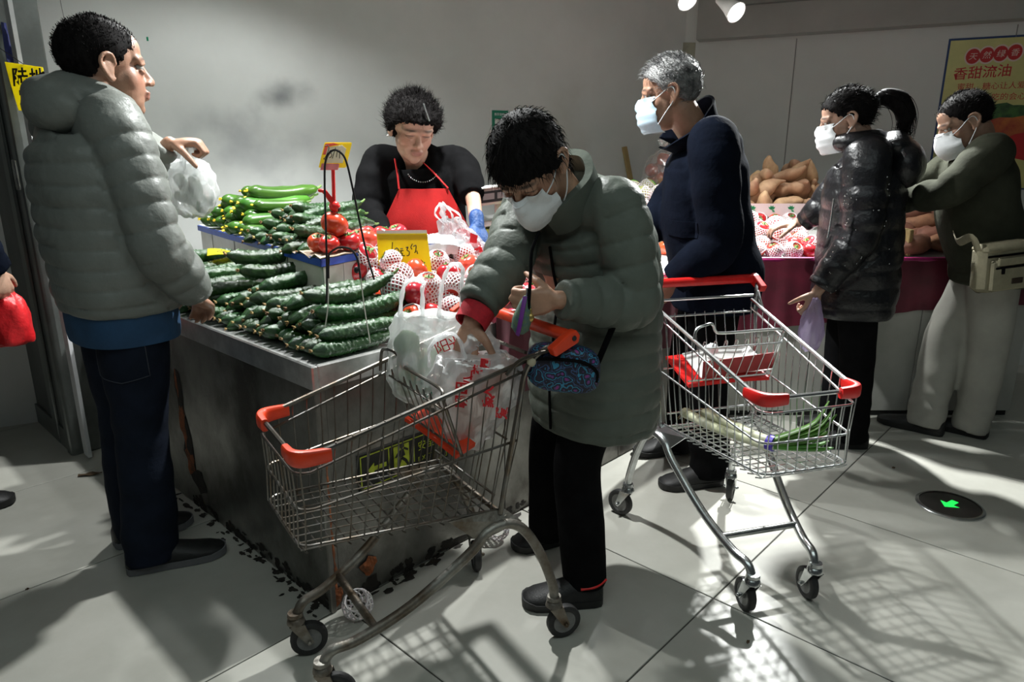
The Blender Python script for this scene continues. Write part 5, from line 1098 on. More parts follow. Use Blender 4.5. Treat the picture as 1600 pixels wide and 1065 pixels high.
def head_shells(q, s):
    H = s.H; K = s.hs; k = float(np.mean(K)); Rm = s.Rh
    def el(c, r): q.ell(H(*c), np.array(r) * K, Rm, 24, 16)
    el((0, -.012, .038), (.076, .094, .080)); el((0, .022, -.030), (.060, .066, .085)); el((0, .030, -.070), (.050, .052, .045)); el((0, .062, -.096), (.022, .020, .018)); el((0, .045, .050), (.060, .043, .050))
    for x in (-1, 1): el((x * .029, .038, -.024), (.034, .032, .042)); el((x * .012, .095, -.030), (.0085, .010, .008))
    def tb(P, r, n=10): q.cap_tube(cr([H(*p) for p in P], 4), np.interp(np.linspace(0, 1, (len(P) - 1) * 4 + 1), np.linspace(0, 1, len(P)), r) * k, n)
    tb([(-.050, .062, .026), (-.020, .083, .026), (.020, .083, .026), (.050, .062, .026)], [.010, .010, .010, .010])
    tb([(0, .082, .022), (0, .094, -.004), (0, .106, -.026)], [.0085, .0095, .0125])
    el((0, .088, -.054), (.025, .012, .007)); el((0, .086, -.067), (.021, .012, .008))
    for x in (-1, 1):
        tb([(x * .017, .078, .013), (x * .031, .085, .0165), (x * .046, .072, .012)], [.0045, .0055, .0045], 8)
        tb([(x * .018, .078, -.002), (x * .031, .083, -.004), (x * .045, .072, .000)], [.004, .005, .004], 8)
        q.ell(H(x * .079, -.016, -.004), np.array((.006, .018, .028)) * k, Rm @ np.array(Matrix.Rotation(x * .35, 3, 'Z')), 14, 10)
        tb([(x * .076, .004, .006), (x * .083, -.004, .028), (x * .090, -.024, .030), (x * .091, -.036, .012), (x * .086, -.028, -.012), (x * .078, -.012, -.032), (x * .074, -.004, -.026)], [.004, .0055, .006, .006, .0055, .0065, .005], 8)
    q.cap_tube([H(0, -.030, -.045), s.neck, s.chest], [.058 * k, .058 * k, .066 * k], 20)

def hand_shells(q, w, d, th, pn, curl=.6, spread=1.0, k=1.0, thumb=.5, curls=None):
    """wrist w, finger direction d, thumb side th, palm normal pn (fingers bend towards it)"""
    d = unit(d); th = unit(th - d * (th @ d)); pn = unit(np.cross(d, th)) * (1 if np.cross(d, th) @ pn > 0 else -1)
    q.ell(w + d * .050 * k, np.array((.048, .037, .0155)) * k, np.stack([d, th, pn], 1), 18, 12)
    for i, (y, kx, L) in enumerate(((.029, .084, .070), (.010, .089, .078), (-.009, .085, .072), (-.027, .076, .056))):
        b = w + (d * .018 + th * y * .55) * k; kn = w + (d * kx + th * y * spread) * k; q.cap_tube([b, (b + kn) / 2 - pn * .002 * k, kn], [.0125 * k, .0125 * k, .0105 * k], 10)
        c = (curls[i] if curls else curl); P = [kn]; a = 0; dd = unit(d + th * (y * 3.2 * (spread - .7)))
        for L_, f in ((.46, .75), (.30, 1.15), (.24, .75)):
            a += c * f; P.append(P[-1] + (dd * math.cos(a) + pn * math.sin(a)) * L * L_ * k)
        q.cap_tube(P, np.array([.0100, .0090, .0082, .0066]) * k, 10)
    b = w + (d * .022 + th * .020 + pn * .004) * k; P = [b]; t0 = unit(d * .62 + th * .72 + pn * .28 * thumb)
    for L_, f in ((.040, 0), (.032, .45), (.026, .8)): P.append(P[-1] + unit(t0 + d * f * .5 - th * f * .45 + pn * f * thumb) * L_ * k)
    q.cap_tube(P, np.array([.0145, .0120, .0100, .0078]) * k, 10)

def person(s):
    """one continuous skin: head, neck, torso core, limbs, hands"""
    q = MB(); head_shells(q, s)
    q.ell((s.chest + s.pel) / 2 + (s.chest - s.pel) * .22, (.115, .085, .20)); q.ell(s.pel + V3(0, 0, .03), (.11, .09, .13)); q.cap_tube([s.sL, s.chest, s.sR], [.045, .055, .045], 14)
    ar = getattr(s, 'armr', .030)
    for S_, E_, W_ in ((s.sR, s.eR, s.wR), (s.sL, s.eL, s.wL)): q.cap_tube(cr([S_, E_, W_], 8), np.linspace(ar * 1.3, .024 if ar <= .03 else .028, 17), 14)
    for hp, kn, an in ((s.hipR, s.kR, s.aR), (s.hipL, s.kL, s.aL)): q.cap_tube(cr([hp, kn, an], 6), np.linspace(.062, .036, 13), 14)
    for h in s.hands: hand_shells(q, **h)
    V, Q = remesh(q, .0044); V = relax(V, Q, 3, .5)
    h = s.hl(V); col = np.tile(np.array(s.skin), (len(V), 1)); near = (np.abs(h) < .16).all(1)
    lip = np.exp(-((h[:, 0] / .023) ** 4 + ((h[:, 2] + .060) / .0105) ** 4)) * (h[:, 1] > .07) * near; col = col * (1 - lip[:, None] * .75) + np.array((.33, .10, .085)) * lip[:, None] * .75
    br = np.exp(-(((np.abs(h[:, 0]) - .033) / .019) ** 4 + ((h[:, 2] - .0295 + (np.abs(h[:, 0]) - .033) * .12) / .0042) ** 4)) * (h[:, 1] > .05) * near; col = col * (1 - br[:, None] * .85) + np.array((.02, .016, .014)) * br[:, None] * .85
    ey = np.exp(-(((np.abs(h[:, 0]) - .031) / .0145) ** 4 + ((h[:, 2] - .0075) / .0030) ** 4)) * (h[:, 1] > .055) * near; col = col * (1 - ey[:, None] * .9) + np.array((.02, .014, .012)) * ey[:, None] * .9
    ck = np.exp(-(((np.abs(h[:, 0]) - .040) / .022) ** 2 + ((h[:, 2] + .025) / .025) ** 2)) * (h[:, 1] > .03) * near; col = col * (1 - ck[:, None] * np.array((.0, .16, .16)))
    root = emit_mesh('person', V, Q, M['skin'], None, s.org, col); tag(root, s.label, 'person'); s.root = root; return root

def eyes(s):
    for x in (-1, 1):
        q = MB(); q.ell(s.H(x * .031, .0705, .0065), .0125 * s.hs, s.Rh, 14, 10); e = q.obj('eye', M['lens_white'], s.root, org=s.org)
        q = MB(); q.ell(s.H(x * .031 , .0775, .0050), np.array((.0058, .0062, .0058)) * s.hs, s.Rh, 12, 8); q.obj('iris', M['black'], e, org=s.org)

def cap_hair(s, line, t=.010, m=None, col_noise=0, strands=2500, sl=.018, comb=(0, -.5, .2), seed=1, bob=False, curly=0.0, name='hair', front=0.0):
    nu, nv = 96, 60; th = np.linspace(.02, math.pi - .02, nv); ph = np.arange(nu) * 2 * math.pi / nu
    U = np.stack([np.sin(th)[:, None] * np.cos(ph), np.sin(th)[:, None] * np.sin(ph), np.repeat(np.cos(th)[:, None], nu, 1)], 2); c = V3(0, -.012, .040)
    U2 = U.copy()
    if bob: 
        z = U[..., 2]; f = np.where(z < .15, np.sqrt(np.clip(1 - (np.minimum(z - .15, 0) * .55) ** 2, 0, 1)) / np.maximum(np.sqrt(1 - z ** 2), .25), 1); f = np.minimum(f, 3.0); U2[..., 0] *= f; U2[..., 1] *= f; U2[..., 2] = np.where(z < 0, z * 1.35, z)
    r = V3(.076 + t, .094 + t, .080 + t * 1.15); P = c + U2 * r; y = P[..., 1]; zl = np.interp(y, [a for a, b in line], [b for a, b in line])
    zl = zl + .004 * np.sin(ph * 23)[None] + .003 * np.sin(ph * 41 + 1)[None]
    k = sstep(P[..., 2] - zl, -.010, .006)[..., None]; inner = c + U * (r - t - .016); P = inner * (1 - k) + P * k
    fl = P.reshape(-1, 3); n_ = U.reshape(-1, 3); kk = k.reshape(-1)
    ds = .0009 * wn(fl * V3(1, 1, .4), 240, seed) + .0022 * wn(fl, 60, seed + 1)
    if curly: ds = ds + curly * (wn(fl, 130, seed + 2) + .7 * wn(fl, 230, seed + 3))
    fl = fl + n_ * (ds * kk)[:, None]; Wp = s.hc + (fl * s.hs) @ s.Rh.T; q = MB(); q.grid(Wp.reshape(nv, nu, 3), closed_u=True)
    a = q.V[0]; top = len(a)
    g = np.random.default_rng(seed); idx = np.nonzero((kk > .85) & (fl[:, 2] > -.06))[0]
    if strands and len(idx):
        ii = g.choice(idx, strands); cd = s.Rh @ unit(np.array(comb)); nn = n_[ii] @ s.Rh.T; p0 = Wp[ii] + g.standard_normal((strands, 3)) * .0022
        dr = nn * (.55 if not curly else .8) + cd + g.standard_normal((strands, 3)) * (.28 if not curly else .8); dr /= np.linalg.norm(dr, axis=1)[:, None]; L = sl * (.5 + .9 * g.random(strands))
        sd = np.cross(dr, g.standard_normal((strands, 3))); sd /= np.linalg.norm(sd, axis=1)[:, None]; w_ = .0009
        down = (np.array([0, 0, -1.]) if not curly else g.standard_normal((strands, 3)))
        p1 = p0 + dr * L[:, None] * .55; p2 = p0 + (dr + down * .35) * L[:, None]
        VV = np.stack([p0 - sd * w_, p0 + sd * w_, p1 + sd * w_ * .7, p1 - sd * w_ * .7, p2], 1).reshape(-1, 3); FF = []
        for i in range(strands): b = 5 * i; FF += [(b, b + 1, b + 2, b + 3), (b + 3, b + 2, b + 4)]
        q.add(VV, FF)
    return q.obj(name, m or M['hair'], s.root, org=s.org, ang=None)
SHORT = [(-.12, -.050), (-.085, -.055), (-.05, -.035), (-.025, .008), (-.004, .020), (.012, .004), (.022, .010), (.034, .036), (.055, .050), (.075, .064), (.11, .070)]

def nearest(V, poly):
    best = np.full(len(V), 1e9); arc = np.zeros(len(V)); L = 0.0
    for i in range(len(poly) - 1):
        a, b = poly[i], poly[i + 1]; d = b - a; l = np.linalg.norm(d); t = np.clip(((V - a) @ d) / (l * l + 1e-12), 0, 1); x = np.linalg.norm(V - (a + t[:, None] * d), axis=1); m = x < best; best = np.where(m, x, best); arc = np.where(m, L + t * l, arc); L += l
    return best, arc
def garment(s, name, m, table, sleeves, vox=.0075, quilt=None, fold=.003, extra=None, seed=1, sm=3, lowest=None, parent=None, trs=.2):
    """jacket: torso loft and sleeve tubes fused to one skin, then puffed between stitch lines or creased"""
    q = MB(); tt = np.linspace(table[0][0], table[-1][0], 34); T = np.array([list(r) + [0.0] * (5 - len(r)) for r in table], float); rows = [np.interp(tt, T[:, 0], T[:, j]) for j in range(1, T.shape[1])]
    q.loft([s.ring(t, *[r[i] for r in rows]) for i, t in enumerate(tt)])
    paths = []
    for P, rad in sleeves:
        C_ = cr(P, 8); rr = np.interp(np.linspace(0, 1, len(C_)), np.linspace(0, 1, len(rad)), rad); q.cap_tube(C_[:-1], rr[:-1], 22) if False else q.tube(C_, rr, 22); paths.append((C_, rr.mean()))
        q.ell(C_[0], rr[0] * 1.0, nu=18, nv=12)
    if extra: extra(q)
    V, Q = remesh(q, vox); V = relax(V, Q, sm, .5); N = vnorm(V, Q)
    sp = np.array([s.spine(t) for t in np.linspace(table[0][0] - .05, table[-1][0] + .02, 40)]); dt, at_ = nearest(V, sp); best = dt / trs; arc = at_; kind = np.zeros(len(V))
    for i, (C_, rm) in enumerate(paths):
        d, a = nearest(V, C_); rt = d / rm * .82; mm = rt < best; best = np.where(mm, rt, best); arc = np.where(mm, a, arc); kind = np.where(mm, i + 1, kind)
    disp = np.zeros(len(V))
    if quilt:
        spc, amp, spc2 = quilt[:3]; w_ = np.where(kind > 0, spc2, spc); a2 = arc + .006 * wn(V, 14, seed) + np.where(kind > 0, .012 * np.sin(kind * 2 + wn(V, 9, seed + 5) * 2), 0)
        ph = a2 / w_; b = np.abs(np.sin(math.pi * ph)) ** .42; disp += amp * (b - .70)
        disp += amp * .55 * wn(np.stack([V[:, 0] * 1, V[:, 1] * 1, V[:, 2] * .4], 1), 95, seed + 2) * (.25 + .75 * (1 - b)) + amp * .45 * wn(V * V3(.6, .6, 1.3), 30, seed + 3) + amp * .3 * wn(V, 62, seed + 4)
    if fold:
        fx = arc * np.where(kind > 0, 62, 22) + 3.2 * wn(V, 11, seed + 7); disp += fold * np.sin(fx) * (.45 + .55 * wn(V, 8, seed + 8)) + fold * .6 * wn(V, 26, seed + 9)
    V = V + N * disp[:, None]; V = relax(V, Q, 1, .25)
    return emit_mesh(name, V, Q, m, parent or s.root, s.org)
def trousers(s, m, waist=(.155, .115), rth=.088, rkn=.068, rhem=.062, vox=.009, fold=.004, seed=3, top=.10, hemlift=.035, name='trousers'):
    q = MB(); tt = [-.26, -.18, -.08, .02, top, top + .08]; hw = [.11, .155, .175, .172, waist[0], waist[0] * .96]; hd = [.08, .108, .122, .118, waist[1], waist[1]]
    q.loft([s.ring(t, w_, d_, -.01) for t, w_, d_ in zip(tt, hw, hd)])
    pts = []
    for hp, kn, an in ((s.hipR, s.kR, s.aR), (s.hipL, s.kL, s.aL)):
        e = V3(an[0], an[1], hemlift); P = cr([hp + V3(0, 0, .02), hp * .5 + kn * .5, kn, kn * .5 + e * .5, e], 5); q.tube(P, np.interp(np.linspace(0, 1, len(P)), [0, .25, .5, .75, 1], [rth * 1.08, rth, rkn, (rkn + rhem) / 2, rhem]), 24); pts.append(P)
    V, Q = remesh(q, vox); V = relax(V, Q, 4, .5); N = vnorm(V, Q); d0, a0 = nearest(V, pts[0]); d1, a1 = nearest(V, pts[1]); arc = np.where(d0 < d1, a0, a1); L = .82
    low = sstep(arc, .40, .80) * .9 + np.exp(-((arc - .40) / .09) ** 2) * .7 + .30
    V = V + N * (fold * low * (.8 * np.sin(arc * 48 + 4.5 * wn(V, 12, seed)) * wn(V, 9, seed + 1) + .9 * wn(V * V3(1.6, 1.6, .7), 24, seed + 2)))[:, None]
    V[:, 2] = np.maximum(V[:, 2], .012); return emit_mesh(name, relax(V, Q, 1, .3), Q, m, s.root, s.org)
def shoe(s, heel, toe, mu, ms, h=.075, wd=.048, name='shoe', sole_h=.026):
    heel = V3(heel[0], heel[1], 0); toe = V3(toe[0], toe[1], 0); d = unit(toe - heel); n = V3(-d[1], d[0], 0); L = np.linalg.norm(toe - heel); up = []; so = []
    for x, w_, hh in ((0.0, .45, .82), (.03, .74, 1.0), (.12, .86, 1.12), (.26, .88, 1.15), (.40, .90, 1.02), (.55, .98, .86), (.70, 1.05, .68), (.84, 1.0, .56), (.93, .80, .46), (.985, .50, .36), (1.0, .20, .28)):
        c = heel + d * x * L; r = []; r2 = []
        for a in np.linspace(0, 2 * math.pi, 21)[:-1]:
            y = math.copysign(abs(math.cos(a)) ** .75, math.cos(a)) * wd * w_; z = max(math.sin(a), -.2) ; zz = sole_h * .8 + (h * hh - sole_h * .8) * (max(0, z) ** .8); r.append(c + n * y * (1 if z < .6 else .86) + V3(0, 0, zz if z > 0 else sole_h * .7))
            r2.append(c + n * math.cos(a) * wd * w_ * 1.06 + V3(0, 0, .002 + (sole_h - .002) * (math.sin(a) > -.1) + .004 * (x > .9)))
        up.append(r); so.append(r2)
    q = MB(); q.loft(up); o = q.obj(name, mu, s.root, org=s.org, ang=60); q = MB(); q.loft(so); q.obj('sole', ms, o, org=s.org, ang=50); return o
def face_mask(s, m, kn=True, nose=.002, chin=-.118, strap=M['mask'], puff=.0):
    """folded respirator / pleated mask with ear loops"""
    nu, nv = 17, 15; G = []
    for j in range(nv):
        v = j / (nv - 1); z = chin + (nose - chin) * v; row = []
        for i in range(nu):
            u = -1 + 2 * i / (nu - 1); wd_ = .068 - .016 * abs(v - .5) * 2 * (1 if kn else .5) - .006 * (v < .2); x = u * wd_
            prof = .118 + puff - (.030 if kn else .022) * (2 * v - 1.02) ** 2 - .004 * v; ridge = (.012 if kn else .004) * max(0, 1 - abs(u) * 1.6)
            y = prof - (.072 if kn else .066) * abs(u) ** 1.9 + ridge - .022 * (1 - abs(u)) * 0
            if not kn: y += .0022 * math.sin(v * 26)
            row.append(s.H(x, y, z - (.006 * abs(u) if kn else 0)))
        G.append(row)
    from mathutils.bvhtree import BVHTree
    me = s.root.data; hv = s.hl(np.array([v.co for v in me.vertices]) + np.array(s.org)); bt = BVHTree.FromPolygons([tuple(v) for v in hv], [p.vertices for p in me.polygons])
    for j in range(nv):
        for i in range(nu):
            l = s.hl(G[j][i]); hits = [bt.ray_cast(Vector((l[0] + a, .142, l[2] + b)), Vector((0, -1, 0)))[0] for a, b in ((0, 0), (.005, 0), (-.005, 0), (0, .005), (0, -.005))]; ym = max([h.y for h in hits if h is not None] + [-1])
            if ym + .006 > l[1]: G[j][i] = s.H(l[0], ym + .006, l[2])
    q = MB(); G = np.array(G); q.slab(G, -s.Rh[:, 1] * .004); o = q.obj('mask', m, s.root, org=s.org, ang=60)
    for x in (-1, 1):
        i = nu - 1 if x > 0 else 0; a = G[nv - 3][i]; b = G[3][i]; q = MB(); q.tube(cr([a, (a + s.H(x * .080, .005, .014)) / 2 + s.Rh[:, 0] * x * .006, s.H(x * .083, -.004, .022), s.H(x * .088, -.020, .014), s.H(x * .084, -.020, -.016), (b + s.H(x * .08, -.01, -.03)) / 2 + s.Rh[:, 0] * x * .008, b], 5), .0017, 6); q.obj('ear_loop', strap, o, org=s.org)
    if kn:
        q = MB(); q.tube([G[nv - 2][i] + s.Rh[:, 1] * .001 for i in range(5, 12)], .0016, 6); q.obj('nose_clip', m, o, org=s.org)
    return o
def collar(s, m, name, r0=.075, r1=.085, z0=-.02, z1=.075, th=.012, open_=.5, tilt=0.0, parent=None, flare=0.0, back=0.0):
    """standing collar: a band round the neck, open at the throat"""
    G = []; ax = unit(s.neck - s.chest + V3(0, 0, .02)); f = unit(s.fc - ax * (s.fc @ ax)); r = np.cross(f, ax); c = s.neck
    for k in range(6):
        v = k / 5; row = []
        for i in range(33):
            a = math.pi / 2 + open_ + (2 * math.pi - 2 * open_) * i / 32; rad = r0 + (r1 - r0) * v + flare * v * v
            b = .5 - .5 * math.sin(a); row.append(c + r * math.cos(a) * rad + f * (math.sin(a) * rad * 1.05) + ax * (z0 + (z1 - z0) * v * (1 + back * b) + .003 * math.sin(a * 5)))
        G.append(row)
    G = np.array(G); q = MB(); off = np.zeros_like(G)
    for k in range(6):
        for i in range(33): off[k, i] = unit(G[k, i] - (c + ax * ((G[k, i] - c) @ ax))) * th
    q.slab(G, off); return q.obj(name, m, parent or s.root, org=s.org, ang=60)
def snap_patch(s, ob, name, c, nrm, right, w_, h_, m, off=.004, rim=None, parent=None):
    """a sewn-on panel laid on a garment: cast a small grid on to it along nrm"""
    from mathutils.bvhtree import BVHTree
    bt = BVHTree.FromPolygons([v.co for v in ob.data.vertices], [p.vertices for p in ob.data.polygons]); n = unit(nrm); r = unit(np.asarray(right) - n * (np.asarray(right) @ n)); u = np.cross(n, r); u = u if u[2] > 0 else -u; G = []
    for j in range(9):
        row = []
        for i in range(9):
            a, b = -1 + i / 4, -1 + j / 4; b2 = b * (1 - .22 * (1 - abs(a)) * 0) - (.18 * (1 - abs(a)) if b < -.9 else 0); p = np.asarray(c) + r * a * w_ / 2 + u * b2 * h_ / 2 + n * .25 - np.asarray(s.org)
            h = bt.ray_cast(Vector(p), Vector(-n)); row.append((np.array(h[0]) if h[0] is not None else p - n * .25) + n * off + np.asarray(s.org))
        G.append(row)
    q = MB(); q.slab(np.array(G), -n * (off + .002)); o = q.obj(name, m, parent or ob, org=s.org); e = np.array(G)
    if rim: q = MB(); P = [e[0, i] for i in range(9)] + [e[j, 8] for j in range(1, 9)] + [e[8, i] for i in range(7, -1, -1)] + [e[j, 0] for j in range(7, 0, -1)]; q.tube(np.array(P) + n * .0006, .0016, 5, closed=True); q.obj('seam', rim, ob, org=s.org)
    return o
def tube_part(s, name, P, r, m, parent=None, n=10, flat=1.0, k=5): q = MB(); q.tube(cr(P, k), r, n, flat=flat); return q.obj(name, m, parent or s.root, org=s.org)
# ------------------------------------------------------------------ 1. the near man in the grey puffer jacket
M['puff_grey'] = mat('grey_puffer_nylon', (.19, .203, .186), .42, var=.10, vs=7, bump=.5, bs=38, bd=.006, spec=.28)
M['puff_green'] = mat('grey_green_puffer_nylon', (.118, .134, .114), .46, var=.10, vs=7, bump=.5, bs=38, bd=.006, spec=.10)
M['puff_black'] = mat('black_shiny_nylon', (.008, .008, .010), .34, var=.3, vs=9, bump=.5, bs=60, bd=.006, spec=.45)
M['denim'] = mat('dark_blue_denim', (.010, .0145, .028), .9, dark=(.006, .009, .017), vs=9, bump=.3, bs=60, bd=.005, spec=.15)
M['navy'] = mat('navy_cotton', (.0042, .0062, .0125), .95, var=.25, vs=8, bump=.35, bs=45, bd=.006, spec=.04)
M['blackcloth'] = mat('black_cloth', (.006, .006, .0065), .9, var=.25, vs=12, bump=.3, bs=60, bd=.004, spec=.04)
M['olive'] = mat('dark_olive_wool', (.036, .038, .026), .9, var=.18, vs=9, bump=.35, bs=50, bd=.005, spec=.12)
M['beige'] = mat('pale_grey_cotton', (.36, .35, .31), .8, var=.10, vs=6, bump=.15, bs=240, bd=.002)
M['blue_shirt'] = mat('blue_shirt_cloth', (.012, .055, .13), .8, var=.2, vs=8, bump=.15, bs=220)
M['shoe_black'] = mat('black_shoe', (.014, .014, .014), .55, var=.3, vs=30, bump=.15, bs=200); M['sole_grey'] = mat('grey_sole', (.16, .16, .17), .6, var=.1, vs=20); M['sole_black'] = mat('black_sole', (.012, .012, .012), .6)
A = Fig(label='man in grey quilted puffer jacket and jeans, seen from behind, holding up a carrier bag', pel=V3(-1.215, 2.075, .90), chest=V3(-1.222, 2.06, 1.395), fp=(.66, .75), fc=(.56, .83), hc=at(165, 109, 2.05), hd=(.70, .71, .02), hs=1.08, roll=0,
        skin=(.40, .22, .145), eR=V3(-1.00, 1.935, 1.075), wR=V3(-.955, 2.03, .905), eL=V3(-1.33, 2.34, 1.19), wL=at(265, 224, 2.36),
        kR=V3(-1.18, 2.02, .48), aR=V3(-1.19, 1.995, .09), kL=V3(-1.295, 2.14, .48), aL=V3(-1.33, 2.155, .09), sw=.150, hands=[])
A.hands = [dict(w=A.wL, d=V3(.95, .15, .04), th=V3(.1, -.9, -.15), pn=V3(.1, 0, -1), curls=[1.35, 1.4, 1.4, 1.4], thumb=1.3, spread=.85, k=1.08), dict(w=A.wR + V3(0, 0, -.005), d=V3(-.15, .75, -.35), th=V3(-.7, -.2, .3), pn=V3(-.6, .1, -.5), curl=.9)]
person(A); eyes(A)
cap_hair(A, SHORT, .006, strands=4200, sl=.008, comb=(0, -.15, .5), seed=3)
ARM = [.082, .084, .076, .072, .074, .068, .054]
def sl(S_, E_, W_, inn): 
    a = S_ + (S_ - inn) * -.35; return [a, S_, S_ * .5 + E_ * .5 + unit(S_ - inn) * .012, E_, E_ * .5 + W_ * .5, W_]
garment(A, 'jacket', M['puff_grey'], [(-.07, .192, .150), (-.02, .205, .160), (.10, .212, .165, .0), (.40, .212, .168), (.70, .205, .165), (.88, .185, .150), (1.0, .130, .115), (1.10, .085, .085)],
        [(sl(A.sR, A.eR, A.wR, A.chest), ARM), (sl(A.sL, A.eL, A.wL - V3(.02, 0, 0), A.chest), ARM)], vox=.0058, quilt=(.058, .0098, .060), fold=.0016, seed=2, sm=4, trs=.20)
def hood(q):
    f, r, c = A.fc, A.rc, A.neck; P = []
    for a in np.linspace(-.15, math.pi + .15, 9): P.append(c + r * math.cos(a) * .098 - f * (math.sin(a) * .085 - .03) + V3(0, 0, .035 + .035 * math.sin(a)))
    C_ = cr(P, 5); q.cap_tube(C_, .036 + .022 * np.sin(np.linspace(0, math.pi, len(C_))) ** 2, 18)
    q.ell(c - f * .075 - r * .015 + V3(0, 0, .030), (.118, .085, .075), np.stack([r, f, V3(0, 0, 1)], 1), 26, 18); q.ell(c - f * .100 - r * .025 + V3(0, 0, .068), (.088, .055, .050), np.stack([r, f, V3(0, 0, 1)], 1), 22, 14)
def soft(s, name, m, build, vox=.007, amp=.004, fr=20, seed=1, sm=4, parent=None, amp2=.002):
    q = MB(); build(q); V, Q = remesh(q, vox); V = relax(V, Q, sm, .5); N = vnorm(V, Q); V = V + N * (amp * wn(V, fr, seed) + amp2 * wn(V, fr * 3, seed + 1))[:, None]; return emit_mesh(name, V, Q, m, parent or s.root, s.org)
soft(A, 'hood', M['puff_grey'], hood, vox=.0065, amp=.011, fr=21, seed=4, amp2=.0035)
collar(A, M['puff_grey'], 'collar', .078, .083, -.03, .085, .016, .42)
collar(A, M['blackcloth'], 'inner_collar', .068, .070, -.02, .075, .006, .35)
q = MB(); q.loft([A.ring(t, w_, d_) for t, w_, d_ in ((-.25, .185, .142), (-.20, .188, .145), (-.12, .188, .146), (-.02, .185, .145))]); q.obj('shirt_hem', M['blue_shirt'], A.root, org=A.org)
J = trousers(A, M['denim'], (.16, .12), .098, .080, .078, fold=.010, seed=5, hemlift=.03)
q = MB()
for a, b in (((-.08, .05), (-.20, .045)), ((-.20, .045), (-.235, .085)), ((-.235, .085), (-.20, .125)), ((-.20, .125), (-.08, .13))):
    pass
snap_patch(A, J, 'back_pocket', V3(-1.16, 1.93, .76), V3(.25, -1, .05), V3(1, .25, 0), .15, .16, M['denim'], .003, mat('denim_stitching', (.035, .040, .055), .9))
sA = shoe(A, (-1.262, 1.962), (-.985, 2.085), M['shoe_black'], M['sole_grey'], .085, .050); snap_patch(A, sA, 'side_panel', V3(-1.16, 1.93, .050), V3(.38, -.92, .1), V3(.92, .38, 0), .085, .040, mat('grey_mesh_panel', (.045, .045, .045), .8, bump=.3, bs=300), .002); shoe(A, (-1.385, 2.105), (-1.195, 2.29), M['shoe_black'], M['sole_grey'], .085, .048)
# the bag he holds up, with cucumbers inside
B0 = at(303, 338, 2.44); ba = thing('carrier_bag', 'white carrier bag of cucumbers held up by the man in the grey puffer', 'bag', tuple(B0))
q = MB(); rg = sack(B0, [(0, .025, .02), (.018, .062, .045), (.065, .088, .060), (.125, .085, .055), (.165, .070, .045), (.190, .055, .035)], n=52, wr_=.010, seed=22)
q.loft(rg); q.obj('bag_body', M['bag'], ba, org=tuple(B0)); HD = at(293, 224, 2.40)
for e0, e1 in ((-.045, -.018), (.012, .046)):
    q = MB(); c = B0 + V3((e0 + e1) / 2, 0, .18); ribbon_loop(q, [B0 + V3(e0, .0, .165), B0 * .5 + HD * .5 + V3(e0 * .55, .005, .045), HD + V3(e0 * .2 + .006, .004, .0), HD + V3(e0 * .2 + .012, -.014, -.004), B0 * .5 + HD * .5 + V3(e1 * .8, -.012, .045), B0 + V3(e1, -.015, .165)], .017); q.obj('bag_handle', M['bag'], ba, org=tuple(B0))
text('6', .03, M['bag_red'], V3(-.080, -.035, .105), V3(.5, -.8, 0), V3(0, 0, 1), ba, name='printed_mark')
for i, (a, b) in enumerate((((-.035, .0, .13), (.03, .0, .03)), ((-.05, .02, .07), (.06, .01, .05)), ((.02, -.01, .125), (.03, -.01, .04)))):
    q = MB(); P = cr([B0 + V3(*a), (B0 * 2 + V3(*a) + V3(*b)) / 2 + V3(0, 0, -.008), B0 + V3(*b)], 5); q.cap_tube(P, .019, 14); o = q.obj('cucumber', M['cuke'], org=tuple(B0 + V3(*a))); tag(o, ['cucumber standing upright on the left inside the lifted bag', 'cucumber lying across the bottom of the lifted bag', 'cucumber standing on the right inside the lifted bag'][i], 'cucumber')

# ------------------------------------------------------------------ 2. the stooping woman in the grey-green coat
Bw = Fig(label='woman with black bob and white mask in long grey-green puffer coat, stooping over a cart', pel=V3(.245, 1.955, .80), chest=V3(.165, 1.875, 1.185), fp=(-.80, -.60), fc=(-.70, -.71), hc=at(828, 262, 1.72), hd=(-.30, -.60, -.74), hs=1.02, roll=-.10,
         skin=(.50, .28, .185), eR=V3(-.010, 1.82, 1.055), wR=at(738, 500, 1.70), eL=V3(.315, 1.755, .945), wL=at(872, 468, 1.655), kR=V3(.13, 2.07, .44), aR=V3(.125, 2.12, .09), kL=V3(.195, 1.87, .44), aL=V3(.225, 1.83, .09), sw=.145, hands=[], hunch=.05)
Bw.hands = [dict(w=Bw.wL, d=V3(-.96, -.10, -.10), th=V3(-.1, -.1, 1), pn=V3(-.1, .95, 0), curl=1.05, k=1.0, thumb=2.4), dict(w=Bw.wR, d=V3(-.22, -.15, -.95), th=V3(.85, -.5, 0), pn=V3(.1, .9, -.2), curl=.55, k=1.0, thumb=.7)]
person(Bw)
BOB = [(-.14, -.085), (-.06, -.075), (-.02, -.035), (.0, .0), (.02, .002), (.045, .018), (.075, .034), (.12, .040)]
cap_hair(Bw, BOB, .011, strands=2600, sl=.022, comb=(0, .1, -1.6), seed=7, bob=True)
face_mask(Bw, M['mask'], True)
garment(Bw, 'coat', M['puff_green'], [(-.54, .192, .150), (-.50, .205, .160), (-.25, .208, .165), (0, .200, .160), (.35, .190, .150), (.70, .192, .150), (.90, .165, .135), (1.02, .110, .105), (1.10, .082, .082)],
        [(sl(Bw.sR, Bw.eR, Bw.wR + V3(.012, .012, .035), Bw.chest), [.080, .082, .075, .068, .066, .056]), (sl(Bw.sL, Bw.eL, Bw.wL + V3(.012, 0, 0), Bw.chest), [.076, .078, .072, .068, .064, .050])], vox=.0058, quilt=(.056, .0092, .062), fold=.0016, seed=12, sm=4, trs=.19)
M['puff_matte'] = mat('grey_green_collar_cloth', (.105, .12, .102), .95, var=.1, vs=9, bump=.4, bs=40, bd=.005, spec=.02)
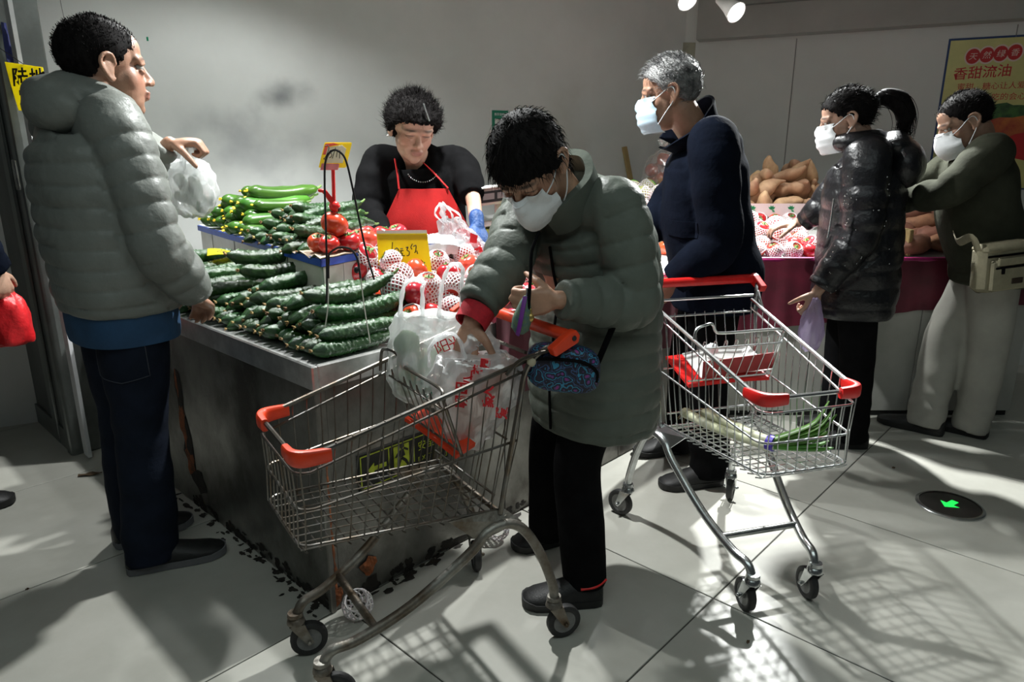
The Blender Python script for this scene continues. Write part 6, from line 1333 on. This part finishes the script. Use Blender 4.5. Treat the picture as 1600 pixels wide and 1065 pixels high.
collar(Bw, M['puff_matte'], 'collar', .080, .090, -.03, .062, .022, .30)
tube_part(Bw, 'zip', [Bw.front(t, h + .006, side=.0) for t, h in ((-.5, .160), (-.2, .166), (.1, .160), (.45, .152), (.75, .150), (.95, .128))], .0065, M['blackcloth'], flat=.6)
q = MB(); d = unit(Bw.wR - Bw.eR); q.tube([Bw.wR - d * .035, Bw.wR - d * .005, Bw.wR + d * .012], [.046, .044, .043], 20, caps=False); q.tube([Bw.wR + d * .012, Bw.wR + d * .010, Bw.wR - d * .03], [.043, .038, .037], 20, caps=False); q.obj('red_cuff', mat('red_knit_cuff', (.50, .012, .025), .8, var=.15, vs=60, bump=.2, bs=300), Bw.root, org=Bw.org)
trousers(Bw, M['blackcloth'], (.15, .115), .080, .072, .070, fold=.004, seed=6, hemlift=.05)
shoe(Bw, (.275, 1.815), (.030, 1.795), M['shoe_black'], M['sole_black'], .085, .047); shoe(Bw, (.21, 2.17), (.0, 2.09), M['shoe_black'], M['sole_black'], .085, .046)
tube_part(Bw, 'red_piping', [V3(.205, 1.765, .072), V3(.25, 1.77, .078), V3(.285, 1.80, .082)], .004, M['red_plastic'])
tube_part(Bw, 'lanyard', [at(842, 362, 1.70), at(831, 392, 1.655), at(829, 430, 1.62), at(826, 475, 1.60), at(824, 490, 1.60)], .0042, M['blackcloth'])
lan = tube_part(Bw, 'bag_strap', [at(960, 505, 1.70), at(945, 540, 1.69), at(930, 575, 1.70)], .012, M['blackcloth'], flat=.4)
q = MB(); c = at(829, 496, 1.60); q.ell(c, (.009, .009, .012), nu=14, nv=10); q.cap_tube([c + V3(0, 0, .010), c + V3(0, 0, .020)], .003, 8); tag(q.obj('brass_bell', mat('brass', (.50, .36, .12), .35, .8), org=tuple(c)), 'little brass bell on the black cord beside the green purse', 'bell')
# heart patterned pouch
def heart_mat():
    m = bpy.data.materials.new('heart_print'); m.use_nodes = True; t = m.node_tree; b = t.nodes['Principled BSDF']; L = t.links.new; b.inputs['Roughness'].default_value = .6
    tc = nd(t, 'ShaderNodeTexCoord'); nz = nd(t, 'ShaderNodeTexNoise'); nz.inputs['Scale'].default_value = 30; L(tc.outputs['Object'], nz.inputs['Vector'])
    mx = nd(t, 'ShaderNodeMix', data_type='VECTOR'); mx.inputs['Factor'].default_value = .03; L(tc.outputs['Object'], mx.inputs['A']); L(nz.outputs['Color'], mx.inputs['B'])
    v = nd(t, 'ShaderNodeTexVoronoi'); v.inputs['Scale'].default_value = 46; L(mx.outputs['Result'], v.inputs['Vector']); r = nd(t, 'ShaderNodeValToRGB'); L(v.outputs['Distance'], r.inputs[0]); r.color_ramp.interpolation = 'CONSTANT'
    e = r.color_ramp.elements; e[0].position = 0; e[0].color = (.30, .02, .22, 1); e[1].position = .13; e[1].color = (.10, .05, .20, 1)
    for p, c in ((.24, (.010, .010, .030, 1)), (.43, (.03, .22, .38, 1)), (.53, (.009, .009, .026, 1)), (.66, (.04, .09, .22, 1)), (.72, (.008, .008, .022, 1))): x = e.new(p); x.color = c
    L(r.outputs[0], b.inputs['Base Color']); return m
pc_ = at(880, 574, 1.655); pu = thing('shoulder_pouch', 'rounded navy pouch printed with pink and blue hearts hanging at the stooping woman\'s hip', 'bag', tuple(pc_)); HM = heart_mat()
q = MB(); V = []; q.ell((0, 0, 0), 1, nu=36, nv=22); v = q.V[0]; ex = .62; v = np.sign(v) * np.abs(v) ** ex * V3(.094, .040, .062); v[:, 2] += -.010 * (v[:, 0] / .094) ; q.V[0] = v + V3(*pc_); q.obj('pouch_body', HM, pu, org=tuple(pc_), ang=None)
q = MB(); q.tube(cr([pc_ + V3(-.085, -.030, .030), pc_ + V3(-.045, -.043, .036), pc_ + V3(.04, -.043, .028), pc_ + V3(.080, -.030, .0), pc_ + V3(.082, -.026, -.03)], 5), .0045, 8); q.obj('zip', M['blackcloth'], pu, org=tuple(pc_))
q = MB(); q.ell(pc_ + V3(-.082, -.038, .028), (.012, .008, .014), nu=14, nv=9); q.obj('charm', mat('cream_charm', (.46, .42, .30), .6), pu, org=tuple(pc_))
# small purse on the cord
pc_ = at(818, 492, 1.60); pp = thing('small_purse', 'little green and purple purse dangling from the stooping woman\'s left hand', 'purse', tuple(pc_)); a0, a1 = at(823, 462, 1.61), at(811, 521, 1.60); ax = unit(a0 - a1)
q = MB(); P = np.array([a0 + (a1 - a0) * t for t in np.linspace(0, 1, 9)]); q.tube(P, np.interp(np.linspace(0, 1, 9), [0, .15, .6, .9, 1], [.006, .013, .024, .022, .010]), 18, flat=.9, up=V3(0, 1, 0)); q.obj('purse_body', mat('floral_green', (.13, .19, .08), .6, dark=(.06, .12, .14), vs=120), pp, org=tuple(pc_))
q = MB(); q.tube([p + V3(-.004, -.022 * k - .002, 0) for p, k in zip(P, np.interp(np.linspace(0, 1, 9), [0, .15, .6, .9, 1], [.3, .6, 1.05, .95, .5]))], .006, 6, flat=.4); q.obj('purple_stripe', mat('purple_ribbon', (.16, .02, .26), .5), pp, org=tuple(pc_))
q = MB(); q.tube(cr([a0, a0 + V3(.002, 0, .010), a0 + V3(0, 0, .018)], 3), .003, 8); q.obj('clasp', M['chrome'], pp, org=tuple(pc_))

# ------------------------------------------------------------------ 3. grey-haired man in navy
Cn = Fig(label='grey-haired man with pale blue mask in navy jacket behind the clean cart', pel=V3(.80, 2.66, .89), chest=V3(.735, 2.64, 1.355), fp=(-.97, .15), fc=(-.97, .20), hc=at(1046, 150, 2.62), hd=(-.95, .26, -.13), hs=1.03, skin=(.40, .225, .15),
         eR=V3(.58, 2.78, 1.06), wR=V3(.47, 2.74, .93), eL=V3(.735, 2.42, 1.02), wL=V3(.59, 2.47, .875), kR=V3(.76, 2.80, .48), aR=V3(.78, 2.90, .09), kL=V3(.78, 2.60, .48), aL=V3(.82, 2.585, .09), sw=.165, hands=[], hunch=-.03)
Cn.hands = [dict(w=Cn.wL, d=V3(-.55, -.25, -.55), th=V3(-.3, .1, .8), pn=V3(-.3, .5, -.5), curl=.8), dict(w=Cn.wR, d=V3(-.8, 0, -.4), th=V3(0, -.6, .5), pn=V3(0, .3, -.9), curl=.6)]
person(Cn); eyes(Cn)
GH = cap_hair(Cn, [(-.12, -.050), (-.085, -.055), (-.05, -.03), (-.025, .008), (-.004, .020), (.012, .008), (.022, .010), (.034, .036), (.055, .052), (.075, .066), (.11, .074)], .012, M['grey_hair'], strands=3200, sl=.022, comb=(0, .25, .15), seed=9)
face_mask(Cn, M['blue_mask'], False)
garment(Cn, 'jacket', M['navy'], [(-.30, .205, .165), (-.20, .212, .172), (0, .212, .172), (.40, .205, .165), (.70, .205, .160), (.88, .185, .145), (1.0, .125, .110), (1.08, .08, .08)],
        [(sl(Cn.sR, Cn.eR, Cn.wR, Cn.chest), [.085, .085, .075, .068, .062, .05]), (sl(Cn.sL, Cn.eL, Cn.wL, Cn.chest), [.086, .090, .082, .078, .070, .058])], vox=.0078, fold=.0075, seed=15, sm=4)
cj_ = [o for o in Cn.root.children if o.name.startswith('jacket')][0]
snap_patch(Cn, cj_, 'pocket_flap', V3(.62, 2.50, 1.06), V3(-.5, -.87, 0), V3(.87, -.5, 0), .13, .055, M['navy'], .006)
collar(Cn, M['navy'], 'collar', .078, .092, -.03, .070, .010, .35, flare=.02)
trousers(Cn, M['blackcloth'], rth=.095, rkn=.085, rhem=.08, fold=.006, seed=8, hemlift=.04)
shoe(Cn, (.875, 2.60), (.605, 2.545), M['shoe_black'], M['sole_black'], .085, .05); shoe(Cn, (.83, 2.93), (.555, 2.86), M['shoe_black'], M['sole_black'], .085, .05)

# ------------------------------------------------------------------ 4. ponytailed woman in black
Dp = Fig(label='woman with ponytail and white mask in shiny black hooded coat reaching for netted tomatoes', pel=V3(1.55, 3.05, .84), chest=V3(1.525, 3.04, 1.30), fp=(-.90, .40), fc=(-.90, .43), hc=at(1322, 190, 3.02), hd=(-.91, .36, -.20), hs=1.02, skin=(.44, .26, .185),
         eR=V3(1.44, 3.25, 1.07), wR=at(1246, 348, 3.30), eL=at(1345, 365, 2.86), wL=at(1277, 455, 2.88), kR=V3(1.58, 3.15, .45), aR=V3(1.60, 3.17, .09), kL=V3(1.56, 2.96, .45), aL=V3(1.585, 2.955, .09), sw=.155, hands=[])
Dp.hands = [dict(w=Dp.wR, d=V3(-.93, .15, -.12), th=V3(-.2, -.8, -.2), pn=V3(0, .2, -1), curl=.55, thumb=.6), dict(w=Dp.wL, d=V3(-.30, -.05, -.95), th=V3(-.9, -.2, .2), pn=V3(.2, .9, 0), curl=1.15, thumb=1.0)]
person(Dp); eyes(Dp)
cap_hair(Dp, [(-.12, -.045), (-.085, -.045), (-.05, -.03), (-.025, .010), (-.004, .022), (.012, .012), (.030, .022), (.05, .042), (.075, .062), (.11, .070)], .013, strands=2200, sl=.02, comb=(0, -.8, .1), seed=13)
q = MB(); P = cr([Dp.H(0, -.105, .055), Dp.H(0, -.150, .062), Dp.H(.0, -.195, .035), Dp.H(.01, -.215, -.025), Dp.H(.01, -.205, -.085)], 6); q.cap_tube(P, np.interp(np.linspace(0, 1, len(P)), [0, .2, .5, .8, 1], [.016, .034, .042, .034, .012]), 18)
g = np.random.default_rng(4)
for k in range(170):
    a, b = g.standard_normal(3) * .018, g.standard_normal(3) * .024; i0 = g.integers(5, 13); pts_ = np.array([P[j] + a * .8 + b * .35 * (j - i0) / 20 for j in range(i0, len(P))] + [P[-1] + b * .8 + V3(0, 0, -.03 * g.random())]); q.tube(pts_, np.linspace(.0016, .0006, len(pts_)), 4, caps=False)
pt = q.obj('ponytail', M['hair'], Dp.root, org=Dp.org, ang=None); q = MB(); q.tube([Dp.H(.024 * math.cos(a), -.122, .056 + .024 * math.sin(a)) for a in np.linspace(0, 2 * math.pi, 17)[:-1]], .0075, 8, closed=True); q.obj('hair_tie', M['black'], pt, org=Dp.org)
face_mask(Dp, M['mask'], False, puff=.002)
garment(Dp, 'coat', M['puff_black'], [(-.44, .195, .16), (-.38, .212, .178), (-.1, .212, .178), (.35, .205, .172), (.70, .205, .165), (.88, .185, .150), (1.0, .125, .12), (1.08, .09, .09)],
        [(sl(Dp.sR, Dp.eR, Dp.wR + V3(.03, 0, 0), Dp.chest), [.085, .085, .078, .068, .06, .05]), (sl(Dp.sL, Dp.eL, Dp.wL + V3(.012, 0, .02), Dp.chest), [.09, .095, .088, .078, .07, .055])], vox=.0078, quilt=(.085, .008, .085), fold=.005, seed=18, sm=4)
def hood2(q):
    f, r, c = Dp.fc, Dp.rc, Dp.neck
    P = [c + r * math.cos(a) * .105 - f * (math.sin(a) * .085 - .04) + V3(0, 0, .04 + .0 * math.sin(a)) for a in np.linspace(-.5, math.pi + .5, 11)]; C_ = cr(P, 4); q.cap_tube(C_, .040 + .018 * np.sin(np.linspace(0, math.pi, len(C_))), 16)
    q.ell(c - f * .165 + V3(0, 0, -.045), (.140, .080, .105), np.stack([r, f, V3(0, 0, 1)], 1), 24, 16); q.ell(c - f * .12 + V3(0, 0, .03), (.125, .07, .06), np.stack([r, f, V3(0, 0, 1)], 1), 24, 16)
soft(Dp, 'hood', M['puff_black'], hood2, amp=.008, fr=24, seed=6)
tube_part(Dp, 'zip', [at(1303, 310, 2.80), at(1298, 345, 2.80), at(1293, 372, 2.79)], .0035, M['chrome'])
q = MB(); g = np.random.default_rng(8)
for k in range(46):
    p = at(g.uniform(1250, 1400), g.uniform(265, 470), 2.82); q.ell(p, .0022, nu=5, nv=4)
dz = tag(q.obj('sequins', mat('silver_sequin', (.8, .8, .8), .15, .9), Dp.root, org=Dp.org), kind='stuff')
# press the sequins on to the coat
co = [o for o in Dp.root.children if o.name.startswith('coat')][0]
from mathutils.bvhtree import BVHTree
bt = BVHTree.FromPolygons([v.co for v in co.data.vertices], [p.vertices for p in co.data.polygons]); nvp = len(dz.data.vertices) // 46
for k in range(46):
    vs = [dz.data.vertices[k * nvp + i] for i in range(nvp)]; c = sum((v.co for v in vs), Vector()) / nvp; h = bt.find_nearest(c)
    for v in vs: v.co += h[0] - c
dz['kind'] = 'stuff'
trousers(Dp, M['blackcloth'], rth=.085, rkn=.075, rhem=.07, fold=.005, seed=10)
shoe(Dp, (1.66, 2.955), (1.415, 2.985), M['shoe_black'], M['sole_black'], .085, .047); shoe(Dp, (1.68, 3.15), (1.44, 3.23), M['shoe_black'], M['sole_black'], .085, .047)
L0 = at(1264, 548, 2.86); q = MB(); q.loft(sack(L0, [(0, .02, .015), (.04, .045, .03), (.12, .05, .03), (.19, .03, .02), (.235, .012, .010)], n=30, wr_=.007, seed=30)); tag(q.obj('carrier_bag', film_mat('lilac_film', (.62, .52, .74), clear=.35), org=tuple(L0)), 'thin lilac carrier bag hanging from the ponytailed woman\'s hand', 'bag')

# ------------------------------------------------------------------ 5. man with the shoulder bag
Er = Fig(label='man in dark olive jacket and pale trousers with white mask bending over sweet potatoes', pel=V3(2.19, 3.10, .86), chest=V3(2.045, 3.07, 1.315), fp=(-.85, .45), fc=(-.88, .45), hc=at(1508, 193, 3.06), hd=(-.84, .30, -.42), hs=1.03, skin=(.38, .22, .15),
         eR=V3(1.83, 3.30, 1.14), wR=V3(1.70, 3.44, 1.06), eL=at(1478, 302, 2.92), wL=at(1405, 312, 3.12), kR=V3(2.10, 3.20, .46), aR=V3(2.035, 3.14, .09), kL=V3(2.23, 3.08, .46), aL=V3(2.235, 3.10, .09), sw=.165, hands=[], hunch=-.04)
Er.hands = [dict(w=Er.wL, d=V3(-.8, .5, -.3), th=V3(-.3, -.4, .7), pn=V3(0, .3, -.9), curl=.6), dict(w=Er.wR, d=V3(-.7, .5, -.4), th=V3(.5, .6, 0), pn=V3(0, .2, -1), curl=.5)]
person(Er); eyes(Er); cap_hair(Er, SHORT, .007, strands=2600, sl=.012, comb=(0, -.3, .2), seed=17); face_mask(Er, M['mask'], True, puff=.006)
garment(Er, 'jacket', M['olive'], [(-.20, .205, .158), (-.10, .208, .165), (.1, .206, .165), (.45, .205, .160), (.72, .205, .155), (.90, .18, .14), (1.0, .12, .11), (1.06, .08, .08)],
        [(sl(Er.sR, Er.eR, Er.wR, Er.chest), [.084, .084, .074, .066, .06, .05]), (sl(Er.sL, Er.eL, Er.wL, Er.chest), [.088, .090, .080, .070, .064, .054])], vox=.0078, fold=.006, seed=25, sm=4)
collar(Er, M['olive'], 'collar', .074, .080, -.03, .035, .010, .5)
trousers(Er, M['beige'], (.16, .12), rth=.100, rkn=.088, rhem=.082, fold=.0075, seed=14, hemlift=.03)
shoe(Er, (2.10, 3.085), (1.88, 3.285), M['shoe_black'], M['sole_black'], .08, .05); shoe(Er, (2.29, 3.05), (2.115, 3.235), M['shoe_black'], M['sole_black'], .08, .05)
M['canvas'] = mat('beige_canvas', (.26, .235, .155), .8, var=.15, vs=18, bump=.2, bs=260); c = at(1565, 415, 2.84); sbg = thing('shoulder_bag', 'beige canvas shoulder bag with a front pocket at the bending man\'s hip', 'bag', tuple(c)); X_ = unit(V3(.96, .10, .10)); Y_ = unit(np.cross([0, 0, 1], X_)); Z_ = np.cross(X_, Y_); BM = (np.stack([X_, Y_, Z_], 1), c)
def sbx(name, lo, hi, m, bev, par=None): q = MB(); q.box(lo, hi, M=BM, bev=bev); o = q.obj(name, m, par or sbg, org=tuple(c), smooth=True, ang=50); bv = o.modifiers.new('soft', 'BEVEL'); bv.width = bev * .5; bv.segments = 2; return o
sbx('bag_body', (-.118, -.035, -.105), (.118, .045, .095), M['canvas'], .022); pk = sbx('front_pocket', (-.085, -.052, -.095), (.108, -.034, .035), M['canvas'], .012); sbx('top_flap', (-.112, -.042, .060), (.115, .05, .100), M['canvas'], .014)
sbx('pocket_flap', (-.065, -.060, .010), (.085, -.048, .048), M['canvas'], .008, pk); sbx('zip', (-.095, -.0385, .048), (.11, -.034, .056), M['blackcloth'], .002); sbx('pocket_zip', (-.07, -.0555, .000), (.10, -.050, .008), M['blackcloth'], .002, pk); sbx('leather_patch', (.005, -.0545, -.068), (.055, -.0505, -.045), mat('dark_leather', (.03, .018, .010), .5), .0015, pk); sbx('zip_pull', (-.045, -.058, -.022), (-.030, -.052, .002), M['blackcloth'], .002, pk)
q = MB(); q.tube(cr([c + X_ * -.112 + V3(0, -.0, .06), c + X_ * -.155 + V3(0, .0, .135), at(1497, 378, 2.93), at(1490, 362, 3.02)], 6), .018, 8, flat=.16); q.obj('strap', M['canvas'], sbg, org=tuple(c))

# ------------------------------------------------------------------ 6. the vendor
Fv = Fig(label='stall vendor with curly black hair, black sweater and red apron packing a bag', pel=V3(-.405, 3.21, .80), chest=V3(-.415, 3.15, 1.285), fp=(.15, -.99), fc=(.22, -.97), hc=at(645, 203, 3.04), hd=(.36, -.84, -.40), hs=V3(1.17, 1.08, 1.05), roll=.05, skin=(.60, .37, .27),
         eR=at(574, 325, 3.02), wR=at(604, 388, 2.80), eL=at(736, 296, 3.03), wL=at(744, 345, 2.86), kR=V3(-.49, 3.20, .43), aR=V3(-.49, 3.24, .09), kL=V3(-.32, 3.18, .43), aL=V3(-.32, 3.22, .09), sw=.175, hands=[], armr=.034)
Fv.hands = [dict(w=Fv.wR, d=V3(.5, -.6, -.5), th=V3(.7, .5, 0), pn=V3(.1, -.2, -1), curl=.6)]
person(Fv)
cap_hair(Fv, [(-.14, -.09), (-.06, -.075), (-.03, -.05), (0, -.015), (.02, .012), (.04, .034), (.07, .055), (.11, .062)], .024, strands=5200, sl=.022, comb=(0, -.1, .1), seed=21, curly=.006)
q = MB(); q.tube([Fv.H(-.002, .082, .140), Fv.H(-.012, .098, .112), Fv.H(-.024, .108, .082)], .0062, 8, flat=.6); q.obj('hair_clip', M['chrome'], Fv.root, org=Fv.org)
for x in (1,): q = MB(); q.ell(Fv.H(x * .086, -.010, -.034), .006, nu=10, nv=7); q.obj('pearl_earring', M['white'], Fv.root, org=Fv.org)
el_ = Fv.eL * .55 + Fv.wL * .45
garment(Fv, 'sweater', M['blackcloth'], [(-.20, .205, .165), (-.05, .208, .170), (.25, .200, .170), (.55, .198, .165), (.75, .198, .155), (.90, .18, .135), (1.0, .115, .10), (1.06, .075, .075)],
        [(sl(Fv.sR, Fv.eR, Fv.wR, Fv.chest), [.072, .074, .070, .064, .058, .05]), (sl(Fv.sL, Fv.eL * .9 + Fv.sL * .1, Fv.eL * .75 + Fv.wL * .25, Fv.chest), [.072, .074, .070, .064, .058, .054])], vox=.0078, fold=.0045, seed=31, sm=4)
AP = mat('red_apron_cloth', (.56, .012, .012), .75, var=.15, vs=7, bump=.15, bs=250); G = []
for j in range(22):
    t = -.55 + (1.37) * j / 21; k = min(max((t - .42) / .40, 0), 1); wd_ = (.205 * (1 - k) + .105 * k); hd_ = np.interp(t, [-.55, -.2, .25, .55, .82], [.20, .178, .182, .178, .160]) + .008; row = []
    for i in range(25):
        u = -1 + 2 * i / 24; x = u * wd_; y = hd_ * (1 - abs(x / .235) ** 2.6) ** (1 / 2.6) + .006 * math.sin(u * 9 + t * 4) * (1 - k) + .006 * math.sin(x * 60 + t * 9) * .5
        row.append(Fv.ring(t, .1, 0, 0)[0] - Fv.ring(t, .1, 0, 0)[0] + Fv.front(t, y, side=x))
    G.append(row)
G = np.array(G); q = MB(); q.slab(G, Fv.fc * .003); ap_ = q.obj('apron', AP, Fv.root, org=Fv.org)
for sd in (0, 24): q = MB(); n0 = Fv.H(.052 if sd else -.052, -.005, -.135); q.tube(cr([G[-1][sd], (G[-1][sd] * .5 + n0 * .5) + Fv.fc * .040, n0 + Fv.fc * .012], 5), .013, 8, flat=.3); q.obj('apron_strap', AP, ap_, org=Fv.org)
q = MB(); q.tube([G[13][i] + Fv.fc * .006 for i in range(25)], .014, 8, flat=.25, up=V3(0, 0, 1)); q.V[0] = q.V[0]; q.obj('yellow_waistband', mat('yellow_band', (.66, .42, .01), .7), ap_, org=Fv.org)
q = MB()
for i in range(17):
    a = math.pi * (.12 + .76 * i / 16); q.ell(Fv.front(.97 - .10 * math.sin(a), .125 + .020 * math.sin(a), side=.065 * math.cos(a)), .0034, nu=8, nv=6)
q.obj('bead_necklace', M['chrome'], Fv.root, org=Fv.org)
q = MB(); hand_shells(q, Fv.wL + V3(.004, -.004, -.012), V3(.22, -.60, -.55), V3(-.7, -.5, .2), V3(-.3, .2, -.6), curl=.35, k=1.06); q.cap_tube([Fv.wL + V3(0, .012, .018), Fv.wL + V3(.006, -.02, -.03)], [.032, .030], 16)
V, Q = remesh(q, .0046); V = relax(V, Q, 2); emit_mesh('glove', V, Q, mat('blue_glove', (.006, .055, .21), .5, var=.15, vs=30, bump=.3, bs=120), Fv.root, Fv.org)
trousers(Fv, M['blackcloth'], fold=.004, seed=19); shoe(Fv, (-.50, 3.27), (-.46, 3.03), M['shoe_black'], M['sole_black']); shoe(Fv, (-.32, 3.25), (-.27, 3.01), M['shoe_black'], M['sole_black'])
V0 = at(722, 405, 2.72); vb = thing('carrier_bag', 'crumpled clear carrier bag of netted fruit held by the vendor in the apron', 'bag', tuple(V0)); q = MB(); rg = sack(V0, [(0, .05, .04), (.012, .085, .06), (.06, .092, .065), (.10, .072, .05), (.135, .05, .035), (.16, .036, .026)], n=44, wr_=.012, seed=41)
for k, r_ in enumerate(rg): r_[:, 0] -= .050 * max(0, (k - 8) / 18)
q.loft(rg); q.obj('bag_body', film_mat('grey_clear_film', (.80, .81, .83), clear=.66, gloss=.6), vb, org=tuple(V0)); TP = at(690, 318, 2.72)
for e in (-.02, .03):
    q = MB(); b0 = V0 + V3(-.055 + e * .8, -.01, .145); ribbon_loop(q, [b0, (b0 + TP) / 2 + V3(e * .9 - .01, -.01, .0), TP + V3(e * .3, 0, .0), TP + V3(e * .3 + .012, -.008, -.01), (b0 + TP) / 2 + V3(e * .9 + .022, -.016, -.005), b0 + V3(.024, -.006, 0)], .016); q.obj('bag_handle', M['bag2'], vb, org=tuple(V0))
q = MB(); q.add([V3(.035, -.056, .075), V3(.062, -.048, .07), V3(.066, -.046, .10), V3(.038, -.052, .112)], [(0, 1, 2, 3)]); q.add([V3(.055, -.058, .03), V3(.085, -.03, .035), V3(.08, -.035, .055), V3(.05, -.06, .05)], [(0, 1, 2, 3)]); q.obj('red_print', M['bag_red'], vb)
for i, (dx, dy, dz, sc) in enumerate(((-.035, 0, .045, 1.0), (.042, -.01, .042, 1.05), (.0, .02, .085, .95))):
    q = tom_variant(.038, .033, .03, i, M['tomato']); o = q.obj('tomato', M['pinktom'], ang=None); net_mb(.038, .033, .5, 2.3, .2).obj('foam_net', M['foam'], o); o.location = V0 + V3(dx, dy, dz); o.rotation_euler = (.4 * i, .3, 0); tag(o, 'netted tomato %s inside the vendor\'s clear bag' % ('on the left', 'on the right', 'at the back')[i], 'tomato')

# ------------------------------------------------------------------ 7. shopper cut off by the left edge
Gx = Fig(label='shopper in dark navy coat cut by the left edge, an arm and shoe showing', pel=V3(-2.20, 2.40, .90), chest=V3(-2.19, 2.40, 1.38), fp=(.50, .86), fc=(.40, .91), hc=V3(-2.16, 2.45, 1.60), hd=(.4, .9, -.05), hs=1.03, skin=(.45, .27, .19), eR=V3(-1.945, 2.44, 1.10), wR=V3(-1.945, 2.55, .90), eL=V3(-2.42, 2.50, 1.1), wL=V3(-2.38, 2.60, .88),
         kR=V3(-2.12, 2.38, .48), aR=V3(-2.12, 2.37, .09), kL=V3(-2.30, 2.46, .48), aL=V3(-2.30, 2.47, .09), sw=.165, hands=[])
Gx.hands = [dict(w=Gx.wR, d=V3(.1, .2, -.95), th=V3(.2, .9, .1), pn=V3(-.9, 0, 0), curl=.8), dict(w=Gx.wL, d=V3(0, .2, -.95), th=V3(.1, .9, .1), pn=V3(.9, 0, 0), curl=.5)]
person(Gx); cap_hair(Gx, SHORT, .010, strands=800, seed=27)
garment(Gx, 'coat', M['navy'], [(-.35, .20, .16), (0, .205, .165), (.4, .205, .16), (.75, .20, .155), (.9, .18, .14), (1.0, .12, .11), (1.08, .08, .08)], [(sl(Gx.sR, Gx.eR, Gx.wR, Gx.chest), [.085, .088, .08, .072, .064, .055]), (sl(Gx.sL, Gx.eL, Gx.wL, Gx.chest), [.085, .088, .08, .072, .064, .055])], vox=.009, quilt=(.07, .007, .07), fold=.004, seed=33)
trousers(Gx, M['blackcloth'], seed=23); shoe(Gx, (-2.19, 2.34), (-1.955, 2.425), M['shoe_black'], M['sole_black'], .085, .05); shoe(Gx, (-2.36, 2.45), (-2.15, 2.56), M['shoe_black'], M['sole_black'], .085, .05)
R0 = V3(-1.975, 2.60, .60); q = MB(); q.loft(sack(R0, [(0, .05, .05), (.02, .085, .06), (.14, .08, .055), (.20, .045, .035), (.235, .018, .018)], n=36, wr_=.006, seed=44)); tag(q.obj('carrier_bag', mat('red_bag_film', (.62, .015, .02), .4, var=.15, vs=20, bump=.3, bs=50), org=tuple(R0)), 'bright red bag hanging from the hand of the shopper at the left edge', 'bag')
